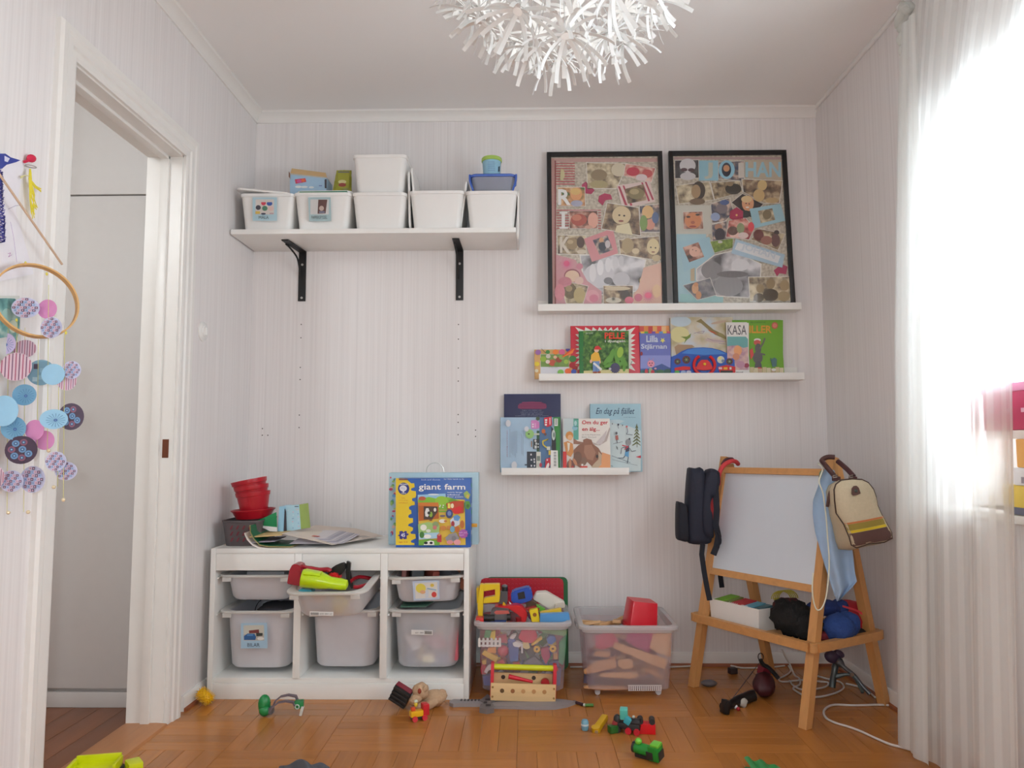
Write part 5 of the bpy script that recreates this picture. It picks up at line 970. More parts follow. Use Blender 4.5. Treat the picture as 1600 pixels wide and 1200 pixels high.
t = thing('puzzle_case', 'flowery pale carrying case with a wire handle behind the puzzle box', 'case', (.872, -.30, ZT))
a, b = at(607, 800, -.345).x, at(747.5, 800, -.345).x; z1 = at(680, 738.5, -.345).z
FL = photo((96, 150, 96), (176, 206, 214), (214, 150, 160), 26, 31)
MB().box((a, -.346, ZT+.0005), (b, -.285, z1), M((176, 206, 216), .4), .003).build('case_shell', t)
q = Pr((a, -.346, ZT), (0, -1, 0), *C8)
for k in range(26): q.ell(84+(k*29) % 60, 210+(k*97) % 760, 10+(k*7) % 16, 12+(k*5) % 20, ((206, 70, 100), (96, 160, 90), (226, 190, 170), (120, 170, 210), (160, 196, 110))[k % 5], 10)
q.build('flower_print', t)
MB().tube([at(666, 741, -.315)]+[at(680+13.5*math.cos(an), 735-12*math.sin(an), -.315) for an in [PI*(1-k/12) for k in range(13)]]+[at(694, 741, -.315)], .0016, M((196, 196, 192), .3, .7), 6).build('wire_handle', t)

# ================================================================== toy crates
CLEAR = plastic('clear_crate', (236, 230, 236), .28, (.97, .95, .97), .22, .3, .01)
CLEAR2 = plastic('smoky_crate', (240, 226, 232), .30, (.97, .93, .95), .22, .3, .01)
CRIM = plastic('crate_rim', (226, 226, 228), .68, r=.2, trans=.35)
def crate(label, xc, yc, w, dp, h, z0, mat, wheels=True):
    t = thing('toy_crate', label, 'crate', (xc, yc, 0)); T = X.Translation((xc, yc, z0))
    mb = MB(); R = lambda s_, e, z: [(a, b, z) for a, b in rrect(w*s_+e, dp*s_+e, .03, 5)]
    mb.loft([R(.89, -.02, .003), R(.89, 0, .012), R(.965, 0, h-.03)], mat, True, False, T); mb.build('crate_body', t)
    MB().loft([R(.965, 0, h-.03), R(1, 0, h-.027), R(1.0, 0, h-.016), R(1.0, .024, h-.014), R(1, .026, h-.003), R(1, .020, h), R(.965, .0, h), R(.965, -.004, h-.03)], CRIM, False, False, T).build('rim', t)
    for sx in (-1, 1):
        MB().cbox((sx*(w*.5+.008), 0, h-.030), (.016, .10, .020), CRIM, bev=.004, T=T).build('grip', t)
        for sy in (-1, 1):
            MB().cyl((xc+sx*w*.33, yc+sy*dp*.33-.007, .0105), (xc+sx*w*.33, yc+sy*dp*.33+.007, .0105), .0105, M((206, 206, 208), .4), 14).build('castor', t)
            MB().box((xc+sx*w*.33-.010, yc+sy*dp*.33-.012, .0125), (xc+sx*w*.33+.010, yc+sy*dp*.33+.012, z0+.003), CRIM).build('castor_mount', t)
    return t
K1 = crate('clear plastic crate overflowing with building blocks, beside the cabinet', 1.229, -.295, .345, .33, .264, .022, CLEAR)
K2 = crate('clear plastic crate of wooden railway track with a red cup', 1.630, -.275, .352, .335, .250, .020, CLEAR2)
q = Pr((1.7, -.4275, .05), (0, -1, -.07), 890, 930, 7.272, base=.001)
q.rect(662, 1018, 1046, 1032, (206, 200, 200)).rect(664, 1080, 1040, 1086, (206, 200, 200))
for k in range(16): q.rect(668+k*24, 1030, 682+k*24, 1082, (212, 206, 206))
q.build('moulded_grille', K2)
# base plates with studs
def plateboard(label, x0, x1, z1, y, col, studs):
    t = thing('building_plate', label, 'building plate', ((x0+x1)/2, y, 0)); m = M(col, .35)
    cx, cz, w, h = (x0+x1)/2, z1/2+.002, x1-x0, z1-.004
    T = X.Translation((cx, y, cz)) @ X.Rotation(PI/2, 4, 'X')
    MB().prism(rrect(w, h, .022), .005, m, T).build('board', t)
    if studs:
        mb = MB()
        for i in range(22):
            for j in range(22):
                x, z = x0+w*(i+.5)/22, .004+h*(j+.5)/22
                if z > .15: mb.cyl((x, y-.0048, z), (x, y-.0092, z), .0048, m, 7)
        o = mb.build('studs', t); o['kind'] = 'stuff'
plateboard('red square building plate standing behind the block crate', 1.048, 1.402, .387, -.090, (186, 24, 46), True)
plateboard('dark green building plate standing behind the red plate', 1.070, 1.421, .389, -.074, (30, 104, 60), False)
# toys showing above the rim (crop 735,895 x10)
C10 = (735, 895, 10)
def tt(*a, **k):
    mb, *_ = ptoy('', '', '', *a, **k); return mb
t = thing('toy_window_frame', 'yellow slatted toy frame standing on end in the block crate', 'toy', at(755, 962, -.37))
Y = M((228, 194, 28), .3)
for nm, pts in (('post', [(120, 700), (110, 500), (150, 180), (210, 180), (200, 480), (190, 705)]), ('top_bar', [(205, 180), (460, 175), (458, 250), (208, 290)]), ('lower_bar', [(200, 480), (210, 400), (400, 360), (462, 365), (450, 460)]), ('right_bar', [(385, 235), (460, 235), (462, 370), (385, 390)])): tt(C10, pts, -.385, .03, (228, 194, 28), mat=Y, bev=.002).build(nm, t)
rb, *_ = ptoy('', '', '', C10, [(95, 240), (135, 230), (130, 460), (100, 480)], -.370, .045, (220, 190, 40), mat=Y); rb.build('ribbed_side', t)
MB().cbox(at(750, 968.5, -.405), (.030, .04, .022), M((206, 40, 34), .35), bev=.002).single('toy_brick', 'small red brick under the yellow frame at the crate corner', 'toy brick')
t = thing('toy_engine', 'dark grey block-built engine with a round chimney in the block crate', 'toy', at(787, 945, -.33))
GE = M((84, 82, 86), .4)
tt(C10, [(430, 480), (430, 375), (470, 370), (470, 300), (575, 290), (580, 460), (560, 500)], -.345, .05, (84, 82, 86), bev=.002).build('body', t)
MB().cyl(at(788.5, 927, -.32), at(788.5, 917, -.32), .0125, M((44, 44, 46), .25), 16).ell(at(788.5, 916, -.32), (.013, .013, .007), M((110, 110, 114), .15, .3)).build('chimney', t)
t = thing('toy_car_body', 'bright blue toy car shell with a black window in the block crate', 'toy', at(815, 942, -.31))
tt(C10, [(640, 470), (630, 330), (670, 290), (900, 230), (940, 240), (975, 370), (975, 420), (860, 470), (720, 500)], -.325, .06, (26, 78, 178), bev=.006).build('shell', t)
tt(C10, [(735, 320), (840, 290), (860, 400), (750, 420)], -.3275, .004, (26, 26, 30)).build('window_opening', t)
toy('toy_wing', 'white pointed wing brick lying slanted on top of the block crate', 'toy', C10, [(978, 415), (1030, 315), (1190, 305), (1475, 470), (1480, 540), (1300, 585), (1250, 580)], -.275, .05, (228, 222, 212), bev=.003)
toy('toy_wing_end', 'short cream brick under the tip of the white wing brick', 'toy', C10, [(1310, 580), (1325, 500), (1470, 480), (1478, 545)], -.300, .03, (206, 196, 182), bev=.002)
toy('toy_slide', 'red curved slide piece lying across the block crate', 'toy', C10, [(370, 530), (560, 525), (720, 505), (800, 530), (870, 600), (890, 680), (860, 780), (800, 780), (790, 700), (720, 640), (600, 570), (420, 555)], -.385, .05, (206, 26, 34), bev=.004)
t = thing('toy_truck', 'grey and black block-built truck lying at the front of the block crate', 'toy', at(778, 968, -.42))
tt(C10, [(300, 700), (330, 590), (400, 560), (590, 580), (620, 640), (600, 740), (400, 740)], -.415, .05, (92, 88, 90), bev=.002).build('chassis', t)
tt(C10, [(370, 620), (400, 590), (590, 590), (610, 640), (400, 650)], -.4165, .004, (190, 90, 80)).build('red_trim', t)
for k, (x, y) in enumerate(((240, 700), (295, 705), (350, 700), (600, 690))):
    p = at(735+x/10, 895+y/10, -.41); MB().cyl(p-V((.007, 0, 0)), p+V((.007, 0, 0)), .0135, BK, 16).build('wheel', t)
t = thing('toy_hole_brick', 'yellow brick with a round hole standing at the crate front', 'toy brick', at(835.5, 972, -.40))
tt(C10, [(920, 590), (1050, 560), (1090, 770), (960, 775)], -.41, .03, (232, 206, 30), bev=.002).build('brick', t)
p = at(835.5, 960.5, -.4105); MB().cyl(p, p-V((0, .001, 0)), .0075, M((150, 90, 30), .6), 14).build('round_hole', t)
toy('toy_beam', 'yellow speckled beam lying behind the pale blue beam', 'toy brick', C10, [(1080, 640), (1090, 620), (1420, 560), (1430, 630), (1400, 650)], -.385, .03, (226, 190, 40), bev=.002)
toy('toy_beam', 'pale blue beam lying along the front rim of the block crate', 'toy brick', C10, [(1085, 775), (1090, 650), (1540, 630), (1560, 770)], -.420, .03, (84, 150, 206), bev=.002)
toy('toy_plate', 'lime green flat piece under the white wing brick', 'toy brick', C10, [(1030, 500), (1170, 570), (1160, 610), (1060, 600)], -.32, .03, (96, 176, 50))
toy('toy_plate', 'dull red flat piece behind the yellow hole brick', 'toy brick', C10, [(860, 560), (1000, 530), (1080, 560), (1050, 640), (920, 620)], -.33, .04, (170, 40, 40))
toy('toy_plate', 'dark blue flat piece under the grey block truck', 'toy brick', C10, [(200, 770), (240, 735), (560, 735), (560, 775)], -.40, .04, (36, 70, 150))
toy('toy_plate', 'dark brown-green piece between blue car shell and slide', 'toy brick', C10, [(860, 470), (980, 440), (1040, 480), (1020, 530), (880, 550)], -.30, .04, (84, 60, 40))
toy('toy_spike', 'small yellow curved horn between chimney engine and slide', 'toy', C10, [(500, 510), (510, 460), (530, 470), (560, 515)], -.36, .012, (230, 190, 30))
toy('toy_spike', 'white pointed chip beside the blue car shell', 'toy', C10, [(600, 455), (650, 495), (620, 505)], -.35, .012, (220, 220, 216))
# pieces showing through the front of the crate (crop 735,970 x8.57)
C85 = (735, 970, 8.57); GT = 'building toys pressed against the front of the block crate'
for lb, nm, pts, y, col in (
 ('green piece behind crate front, top corner nearest the cabinet', 'toy_brick', [(180, 230), (200, 130), (280, 130), (260, 230)], -.415, (60, 150, 80)),
 ('yellow upright piece behind crate front, above the picket fence', 'toy_brick', [(260, 240), (280, 150), (335, 130), (330, 260)], -.418, (232, 200, 50)),
 ('dull red piece behind crate front, beside the yellow upright', 'toy_brick', [(340, 290), (360, 200), (480, 190), (500, 300)], -.405, (180, 50, 66)),
 ('big red sloped piece behind crate front, high in the middle', 'toy_brick', [(640, 230), (700, 100), (860, 110), (900, 210), (860, 300), (720, 300)], -.400, (206, 44, 76)),
 ('white chip behind crate front, left of the red slope', 'toy_brick', [(520, 240), (560, 195), (620, 185), (580, 250)], -.417, (232, 230, 226)),
 ('blue tall piece behind crate front, left of the white shards', 'toy_brick', [(500, 260), (560, 230), (650, 320), (640, 540), (530, 550)], -.407, (60, 96, 170)),
 ('white upper shard behind crate front, in the middle', 'toy_brick', [(560, 300), (620, 280), (690, 310), (660, 360), (580, 345)], -.418, (236, 234, 230)),
 ('white narrow upright shard behind crate front', 'toy_brick', [(675, 310), (700, 300), (705, 440), (680, 440)], -.416, (232, 230, 232)),
 ('cream piece behind crate front, below the red slope', 'toy_brick', [(695, 300), (780, 300), (800, 370), (740, 385), (700, 360)], -.414, (230, 214, 150)),
 ('yellow slanting stick behind crate front', 'toy_stick', [(810, 320), (950, 216), (968, 245), (830, 340)], -.417, (232, 190, 60)),
 ('blue round piece behind crate front, high near the railway crate', 'toy_brick', [(1020, 250), (1060, 205), (1130, 210), (1150, 270), (1090, 320), (1040, 310)], -.405, (60, 110, 180)),
 ('green upright plate behind crate front, nearest the railway crate', 'toy_plate', [(1190, 300), (1290, 180), (1280, 420), (1240, 600), (1180, 560)], -.402, (50, 140, 90)),
 ('olive green slanted plate high behind crate front', 'toy_plate', [(890, 110), (1290, 120), (1290, 210), (1000, 170)], -.395, (120, 156, 96)),
 ('magenta piece behind crate front, between the two yellow rings', 'toy_brick', [(940, 380), (1050, 360), (1070, 480), (1010, 590), (950, 470)], -.404, (190, 40, 96)),
 ('orange sloped piece under the white picket fence', 'toy_brick', [(220, 420), (240, 360), (340, 350), (345, 440)], -.417, (232, 150, 50)),
 ('yellow brick slanting under the white picket fence', 'toy_brick', [(150, 450), (190, 395), (375, 490), (340, 560)], -.419, (226, 180, 50)),
 ('red low piece behind crate front, nearest the cabinet', 'toy_brick', [(135, 640), (160, 580), (225, 620), (210, 720), (145, 720)], -.403, (190, 40, 60)),
 ('blue block at the crate foot, nearest the cabinet', 'toy_brick', [(165, 740), (320, 730), (320, 870), (180, 870)], -.395, (46, 66, 150)),
 ('grey pyramid-like piece behind crate front over the toolbox', 'toy_brick', [(690, 600), (760, 530), (860, 480), (980, 590), (930, 650), (760, 640)], -.403, (116, 112, 120)),
 ('orange-red piece behind crate front over the toolbox handle', 'toy_brick', [(555, 630), (570, 560), (650, 560), (680, 620)], -.408, (214, 80, 60)),
 ('red beam behind crate front above the toolbox, by its far end', 'toy_brick', [(960, 630), (1170, 618), (1180, 680), (970, 660)], -.411, (200, 50, 50)),
 ('dark blue piece behind crate front under the yellow ring', 'toy_brick', [(1050, 560), (1180, 530), (1180, 620), (1060, 620)], -.398, (50, 60, 110)),
 ('charcoal piece in the middle behind crate front', 'toy_brick', [(640, 400), (720, 410), (760, 520), (660, 530)], -.395, (66, 62, 76)),
 ('red low piece behind crate front left of the toolbox', 'toy_brick', [(350, 560), (440, 520), (470, 590), (380, 600)], -.412, (214, 66, 60)),
 ('violet-blue low piece behind crate front, far corner', 'toy_brick', [(1130, 640), (1220, 640), (1200, 870), (1120, 870)], -.393, (96, 90, 130)),
 ('yellow low piece behind crate front, above the red low piece', 'toy_brick', [(150, 540), (210, 520), (215, 580), (165, 600)], -.398, (222, 170, 60)),
 ('tan low piece behind crate front under the small ring', 'toy_brick', [(1110, 440), (1170, 440), (1170, 520), (1120, 520)], -.405, (206, 150, 90))):
    toy(nm, lb, 'toy brick', C85, pts, y, .028, col, GT, bev=.002)
t = thing('toy_fence', 'white toy picket fence behind the front of the block crate', 'toy', at(763, 1008, -.42)); WH = M((240, 238, 232), .4)
for k in range(6): tt(C85, [(104+k*55, 350), (104+k*55, 240), (119+k*55, 228), (135+k*55, 240), (135+k*55, 350)], -.4225, .006, (240, 238, 232), mat=WH).build('picket', t)
for y in (262, 322): tt(C85, [(102, y), (412, y), (412, y+24), (102, y+24)], -.4215, .004, (240, 238, 232), mat=WH).build('rail', t)
t = thing('toy_horse', 'small white toy horse behind the front of the block crate', 'toy', at(764, 1050, -.41))
tt(C85, [(180, 700), (200, 650), (240, 600), (300, 590), (330, 610), (310, 660), (260, 660), (230, 680), (222, 715), (206, 712), (208, 690)], -.420, .018, (236, 230, 226), bev=.003).build('body', t)
for x, y, r in ((890, 380, 46), (1105, 375, 42)):
    p = at(735+x/8.57, 970+y/8.57, -.419); mb = MB(); mb.tube([p+V((math.cos(a)*.0085, 0, math.sin(a)*.0085)) for a in [2*PI*k/20 for k in range(21)]], .0048, M((232, 180, 50), .35), 8)
    mb.single('toy_ring', 'yellow toy ring behind the crate front, '+('larger and nearer the crate middle' if x < 1000 else 'nearer the railway crate'), 'toy', 'yellow rings in the block crate')
MB().ell(at(786, 1017, -.405), (.022, .02, .022), M((200, 50, 76), .35)).single('toy_ball', 'red ball behind the front of the block crate', 'ball')
mb = MB(); rnd = random.Random(5)
for k in range(90):
    z = rnd.uniform(.055, .25); w_ = .12*(.86+.12*z/.25)
    mb.cbox((1.229+rnd.uniform(-w_, w_), rnd.uniform(-.37, -.19), z), (.04, .03, .022), M(((200, 40, 50), (40, 80, 170), (226, 190, 40), (60, 140, 70), (206, 206, 206), (90, 86, 92), (120, 60, 120))[k % 7], .4), (rnd.uniform(0, 3), rnd.uniform(0, 3), rnd.uniform(0, 3)))
mb.single('toy_bricks', 'mass of mixed coloured bricks filling the block crate', 'toy bricks', None, 'stuff')
# railway crate (crop 890,930 x7.272)
CK = (890, 930, 7.272); WD = wood((196, 150, 104), 0, .5); WD2 = wood((206, 164, 116), 0, .5); GW = 'wooden track pieces in the railway crate'
for lb, pts, y, th, mt in (
 ('long straight wooden track sloping down behind the crate front', [(490, 600), (520, 540), (1120, 740), (1080, 850)], -.405, .016, WD2),
 ('wooden track sloping up, low at the near end of the railway crate', [(160, 860), (300, 760), (520, 720), (540, 820), (300, 880), (170, 900)], -.400, .016, WD),
 ('short wooden track end in the middle of the railway crate', [(540, 800), (560, 730), (720, 730), (720, 830), (620, 850)], -.395, .016, WD2),
 ('straight wooden track lying level low in the railway crate', [(340, 930), (340, 895), (770, 880), (790, 920), (700, 955)], -.412, .018, WD2),
 ('long wooden track on the floor of the railway crate', [(160, 1060), (160, 1035), (640, 1040), (660, 1075), (400, 1085)], -.408, .018, WD),
 ('wooden track lying crosswise near the far end of the railway crate', [(830, 840), (960, 850), (1060, 930), (1050, 960), (930, 900)], -.395, .016, WD),
 ('pale wooden board standing at the far end of the railway crate', [(960, 420), (1150, 420), (1150, 700), (1000, 660), (910, 600)], -.385, .012, wood((214, 176, 130), 0, .5)),
 ('wooden track leaning at the back of the railway crate', [(100, 340), (110, 285), (330, 300), (480, 310), (580, 250), (670, 225), (680, 280), (560, 340)], -.22, .016, WD2),
 ('small wooden track end under the rim of the railway crate', [(270, 690), (300, 640), (470, 650), (450, 710)], -.385, .016, WD)):
    mb, nm, l_, c_, g_ = ptoy('toy_track', lb, 'toy track', CK, pts, y, th, (200, 150, 100), GW, mat=mt, bev=.002); mb.single(nm, l_, c_, g_)
for k in range(5):
    MB().cbox((1.50+k*.055, -.25-.02*(k % 2), .232+.006*(k % 3)), (.085, .034, .012), WD2, (.2*(k-2), .15*((k % 3)-1), .7*k), .002).single('toy_track', ('curved wooden track piece on top of the railway crate, first from the block crate', 'short wooden track on top of the railway crate, second from the block crate', 'wooden track lying askew on top of the railway crate, third', 'wooden track beside the red cup on top of the railway crate', 'wooden track behind the red cup in the railway crate')[k], 'toy track', 'loose track on top of the railway crate')
t = thing('toy_bucket', 'red square plastic bucket upside down in the railway crate', 'bucket', at(1007, 977, -.30))
T = TB(1.703, -.30, .337, 0, 7, 8) @ X.Rotation(PI, 4, 'X'); RB = M((206, 24, 44), .3)
R = lambda w, z: [(a, b, z) for a, b in rrect(w, w, .006, 2)]
MB().loft([R(.098, .0), R(.100, .004), R(.112, .10), R(.118, .101), R(.118, .108), R(.108, .108), R(.094, .008)], RB, True, True, T).build('pail', t)
toy('toy_plate', 'magenta cloth-like toy showing through the railway crate, upper half', 'toy', CK, [(640, 520), (660, 420), (970, 410), (930, 560), (900, 650), (760, 600)], -.375, .01, (170, 50, 110))
toy('toy_plate', 'wine red toy showing through the railway crate beside the sloping track', 'toy', CK, [(290, 460), (500, 430), (560, 540), (380, 620), (300, 600)], -.372, .01, (190, 56, 90))
toy('toy_plate', 'dark grey toy at the foot of the railway crate, near end', 'toy', CK, [(160, 1000), (170, 900), (300, 940), (310, 1010)], -.39, .02, (84, 80, 100))
mb = MB(); rnd = random.Random(8)
for k in range(46):
    z = rnd.uniform(.06, .20); mb.cbox((1.63+rnd.uniform(-.12, .12), rnd.uniform(-.35, -.16), z), (.07, .034, .012), (WD, M((110, 84, 88), .6), WD2, M((130, 70, 90), .6))[k % 4], (rnd.uniform(-.6, .6), rnd.uniform(-.6, .6), rnd.uniform(0, 3)))
mb.single('track_pile', 'jumbled heap of track filling the railway crate', 'toy tracks', None, 'stuff')
# toy toolbox (crop 735,970 x8.57)
t = thing('toy_toolbox', 'wooden toy toolbox with red ends and a yellow-green carrying bar', 'toolbox', (1.235, -.475, 0))
PINE = wood((226, 190, 138), 0, .5); RE = M((206, 30, 50), .4)
ft = [at(735+a/8.57, 970+b/8.57, -.505) for a, b in ((318, 820), (1145, 888), (1135, 1062), (300, 1046))]
zb = .012; x0, x1 = 1.108, 1.348
Tt = X.Translation((1.228, -.475, zb)) @ Euler((0, .035, .03)).to_matrix().to_4x4()
MB().box((-.120, -.030, 0), (.120, -.022, .062), PINE, .001, Tt).build('front_board', t); MB().box((-.120, .022, 0), (.120, .030, .085), PINE, .001, Tt).build('back_board', t)
MB().box((-.112, -.0215, 0), (.112, .0215, .008), PINE, 0, Tt).build('bottom_board', t)
for sx in (-1, 1):
    pts = [(-.0215, .009), (.0215, .009), (.0215, .086), (.014, .128), (-.014, .128), (-.0215, .086)]
    MB().plate([Tt @ V((sx*.116-.006, a, b)) for a, b in pts], (.012, 0, 0), RE).build('end_panel', t)
MB().cyl(Tt @ V((-.110, 0, .113)), Tt @ V((.110, 0, .113)), .0105, M((206, 214, 30), .3), 18).build('carrying_bar', t)
for k in range(5):
    p = Tt @ V((-.078+k*.039, -.0303, .036)); MB().cyl(p, p-(Tt.to_3x3() @ V((0, .0008, 0))), .0078, M(((100, 70, 40), (150, 96, 56), (196, 146, 96), (190, 140, 90), (180, 130, 80))[k], .7), 16).build('peg_hole', t)
for sx in (-1, 1):
    for z in (.014, .048): p = Tt @ V((sx*.113, -.0303, z)); MB().cyl(p, p-(Tt.to_3x3() @ V((0, .001, 0))), .004, M((160, 116, 60), .4), 10).build('peg', t)
for x in (-.075, .04): p = Tt @ V((x, .0217, .070)); MB().cyl(p, p-V((0, .001, 0)), .0078, M((70, 56, 44), .7), 14).build('peg_hole', t)
MB().cyl(Tt @ V((-.055, -.004, .080)), Tt @ V((.035, .0, .062)), .0085, RE, 14, .005).single('toy_screwdriver', 'red tapered toy tool lying in the wooden toolbox', 'toy tool')
MB().cyl(Tt @ V((.082, -.006, .058)), Tt @ V((.082, .012, .058)), .016, M((170, 30, 36), .4), 20).single('toy_nut', 'round red wooden disc in the wooden toolbox', 'toy')
# flat grey toy sword on the floor
t = thing('toy_sword', 'flat grey foam toy sword lying under the wooden toolbox', 'toy sword', (1.19, -.52, 0))
FG = M((146, 138, 138), .6)
bl = [(1.110, -.474), (1.20, -.470), (1.335, -.468), (1.385, -.478), (1.424, -.497), (1.392, -.532), (1.345, -.556), (1.280, -.562), (1.200, -.552), (1.110, -.548)]
MB().prism(bl, .011, FG).build('blade', t)
MB().prism([(.958, -.500), (.972, -.484), (1.0, -.487), (1.108, -.486), (1.108, -.530), (1.0, -.530), (.975, -.535), (.960, -.522)], .013, FG).build('hilt', t)
gd = M((116, 108, 106), .6)
MB().prism([(1.085, -.470), (1.094, -.440), (1.106, -.455), (1.124, -.450), (1.116, -.480), (1.128, -.500), (1.110, -.530), (1.124, -.556), (1.126, -.590), (1.100, -.604), (1.074, -.590), (1.076, -.556), (1.088, -.530), (1.070, -.505)], .017, gd).build('cross_guard', t)
for k in range(7): MB().box((.998+k*.013, -.505, .013), (1.005+k*.013, -.487, .0145), M((64, 58, 58), .6)).build('grip_mark', t)
q = MB()
for x, y, w_ in ((1.100, -.500, .010), (1.092, -.530, .006), (1.104, -.560, .009)): q.box((x-w_, y-.012, .017), (x+w_, y+.006, .0185), M((56, 50, 50), .6))
o = q.build('guard_relief', t); o['kind'] = 'stuff'
# ================================================================== easel
FL, FR, RL, RR = V((1.902, -.287, 0)), V((2.178, -.727, 0)), V((2.262, -.105, 0)), V((2.552, -.492, 0))
AL, AR = V((2.078, -.192, .900)), V((2.353, -.606, .904))
BE = wood((206, 150, 92), 2, .45); BEH = wood((206, 150, 92), 0, .45)
t = thing('easel', 'beech wood children\'s easel with a whiteboard standing in the corner', 'easel', (2.22, -.40, 0))
sd = (FR-FL).normalized(); dpv = (RL-FL).normalized()
def beam(a, b, w, d, m, u=None):
    """square timber from a to b: width w along u, depth d across"""
    mb = MB(); ax = (b-a).normalized(); u = u or sd; u = (u-ax*u.dot(ax)).normalized(); v = ax.cross(u)
    if abs((b-a).normalized().z) > .3:
        ra = [(a+u*w/2*x+v*d/2*y) for x, y in ((1, 1), (-1, 1), (-1, -1), (1, -1))]; rb = [p+(b-a) for p in ra]
        # cut level with the floor
        ra = [p-ax*((p.z-a.z)/ax.z) for p in ra]
    else: ra = [a+u*w/2*x+v*d/2*y for x, y in ((1, 1), (-1, 1), (-1, -1), (1, -1))]; rb = [p+(b-a) for p in ra]
    mb.loft([[tuple(p) for p in ra], [tuple(p) for p in rb]], m); return mb
for a, b in ((FL, AL), (FR, AR), (RL, AL+V((.012, .010, -.03))), (RR, AR+V((.012, .010, -.03)))):
    beam(a+V((0, 0, .001)), b, .032, .030, BE).build('leg', t, ang=.4)
lerp = lambda a, b, k: a.lerp(b, k)
k0, k1 = .492, .938
nrm = sd.cross((AL-FL).normalized()).normalized()
if nrm.y > 0: nrm = -nrm
bl, br_, tl, tr = lerp(FL, AL, k0), lerp(FR, AR, k0), lerp(FL, AL, k1), lerp(FR, AR, k1)
upv = (tl-bl).normalized()
beam(bl+sd*.010, br_-sd*.010, .026, .030, BEH, upv).build('lower_rail', t, ang=.4)
beam(tl+sd*.010, tr-sd*.010, .024, .030, BEH, upv).build('upper_rail', t, ang=.4)
WB = M((214, 221, 230), .22, n=.01)
MB().plate([p-nrm*.004 for p in (bl+sd*.014+upv*.010, br_-sd*.014+upv*.010, tr-sd*.014-upv*.010, tl+sd*.014-upv*.010)], nrm*.008, WB).build('whiteboard', t)
# tray: rounded rail frame outside the legs with a panel
zt = .262; kk = zt/.9
c4 = [lerp(FL, AL, kk), lerp(FR, AR, kk), lerp(RR, AR, kk), lerp(RL, AL, kk)]
for p in c4: p.z = zt
o4 = [c4[0]-sd*.026-dpv*.030, c4[1]+sd*.026-dpv*.030, c4[2]+sd*.026+dpv*.030, c4[3]-sd*.026+dpv*.030]
for i in range(4):
    a, b = o4[i], o4[(i+1) % 4]; d = (b-a).normalized()
    beam(a+d*.016, b-d*.016, .030, .024, BEH, V((0, 0, 1))).build('tray_rail', t, ang=.4)
    j = MB(); prv, nxt = o4[i-1], o4[(i+1) % 4]; d1 = (a-prv).normalized(); d2 = (nxt-a).normalized()
    arc = [a-d1*.017, a-d1*.006+d2*.0015, a+d2*.006-d1*.0015, a+d2*.017]
    j.loft([[tuple(p+V((0, 0, z))+((d1.cross(V((0, 0, 1)))+d2.cross(V((0, 0, 1)))).normalized()*s_)) for s_, z in ((.012, .015), (-.012, .015), (-.012, -.015), (.012, -.015))] for p in arc], BEH); j.build('tray_corner', t)
MB().plate([o4[0]+sd*.012+dpv*.012-V((0, 0, .012)), o4[1]-sd*.012+dpv*.012-V((0, 0, .012)), o4[2]-sd*.012-dpv*.012-V((0, 0, .012)), o4[3]+sd*.012-dpv*.012-V((0, 0, .012))], (0, 0, .005), wood((196, 150, 104), 0, .5)).build('tray_panel', t)
ZY = zt-.007+.0005
# white box of books on the tray
cN, rx, ry = c4[0]+sd*.03+dpv*.0, sd, dpv
def tray(u, v, z=0): return c4[0]+sd*u+dpv*v+V((0, 0, ZY-zt+z))
t = thing('book_box', 'white open box of children\'s books on the easel tray', 'box', tray(.135, .075))
rg = lambda e, k, z: [tuple(tray(.142+a*k+0, .075+b*k, z)) for a, b in ((-.125-e, -.058-e), (.125+e, -.058-e), (.125+e, .058+e), (-.125-e, .058+e))]
MB().loft([rg(0, .95, 0), rg(0, 1, .082), rg(-.003, 1, .082), rg(-.003, .95, .003)], WHITE, True, True).build('body', t)
for k, (u, w_, c, lb) in enumerate(((.052, .046, (120, 180, 50), 'green children\'s book in the white box on the easel tray'), (.086, .018, (120, 140, 70), 'olive children\'s book between green and red ones on the easel tray'), (.132, .058, (186, 40, 52), 'red children\'s book with dotted spine in the easel tray box'), (.185, .040, (96, 166, 190), 'turquoise children\'s book in the white box on the easel tray'), (.223, .028, (70, 110, 120), 'dark teal children\'s book last in the easel tray box'))):
    t = thing('children_book', lb, 'book', tray(u, .075, .01), 'books in the white box on the easel')
    pb_ = [tuple(tray(u+a, .072+b, z)) for a, b, z in ((-w_/2, -.045, .006), (w_/2, -.045, .006), (w_/2, .046, .006), (-w_/2, .046, .006))]; pt_ = [tuple(tray(u+a, .072+b, z)) for a, b, z in ((-w_/2, -.050, .079-.002*k), (w_/2, -.050, .078-.002*k), (w_/2, .046, .092-.002*k), (-w_/2, .046, .092-.002*k))]
    MB().loft([pb_, pt_], M(c, .4)).build('cover', t)
    if k in (2, 3):
        q = MB()
        for i in range(5): q.plate([tray(u-w_/2+.004+i*w_/6, -.0505+.072+.002, .0785), tray(u-w_/2+.008+i*w_/6, .0235, .0785), tray(u-w_/2+.008+i*w_/6, .034, .0815), tray(u-w_/2+.004+i*w_/6, .034, .0815)], (0, 0, .0004), M((226, 222, 222), .5))
        o = q.build('spine_print', t); o['kind'] = 'stuff'
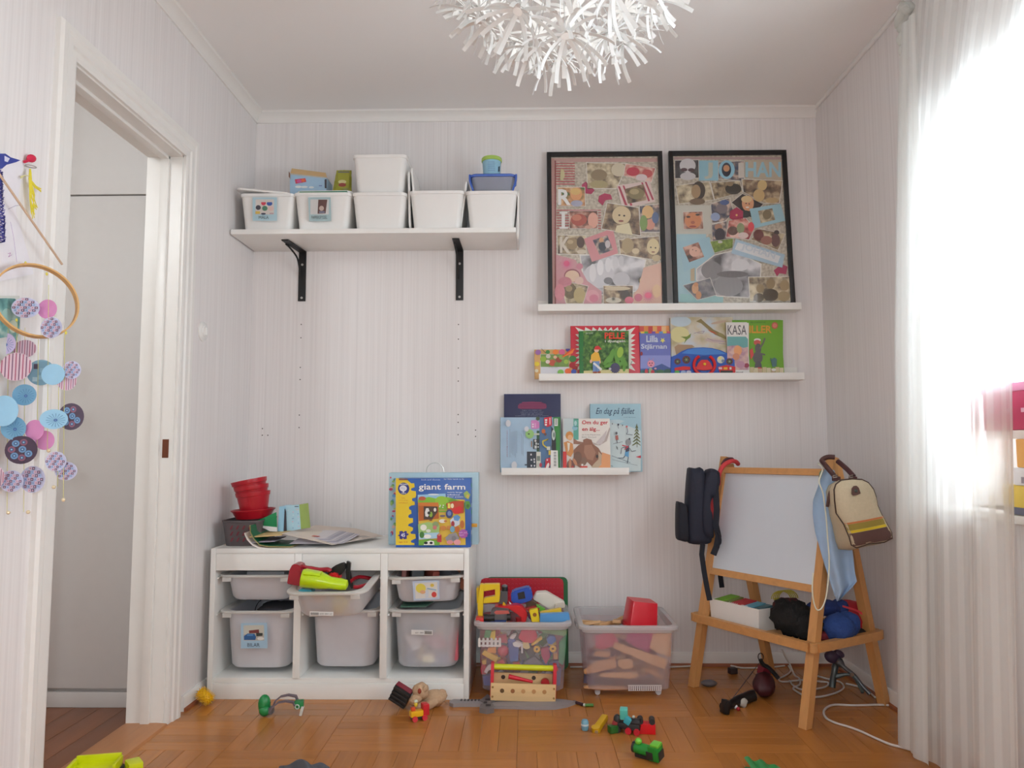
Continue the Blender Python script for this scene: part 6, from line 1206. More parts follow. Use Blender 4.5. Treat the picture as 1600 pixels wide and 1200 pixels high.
# heap of hats and mittens
def woolly(label, name, cat, parts, col, jit=.22, fr=60, r=.9, group=None):
    mb = MB(); m = M(col, r, n=.3, s=120, bump=.6)
    for c, s_, rot in parts: mb.ell(c, s_, m, rot, 28, jit, fr)
    return mb.single(name, label, cat, group, ang=3)
p0 = at(1232, 968, -.56)
woolly('black fluffy hat lying at the front of the easel tray', 'fluffy_hat', 'hat', [(V((2.212, -.545, ZY+.066)), (.082, .062, .064), (0, .1, -.9)), (V((2.245, -.590, ZY+.052)), (.060, .050, .050), (0, 0, 0))], (18, 15, 15), .35, 70)
woolly('maroon and black hat behind the black fluffy one', 'woolly_hat', 'hat', [(V((2.225, -.49, ZY+.085)), (.062, .045, .040), (0, .2, -.5))], (70, 24, 26), .2)
woolly('blue rolled scarf on top of the heap behind the easel leg', 'scarf', 'scarf', [(V((2.345, -.515, ZY+.098)), (.060, .038, .030), (0, .1, .3)), (V((2.295, -.545, ZY+.095)), (.034, .034, .030), (0, 0, 0)), (V((2.40, -.50, ZY+.095)), (.034, .032, .030), (0, 0, 0))], (42, 62, 122), .15)
woolly('blue mitten hanging at the tray side behind the front leg', 'mitten', 'mitten', [(V((2.350, -.615, ZY+.050)), (.062, .045, .050), (0, .2, .4)), (V((2.395, -.585, ZY+.055)), (.040, .040, .046), (0, 0, 0))], (44, 74, 140), .15)
woolly('small red cloth under the black fluffy hat', 'cloth', 'cloth', [(V((2.305, -.60, ZY+.021)), (.045, .030, .020), (0, 0, .3))], (120, 36, 50), .2)
t = thing('cap', 'red cap with a lighter seam at the window end of the easel tray', 'cap', (2.452, -.47, ZY))
mb = MB(); mb.ell((2.450, -.480, ZY+.060), (.066, .052, .058), M((176, 24, 40), .6), (0, .3, .2), 22, .12, 26); mb.build('crown', t, ang=3)
MB().tube([V((2.40, -.527, ZY+.105)), V((2.45, -.538, ZY+.09)), V((2.49, -.525, ZY+.06)), V((2.505, -.50, ZY+.03))], .004, M((226, 70, 80), .6), 6, 4).build('seam', t)
mb = MB(); mb.ell((2.47, -.50, ZY+.013), (.045, .03, .013), M((40, 36, 38), .7), n=14, jit=.3).single('glove', 'dark glove lying under the red cap', 'glove')
mb = MB(); YY = M((186, 172, 66), .5)
cy = V((2.215, -.455, ZY+.118))
for k in range(-2, 3): mb.tube([cy+V((math.cos(a)*.036, .004*k, math.sin(a)*.030))+V((.008*k, 0, 0)) for a in [PI*i/10 for i in range(11)]], .0022, YY, 6)
mb.tube([cy+V((math.cos(a)*.040, .014*math.sin(a), -.002)) for a in [2*PI*i/16 for i in range(17)]], .003, YY, 6)
mb.single('wire_ball', 'olive yellow plastic lattice toy behind the dark hats', 'toy')
# ------------------------------------------------------------------ navy backpack on the left post
t = thing('backpack', 'navy blue backpack hanging from the easel post nearest the crates', 'backpack', (1.95, -.25, .55))
NV = M((30, 33, 50), .75, n=.2, s=80); NV2 = M((24, 26, 38), .8, n=.2, s=80); CO = M((206, 62, 66), .7, n=.15, s=60)
def bagloft(cx, cy, ang, prof, m, T0=None):
    """upright soft body: prof rows (z, half width, half depth, forward offset)"""
    c, s_ = math.cos(ang), math.sin(ang); rings = []
    for z, w_, d_, f in prof:
        ring = []
        for a, b in rrect(2*w_, 2*d_, min(w_, d_)*.75, 5): ring.append((cx+a*c-(b-f)*s_, cy+a*s_+(b-f)*c, z))
        rings.append(ring)
    mb = MB(); mb.loft(rings, m); return mb
ANG = math.atan2(sd.y, sd.x)+PI/2           # the bag's width runs across the easel, so it shows its side
def pillow(pts, y0, y1, m, puff=.012, crop=(1040, 700, 5)):
    """soft body: an outline at its own depth, swollen towards front (y1) and back (y0)"""
    ps = [at(crop[0]+a/crop[2], crop[1]+b/crop[2], (y0+y1)/2) for a, b in pts]; q_ = []
    n_ = len(ps)
    for i in range(n_):
        p0_, p1_, p2_, p3_ = ps[i-1], ps[i], ps[(i+1) % n_], ps[(i+2) % n_]
        for j in range(3):
            f = j/3; q_.append(.5*((2*p1_)+(p2_-p0_)*f+(2*p0_-5*p1_+4*p2_-p3_)*f*f+(3*p1_-p0_-3*p2_+p3_)*f**3))
    c = sum(q_, V((0, 0, 0)))/len(q_); mb = MB()
    L_ = lambda k, y: [(c.x+(p.x-c.x)*k, y, c.z+(p.z-c.z)*k) for p in q_]
    mb.loft([L_(.4, y0+puff), L_(.82, y0+puff*.6), L_(.97, y0), L_(1, (y0+y1)/2), L_(.97, y1), L_(.82, y1-puff*.6), L_(.4, y1-puff)], m); return mb
pillow([(180, 170), (190, 153), (230, 158), (268, 150), (284, 180), (296, 240), (284, 400), (300, 560), (335, 640), (345, 700), (330, 740), (260, 752), (200, 748), (168, 720), (158, 560), (165, 350)], -.20, -.285, NV).build('body', t, ang=2.5)
pillow([(90, 440), (108, 422), (132, 428), (152, 452), (162, 560), (168, 700), (150, 728), (110, 720), (88, 690)], -.215, -.290, NV2, .008).build('front_pocket', t, ang=2.5)
pillow([(272, 420), (290, 260), (312, 188), (342, 160), (398, 176), (408, 260), (386, 310), (342, 360), (318, 460), (322, 560), (352, 640), (352, 700), (300, 690), (270, 600)], -.215, -.300, NV, .008).build('back_panel', t, ang=2.5)
pillow([(346, 350), (376, 330), (386, 480), (374, 590), (352, 645), (342, 560), (316, 500)], -.235, -.285, CO, .006).build('coral_lining', t, ang=2.5)
def cqb(px, py, y): return at(1040+px/5, 700+py/5, y)
mb = MB(); mb.ribbon([cqb(290, 750, -.315), cqb(282, 830, -.315), cqb(300, 960, -.32), cqb(325, 1100, -.322), cqb(345, 1190, -.324)], .020, .003, NV2, V((1, -.3, 0))); mb.build('strap', t)
mb = MB(); mb.ribbon([cqb(400, 190, -.30), cqb(390, 330, -.305), cqb(400, 480, -.31), cqb(392, 600, -.315), cqb(412, 690, -.315), cqb(398, 770, -.315), cqb(372, 835, -.318)], .024, .004, NV2, V((1, -.3, 0))); mb.build('strap', t)
mb = MB(); mb.ribbon([cqb(424, 965, -.16), cqb(430, 1020, -.16), cqb(440, 1090, -.16)], .020, .003, NV2, V((1, -.2, 0))); mb.build('strap_end', t)
mb = MB(); mb.tube([cqb(395, 770, -.318), cqb(425, 740, -.318), cqb(420, 680, -.318), cqb(405, 650, -.316)], .006, NV2, 8, 3); mb.build('strap_knot', t)
q = MB(); q.tube([cqb(408, 290, -.262), cqb(415, 210, -.258), cqb(450, 140, -.25), cqb(510, 103, -.245), cqb(550, 108, -.225), cqb(566, 125, -.20)], [.010, .011, .011, .010, .010, .009], CO, 10, 4); q.build('coral_strap', t, ang=3)
q = MB(); q.tube([cqb(440, 130, -.235), cqb(470, 90, -.225), cqb(520, 84, -.215), cqb(526, 100, -.19)], .006, M((84, 44, 50), .7), 8, 3); q.build('carry_loop', t, ang=3)
# ------------------------------------------------------------------ beige backpack on the right post
def cbg(px, py, y): return at(1260+px/4.613, 700+py/4.613, y)
t = thing('backpack', 'beige canvas backpack with brown base and orange yellow stripes', 'backpack', cbg(400, 740, -.72))
BG = M((196, 182, 154), .8, n=.1, s=120, bump=.2); BRN = M((92, 64, 58), .8, n=.12, s=100); TRIM = M((70, 52, 44), .7)
front = [(215, 470), (204, 380), (200, 300), (212, 262), (250, 232), (330, 224), (400, 228), (445, 250), (480, 295), (500, 350), (510, 410), (540, 480), (580, 550), (612, 610), (618, 650), (560, 678), (450, 690), (360, 718), (325, 700), (308, 640), (270, 550)]
back = [(138, 440), (130, 380), (130, 320), (150, 276), (200, 248), (290, 236), (360, 240), (410, 262), (450, 310), (470, 360), (480, 420), (500, 500), (530, 570), (560, 620), (560, 660), (500, 690), (380, 720), (290, 738), (190, 735), (165, 690), (146, 560)]
n = len(front); YB1, YB0 = -.775, -.665
ff = [cbg(*p, YB1) for p in front]; bb = [cbg(*p, YB0) for p in back]; cf = sum(ff, V((0, 0, 0)))/n; cb_ = sum(bb, V((0, 0, 0)))/n
rings = [[tuple(cb_+(p-cb_)*.9+V((0, .010, 0))) for p in bb], [tuple(p) for p in bb], [tuple(p.lerp(q_, .5)+(p.lerp(q_, .5)-(cf+cb_)/2)*.03) for p, q_ in zip(bb, ff)], [tuple(p) for p in ff], [tuple(cf+(p-cf)*.94+V((0, -.010, 0))) for p in ff], [tuple(cf+(p-cf)*.5+V((0, -.015, 0))) for p in ff]]
MB().loft(rings, BG).build('body', t, ang=2.5)
mb = MB(); mb.tube(ff+[ff[0]], .0028, TRIM, 6); mb.build('piping', t, ang=3)
def bulge(x, y):
    p = cbg(x, y, YB1); 
    d = min((p-f).length for f in [a.lerp(b, k/6) for a, b in zip(ff, ff[1:]+ff[:1]) for k in range(6)])
    return V((p.x, YB1-.0022-.0105*min(1, d/.0075)-.005*min(1, d/.055), p.z))
def band(name, e0, e1, m, nu=14):
    """a stitched band between two edge lines (pixel pairs)"""
    (a0, a1), (b0, b1) = e0, e1; mb = MB()
    f = lambda u, v: bulge(a0[0]+(a1[0]-a0[0])*u+((b0[0]+(b1[0]-b0[0])*u)-(a0[0]+(a1[0]-a0[0])*u))*v, a0[1]+(a1[1]-a0[1])*u+((b0[1]+(b1[1]-b0[1])*u)-(a0[1]+(a1[1]-a0[1])*u))*v-0)
    mb.grid(f, nu, 4, m); mb.grid(lambda u, v: f(u, v)+V((0, .003, 0)), nu, 4, m); mb.build(name, t, ang=3)
band('orange_stripe', ((268, 540), (546, 488)), ((274, 552), (553, 500)), M((196, 116, 66), .8))
band('olive_stripe', ((274, 553), (553, 501)), ((292, 596), (570, 542)), M((146, 128, 54), .8))
band('yellow_stripe', ((292, 597), (570, 543)), ((302, 614), (580, 560)), M((214, 184, 40), .8))
band('brown_base', ((302, 616), (581, 562)), ((332, 706), (612, 654)), BRN)
MB().plate([bulge(*p)+V((0, -.001, 0)) for p in ((308, 330), (310, 290), (325, 272), (345, 270), (360, 285), (372, 325), (345, 336), (318, 340))], (0, -.003, 0), BRN).build('leather_badge', t)
p = bulge(338, 306); MB().ell(p+V((0, -.004, 0)), (.006, .002, .006), M((60, 66, 60), .5)).build('badge_stud', t)
MB().tube([cbg(190, 268, -.728), cbg(168, 330, -.728), cbg(150, 425, -.728)], .0055, BRN, 8, 4).build('side_zip', t)
MB().tube([cbg(215, 215, -.72), cbg(170, 165, -.70), cbg(125, 110, -.665), cbg(112, 88, -.645), cbg(150, 66, -.64), cbg(205, 66, -.65)], .0085, M((78, 48, 46), .7), 10, 4).build('shoulder_strap', t)
MB().tube([cbg(340, 205, -.73), cbg(300, 160, -.70), cbg(258, 122, -.66), cbg(225, 95, -.64)], .0085, M((78, 44, 46), .7), 10, 4).build('shoulder_strap', t)
for x in (215, 335): MB().cbox(cbg(x, 222, -.735), (.026, .014, .016), M((78, 44, 46), .7), bev=.003).build('strap_anchor', t)
for x in (205, 320): MB().tube([cbg(x-14, 200, -.745), cbg(x+14, 196, -.745), cbg(x+16, 210, -.745), cbg(x-12, 214, -.745), cbg(x-14, 200, -.745)], .0014, M((196, 190, 180), .25, .9), 6).build('strap_ring', t)
# pale blue shirt and white cord hanging behind it
t = thing('shirt', 'pale blue cotton garment hanging on the easel behind the beige backpack', 'garment', cbg(200, 1100, -.62))
SB = M((160, 184, 212), .85, n=.08, s=40, bump=.15)
Lc = [(130, 150), (80, 290), (48, 380), (46, 480), (62, 600), (110, 770), (150, 900), (200, 1050), (220, 1105)]
Rc = [(200, 160), (250, 290), (290, 420), (310, 560), (330, 720), (340, 800), (350, 900), (366, 965), (240, 1098)]
def sh(u, v):
    i = min(int(v*8), 7); f = v*8-i; a = V(Lc[i]+(0,)).lerp(V(Lc[i+1]+(0,)), f); b = V(Rc[i]+(0,)).lerp(V(Rc[i+1]+(0,)), f); p = a.lerp(b, u)
    return cbg(p.x, p.y, -.676-.05*v+.014*math.sin(u*9+v*2)*min(1, v*3)+.02*u-.010*math.sin(v*4))
mb = MB(); mb.grid(sh, 26, 30, SB); mb.grid(lambda u, v: sh(u, v)+V((.001, .004, 0)), 26, 30, SB); mb.build('fabric', t, ang=3)
q = MB(); q.ell(cbg(110, 205, -.645), (.010, .006, .022), M((128, 140, 110), .8), n=12); q.build('green_collar', t)
pts = [cbg(*p) for p in ((84, 110, -.64), (118, 150, -.67), (92, 240, -.70), (120, 330, -.71), (142, 500, -.715), (152, 640, -.72), (164, 800, -.725), (158, 950, -.735), (140, 1080, -.745), (110, 1155, -.752), (75, 1165, -.755), (50, 1100, -.755), (42, 1000, -.752), (50, 900, -.748))]
MB().tube(pts, .0026, M((222, 220, 200), .6), 6, 5).single('white_cord', 'white cord looping down beside the front easel leg', 'cord', ang=3)

# ================================================================== ceiling lamp
LC = V((1.326, -1.71, 2.138)); LR = .274
t = thing('pendant_lamp', 'round white pendant lamp made of many cut paper flowers', 'lamp', LC)
PAP = M((246, 245, 243), .6, n=.01)
mT = plastic('lamp_paper', (228, 227, 225), .985, r=.6, trans=.08, n=.01)
FM = []
for s_ in range(4):
    rnd = random.Random(40+s_); mb = MB()
    for layer, nst, ln, a0, a1, wd_ in ((0, 11, .112, 96, 44, .0098), (1, 7, .100, 66, 10, .0095)):
        for k in range(nst):
            az = 2*PI*(k+.5*layer+rnd.uniform(-.2, .2))/nst; ll = ln*rnd.uniform(.86, 1.06); bend = rnd.uniform(-8, 10)
            p = V((0, 0, .004+.002*layer)); pts = []; rad = V((math.cos(az), math.sin(az), 0)); sdv = V((-math.sin(az), math.cos(az), 0)); p = p+rad*.008
            for i in range(8):
                pts.append(p.copy()); a = math.radians(a0+bend+(a1-a0)*i/7); p = p+(rad*math.sin(a)+V((0, 0, math.cos(a))))*ll/7
            mb.ribbon(pts, wd_, .0007, mT, sdv)
    mb.lathe([(.001, .004), (.012, .004), (.013, .006), (.010, .0085), (.001, .009)], PAP, n=14)
    FM.append(mb.mesh('paper_flower', ang=.6))
stem = MB(); stem.cyl((0, 0, -LR), (0, 0, .004), .0012, M((210, 210, 210), .3, .8), 6); STM = stem.mesh('stem')
NFL = 58; rnd = random.Random(3)
for k in range(NFL):
    z = 1-2*(k+.5)/NFL; ph = k*2.399963; r_ = math.sqrt(1-z*z); d = V((r_*math.cos(ph), r_*math.sin(ph), z))
    if z > .93: continue
    o = bpy.data.objects.new('paper_flower', FM[k % 4]); COL.objects.link(o); o.parent = t
    o.location = d*LR*rnd.uniform(.94, 1.05); o.rotation_mode = 'QUATERNION'; o.rotation_quaternion = d.to_track_quat('Z', 'Y') @ Euler((0, 0, rnd.uniform(0, 6))).to_quaternion()
    s2 = bpy.data.objects.new('stem', STM); COL.objects.link(s2); s2.parent = o
MB().ell(LC+V((0, 0, .09)), (.02, .02, .03), PLW, n=14).build('lamp_holder', t)
light('pendant_fill', 'POINT', LC, 2.5, shadow_soft_size=.065, color=(1, .98, .95))  # added fill inside the pendant, lifting the ceiling and right wall
MB().lathe([(.001, -.035), (.028, -.034), (.05, -.006), (.05, 0), (.001, 0)], PLW, X.Translation((LC.x, LC.y, ZC-.0005)), 24).build('ceiling_cup', t)
MB().cyl(LC+V((0, 0, .05)), (LC.x, LC.y, ZC-.03), .004, PLW, 8).build('cord', t)

# ================================================================== curtain, rod, things on the window sill
SH_, SH2 = sheer(.70, .90, 15), sheer(.86, .95, 4)
t = thing('curtain', 'sheer white striped curtain hanging over the bright window, tied at the top', 'curtain', (2.45, -1.15, 0))
def cur(y0t, y1t, y0b, y1b, xt, xb, folds, amp, ph=0, ztop=2.40, zbot=.012):
    def f(u, v):
        z = ztop+(zbot-ztop)*v; s_ = min(1, v*2.2)**.7
        y = (y0t+(y0b-y0t)*s_)+((y1t+(y1b-y1t)*s_)-(y0t+(y0b-y0t)*s_))*u
        x = xt+(xb-xt)*v+amp*(.4+.6*v)*math.sin(u*folds*2*PI+ph+v*.8)
        return V((x, y, z))
    return f
MB().grid(cur(-.935, -1.95, -.86, -1.455, 2.515, 2.43, 3.5, .016), 90, 40, SH_).build('main_panel', t, ang=3, fix=False)
MB().grid(cur(-.930, -1.02, -.865, -1.06, 2.500, 2.412, 2.2, .008, 1, 2.34), 24, 40, SH2).build('folded_edge', t, ang=3, fix=False)
CLO = plastic('curtain_cloth', (236, 237, 233), .93, r=.9, trans=.45, n=.03)
mb = MB()
for k in range(5):
    a0_ = k*.5; mb.tube([V((2.505-.012*math.sin(k*2), -.925-.05*u-.006*k+.012*math.sin(u*5+k), 2.322+.055*math.sin(u*PI*.5+k*.22)+.006*k-.02*u*k*.3)) for u in [i/8 for i in range(9)]], [.004, .012, .016, .017, .016, .015, .014, .012, .010], CLO, 8)
mb.ell((2.505, -.930, 2.300), (.018, .020, .026), CLO, n=14, jit=.3, fr=50); mb.ell((2.507, -.925, 2.262), (.014, .014, .022), CLO, n=12, jit=.2, fr=60)
mb.build('tied_knot', t, ang=3)
t = thing('curtain_rod', 'white curtain rod above the window', 'curtain rod', (2.525, -1.8, 2.425))
MB().cyl((2.525, -.90, 2.432), (2.525, -2.75, 2.432), .009, PLW, 12).build('rod', t)
MB().ell((2.525, -.893, 2.432), (.014, .014, .014), PLW, n=12).build('finial', t)
for y in (-.97, -2.68): MB().box((2.525, y-.006, 2.425), (2.578, y+.006, 2.439), PLW).build('rod_bracket', t)
zs = WZ0+.0005
def sbox(label, z0, z1, y0, col, x0=2.515, x1=2.66, y1=-1.78, print_=None, lidc=None, name='box', cat='box', group='boxes stacked on the window sill'):
    t = thing(name, label, cat, ((x0+x1)/2, (y0+y1)/2, z0), group)
    MB().box((x0, y1, z0), (x1, y0, z1), M(col, .4), .003).build('carton', t)
    if print_: print_(t, x0, y0, y1, z0, z1)
    if lidc: MB().box((x0-.004, y1-.004, z1-.022), (x1+.004, y0+.004, z1+.0005), M(lidc, .4), .003).build('lid', t)
def pY(t, x0, y0, y1, z0, z1): MB().box((x0-.0008, y1, z0+.001), (x0, y0-.002, z0+.020), M((96, 96, 116), .5)).build('dark_band', t)
sbox('yellow box with a slate blue lower band, lowest on the window sill', zs, .842, -1.31, (224, 190, 50), print_=pY)
def pW(t, x0, y0, y1, z0, z1):
    q = MB()
    for k in range(6): q.box((x0-.0008, y0-.06-k*.06, z0+.006+(k % 2)*.012), (x0, y0-.03-k*.06, z0+.022+(k % 2)*.012), M(((150, 140, 150), (190, 180, 196))[k % 2], .5))
    o = q.build('box_print', t); o['kind'] = 'stuff'
sbox('white printed box between the yellow and orange boxes on the sill', .8425, .888, -1.36, (222, 218, 220), print_=pW)
sbox('orange box under the white tray on the window sill', .8885, .962, -1.375, (230, 164, 60))
sbox('flat white tray under the pink box on the window sill', .9625, .985, -1.25, (236, 230, 222), name='tray', cat='tray')
def pP(t, x0, y0, y1, z0, z1):
    q = MB()
    for k in range(5): q.box((x0-.0008, y0-.05-k*.07, z0+.045), (x0, y0-.02-k*.07, z0+.056), M((232, 180, 200), .5))
    o = q.build('box_print', t); o['kind'] = 'stuff'
sbox('deep pink box with a pale pink lid on the window sill', .9855, 1.108, -1.245, (196, 30, 90), print_=pP, lidc=(230, 150, 186))
t = thing('toy_figure', 'pale peach rounded toy standing on the pink box', 'toy', (2.57, -1.50, 1.109))
MB().lathe([(.03, 0), (.05, .01), (.055, .06), (.045, .12), (.03, .15), (.001, .16)], M((240, 196, 176), .5), X.Translation((2.57, -1.49, 1.109)), 20).build('body', t)
MB().ell((2.57, -1.49, 1.30), (.042, .042, .045), M((240, 200, 180), .5), n=16).build('head', t)

# ================================================================== things on the wall by the doorway
t = thing('child_drawing', 'white paper with a blue crayon figure pinned beside the doorway', 'drawing', atx(10, 330, .004))
PX_, NX_ = V((.004, -1.6, 1.5)), V((1, 0, 0))
def wx(px, py, x=.004): return atx(px, py, x)
MB().plate([wx(-60, 236), wx(38, 250), wx(24, 330), wx(52, 428), wx(-60, 452)], (.0012, 0, 0), M((230, 226, 232), .7)).build('sheet', t)
q = Pr((.0056, -1.6, 1.5), NX_, 0, 230, 6)
bl_ = (52, 66, 150); q.poly([(-80, 50), (0, 60), (50, 60), (100, 95), (190, 122), (150, 140), (60, 165), (20, 200), (-80, 220)], bl_).poly([(40, 80), (90, 105), (70, 140), (40, 130)], (210, 210, 230))
for k in range(40): q.line([(-70+(k*37) % 60, 200+k*17), (2+(k*23) % 24, 222+k*17), (-50+(k*31) % 60, 232+k*17), (10+(k*13) % 18, 214+k*17)], 9, (60+(k*7) % 20, 70, 156))
q.line([(40, 580), (110, 548), (180, 545)], 3, (110, 90, 150)).line([(60, 700), (90, 850), (120, 1080)], 3, (170, 130, 190)).line([(34, 1000), (60, 990), (40, 1030), (70, 1010)], 4, (170, 90, 160)); q.build('crayon_figure', t)
mb = MB()
for k in range(3): mb.ell(wx(12, 560-k*22, .012), (.004, .035, .024), M((110, 156, 156), .7), n=14, jit=.2)
t = thing('paint_sheet', 'sheet smeared with teal paint behind the hanging paper discs', 'painting', wx(10, 530, .004))
MB().plate([wx(-60, 462), wx(30, 462), wx(33, 566), wx(-60, 560)], (.001, 0, 0), M((206, 206, 200), .7)).build('sheet', t)
q = Pr((.0052, -1.6, 1.3), NX_, 0, 400, 6); q.poly([(-60, 400), (60, 395), (140, 400), (190, 480), (180, 700), (150, 800), (60, 760), (-60, 780)], photo((70, 120, 120), (110, 160, 156), (170, 196, 186), 30, 41)).ell(60, 560, 46, 70, (150, 186, 178)).ell(120, 660, 40, 60, (196, 206, 186)); q.build('paint', t)
MB().tube([atx(-4, 268, .04), atx(97, 413, .045)], .0028, wood((206, 176, 150), 2, .6), 8).single('dowel', 'thin wooden stick hanging slanted across the wall by the doorway', 'stick')
t = thing('hair_bow', 'small red ribbon bow pinned on the wall beside the doorway', 'bow', wx(45, 250, .006))
MB().ell(wx(49, 247.5, .010), (.006, .018, .010), M((206, 30, 70), .6), (.4, 0, 0), 12).build('knot', t); MB().plate([wx(36, 251, .008), wx(47, 247, .008), wx(47, 251, .008), wx(37, 255, .008)], (.004, 0, 0), M((206, 30, 70), .6)).build('tail', t)
t = thing('yarn_figure', 'yellow yarn tied to a small wire ring hanging by the doorway', 'yarn', wx(52, 300, .01))
mb = MB(); cc = wx(48, 260, .014); mb.tube([cc+V((.010*math.cos(a), .016*math.sin(a), .002*math.sin(a))) for a in [2*PI*k/16 for k in range(17)]], .0010, M((150, 140, 136), .3, .7), 6); mb.build('wire_ring', t)
YN = M((222, 206, 60), .8); mb = MB(); rnd = random.Random(9)
for k in range(14): mb.tube([wx(47+rnd.uniform(-1, 1), 264, .014), wx(47+rnd.uniform(-3, 3), 280, .016), wx(50+rnd.uniform(-4, 5), 305, .016), wx(54+rnd.uniform(-6, 5), 338+rnd.uniform(-14, 4), .014)], .0010, YN, 5, 2)
for k in range(6): mb.tube([wx(46, 278, .016), wx(54, 288+k, .017), wx(64, 297+rnd.uniform(-3, 3), .014)], .0011, YN, 5, 2)
for k in range(4): mb.tube([wx(32, 276+k, .012), wx(40, 274, .016), wx(47, 276, .016)], .0009, M((206, 200, 140), .8), 5, 2)
mb.build('yarn', t)
# mobile: hoop, threads, folded paper discs, beads
t = thing('mobile', 'wooden hoop mobile with hanging patterned paper discs and pearl beads', 'mobile', at(58, 470, -1.6))
HP = wood((206, 160, 100), 0, .5); hc = at(57, 470, -1.6)
uu = V((.64, .70, -.32)).normalized(); vv = V((.15, -.14, -1)); vv = (vv-uu*vv.dot(uu)).normalized(); ax = uu.cross(vv).normalized()
HR = .0905; mb = MB(); rings = []
for k in range(48):
    a = 2*PI*k/48; d = uu*math.cos(a)+vv*math.sin(a); p = hc+d*HR
    rings.append([tuple(p+d*e+ax*w_) for e, w_ in ((.002, .008), (-.002, .008), (-.002, -.008), (.002, -.008))])
mb.loft(rings+[rings[0]], HP, False, False); mb.build('hoop', t, ang=1)
THR = M((206, 200, 110), .7)
for k, (x, y0, y1) in enumerate(((13, 470, 800), (27, 500, 575), (39, 512, 800), (60, 530, 700), (76, 445, 704), (92, 570, 760), (101, 522, 780))):
    MB().tube([at(x, y0, -1.598+.01*(k % 3)), at(x-2, y1, -1.598+.01*(k % 3))], .0006, THR, 5).build('thread', t)
for k, (x, y0) in enumerate(((40, 411), (73, 428), (26, 500), (103, 520))): MB().ell(at(x, y0, -1.60+(.03 if k < 2 else 0)), (.0022, .004, .0045), M((220, 206, 90), .7), n=8).build('thread_knot', t)
PEARL = M((226, 206, 170), .2, .2)
for x, y in ((13, 801), (44, 800), (76, 704), (84, 761), (99, 781)): MB().ell(at(x, y, -1.6), (.0045,)*3, PEARL, n=12).build('pearl_bead', t)
ROT = 0
def disc(px, py, rx, ry, base, kind, dy, yaw):
    y = -1.60+dy; c = at(px, py, y); R1 = (at(px, py+1, y)-c).length; rr_ = ry*R1
    ca, sa = math.cos(yaw), math.sin(yaw); U = V((ca, sa, 0)); Nn = V((sa, -ca, 0)); mb = MB(); n = 28
    sx = rx/ry
    def P(a, b, z=0): return c+U*(a*rr_*max(sx, .85))+V((0, 0, b*rr_))+Nn*z
    m0 = M(base, .55); mb.loft([[tuple(P(math.cos(2*PI*k/n), math.sin(2*PI*k/n), z)) for k in range(n)] for z in (-.0004, .0004)], m0)
    # folded fin standing out behind along the vertical crease
    fin = V((sa*.9-ca*.3, -ca*.9-sa*.3, 0)).normalized()*(-1)
    mb.add([tuple(c+V((0, 0, math.sin(PI*(k/12-.5))*rr_))+fin*(math.cos(PI*(k/12-.5))*rr_*.8)) for k in range(13)], [tuple(range(13))], m0)
    rnd = random.Random(int(px*7+py)); z = .0008
    def dot(a, b, r0, col, nn=10, sq=False):
        nonlocal z
        z += .00006
        pts = [P(a+r0*math.cos(2*PI*k/nn+(.785 if sq else 0)), b+r0*math.sin(2*PI*k/nn+(.785 if sq else 0)), z) for k in range(nn)]
        mb.add([tuple(p) for p in pts], [tuple(range(nn))], M(col, .55))
    if kind == 'sq':
        for i in range(-3, 4):
            for j in range(-3, 4):
                a, b = i*.27+.1*((j % 2)), j*.27
                if a*a+b*b > .72: continue
                if (i*2+j) % 3 == 0: dot(a, b, .15, (70, 44, 60), 4, True); dot(a, b, .085, (206, 170, 196), 4, True)
                else: dot(a, b, .16, ((206, 130, 180), (170, 190, 226), (226, 190, 206))[(i+2*j) % 3], 4, True); dot(a, b, .04, (90, 100, 130), 6)
    elif kind == 'st':
        for k in range(-4, 5):
            h_ = math.sqrt(max(0, 1-(k*.22)**2))*.97; z += .00003
            mb.add([tuple(P(k*.22+e, s_*h_, z)) for e, s_ in ((-.035, -1), (.035, -1), (.035, 1), (-.035, 1))], [(0, 1, 2, 3)], M(((176, 90, 120), (130, 90, 120))[k % 2], .55))
    elif kind == 'fl':
        for k in range(16):
            a = 2*PI*k/16; z += .00002; mb.add([tuple(P(.15+math.cos(a+e)*l*.8, -.1+math.sin(a+e)*l*.8, z)) for e, l in ((-.05, .12), (.05, .12), (.03, .85), (-.03, .85))], [(0, 1, 2, 3)], M((80, 130, 170), .55))
        dot(.15, -.1, .14, (70, 110, 170)); dot(.15, -.1, .07, (120, 150, 200))
    elif kind == 'dk':
        for k in range(7):
            a = 2*PI*k/7+.4; r0 = .56 if k else .1; dot(r0*math.cos(a), r0*math.sin(a), .24, ((110, 150, 190), (140, 90, 110))[k % 2], 14); dot(r0*math.cos(a), r0*math.sin(a), .13, (70, 90, 130), 12); dot(r0*math.cos(a), r0*math.sin(a), .06, (150, 190, 216), 8)
    elif kind == 'pw':
        for k in range(10): dot(rnd.uniform(-.55, .55), rnd.uniform(-.55, .55), .24, ((120, 160, 180), (150, 190, 206), (90, 80, 100), (176, 206, 214))[k % 4], 4, True)
    mb.build('paper_disc', t, ang=1, fix=False)
LBc, TE, PK, SQ, DKc, STc = (160, 208, 236), (120, 172, 204), (226, 150, 200), (206, 206, 232), (76, 58, 78), (226, 200, 212)
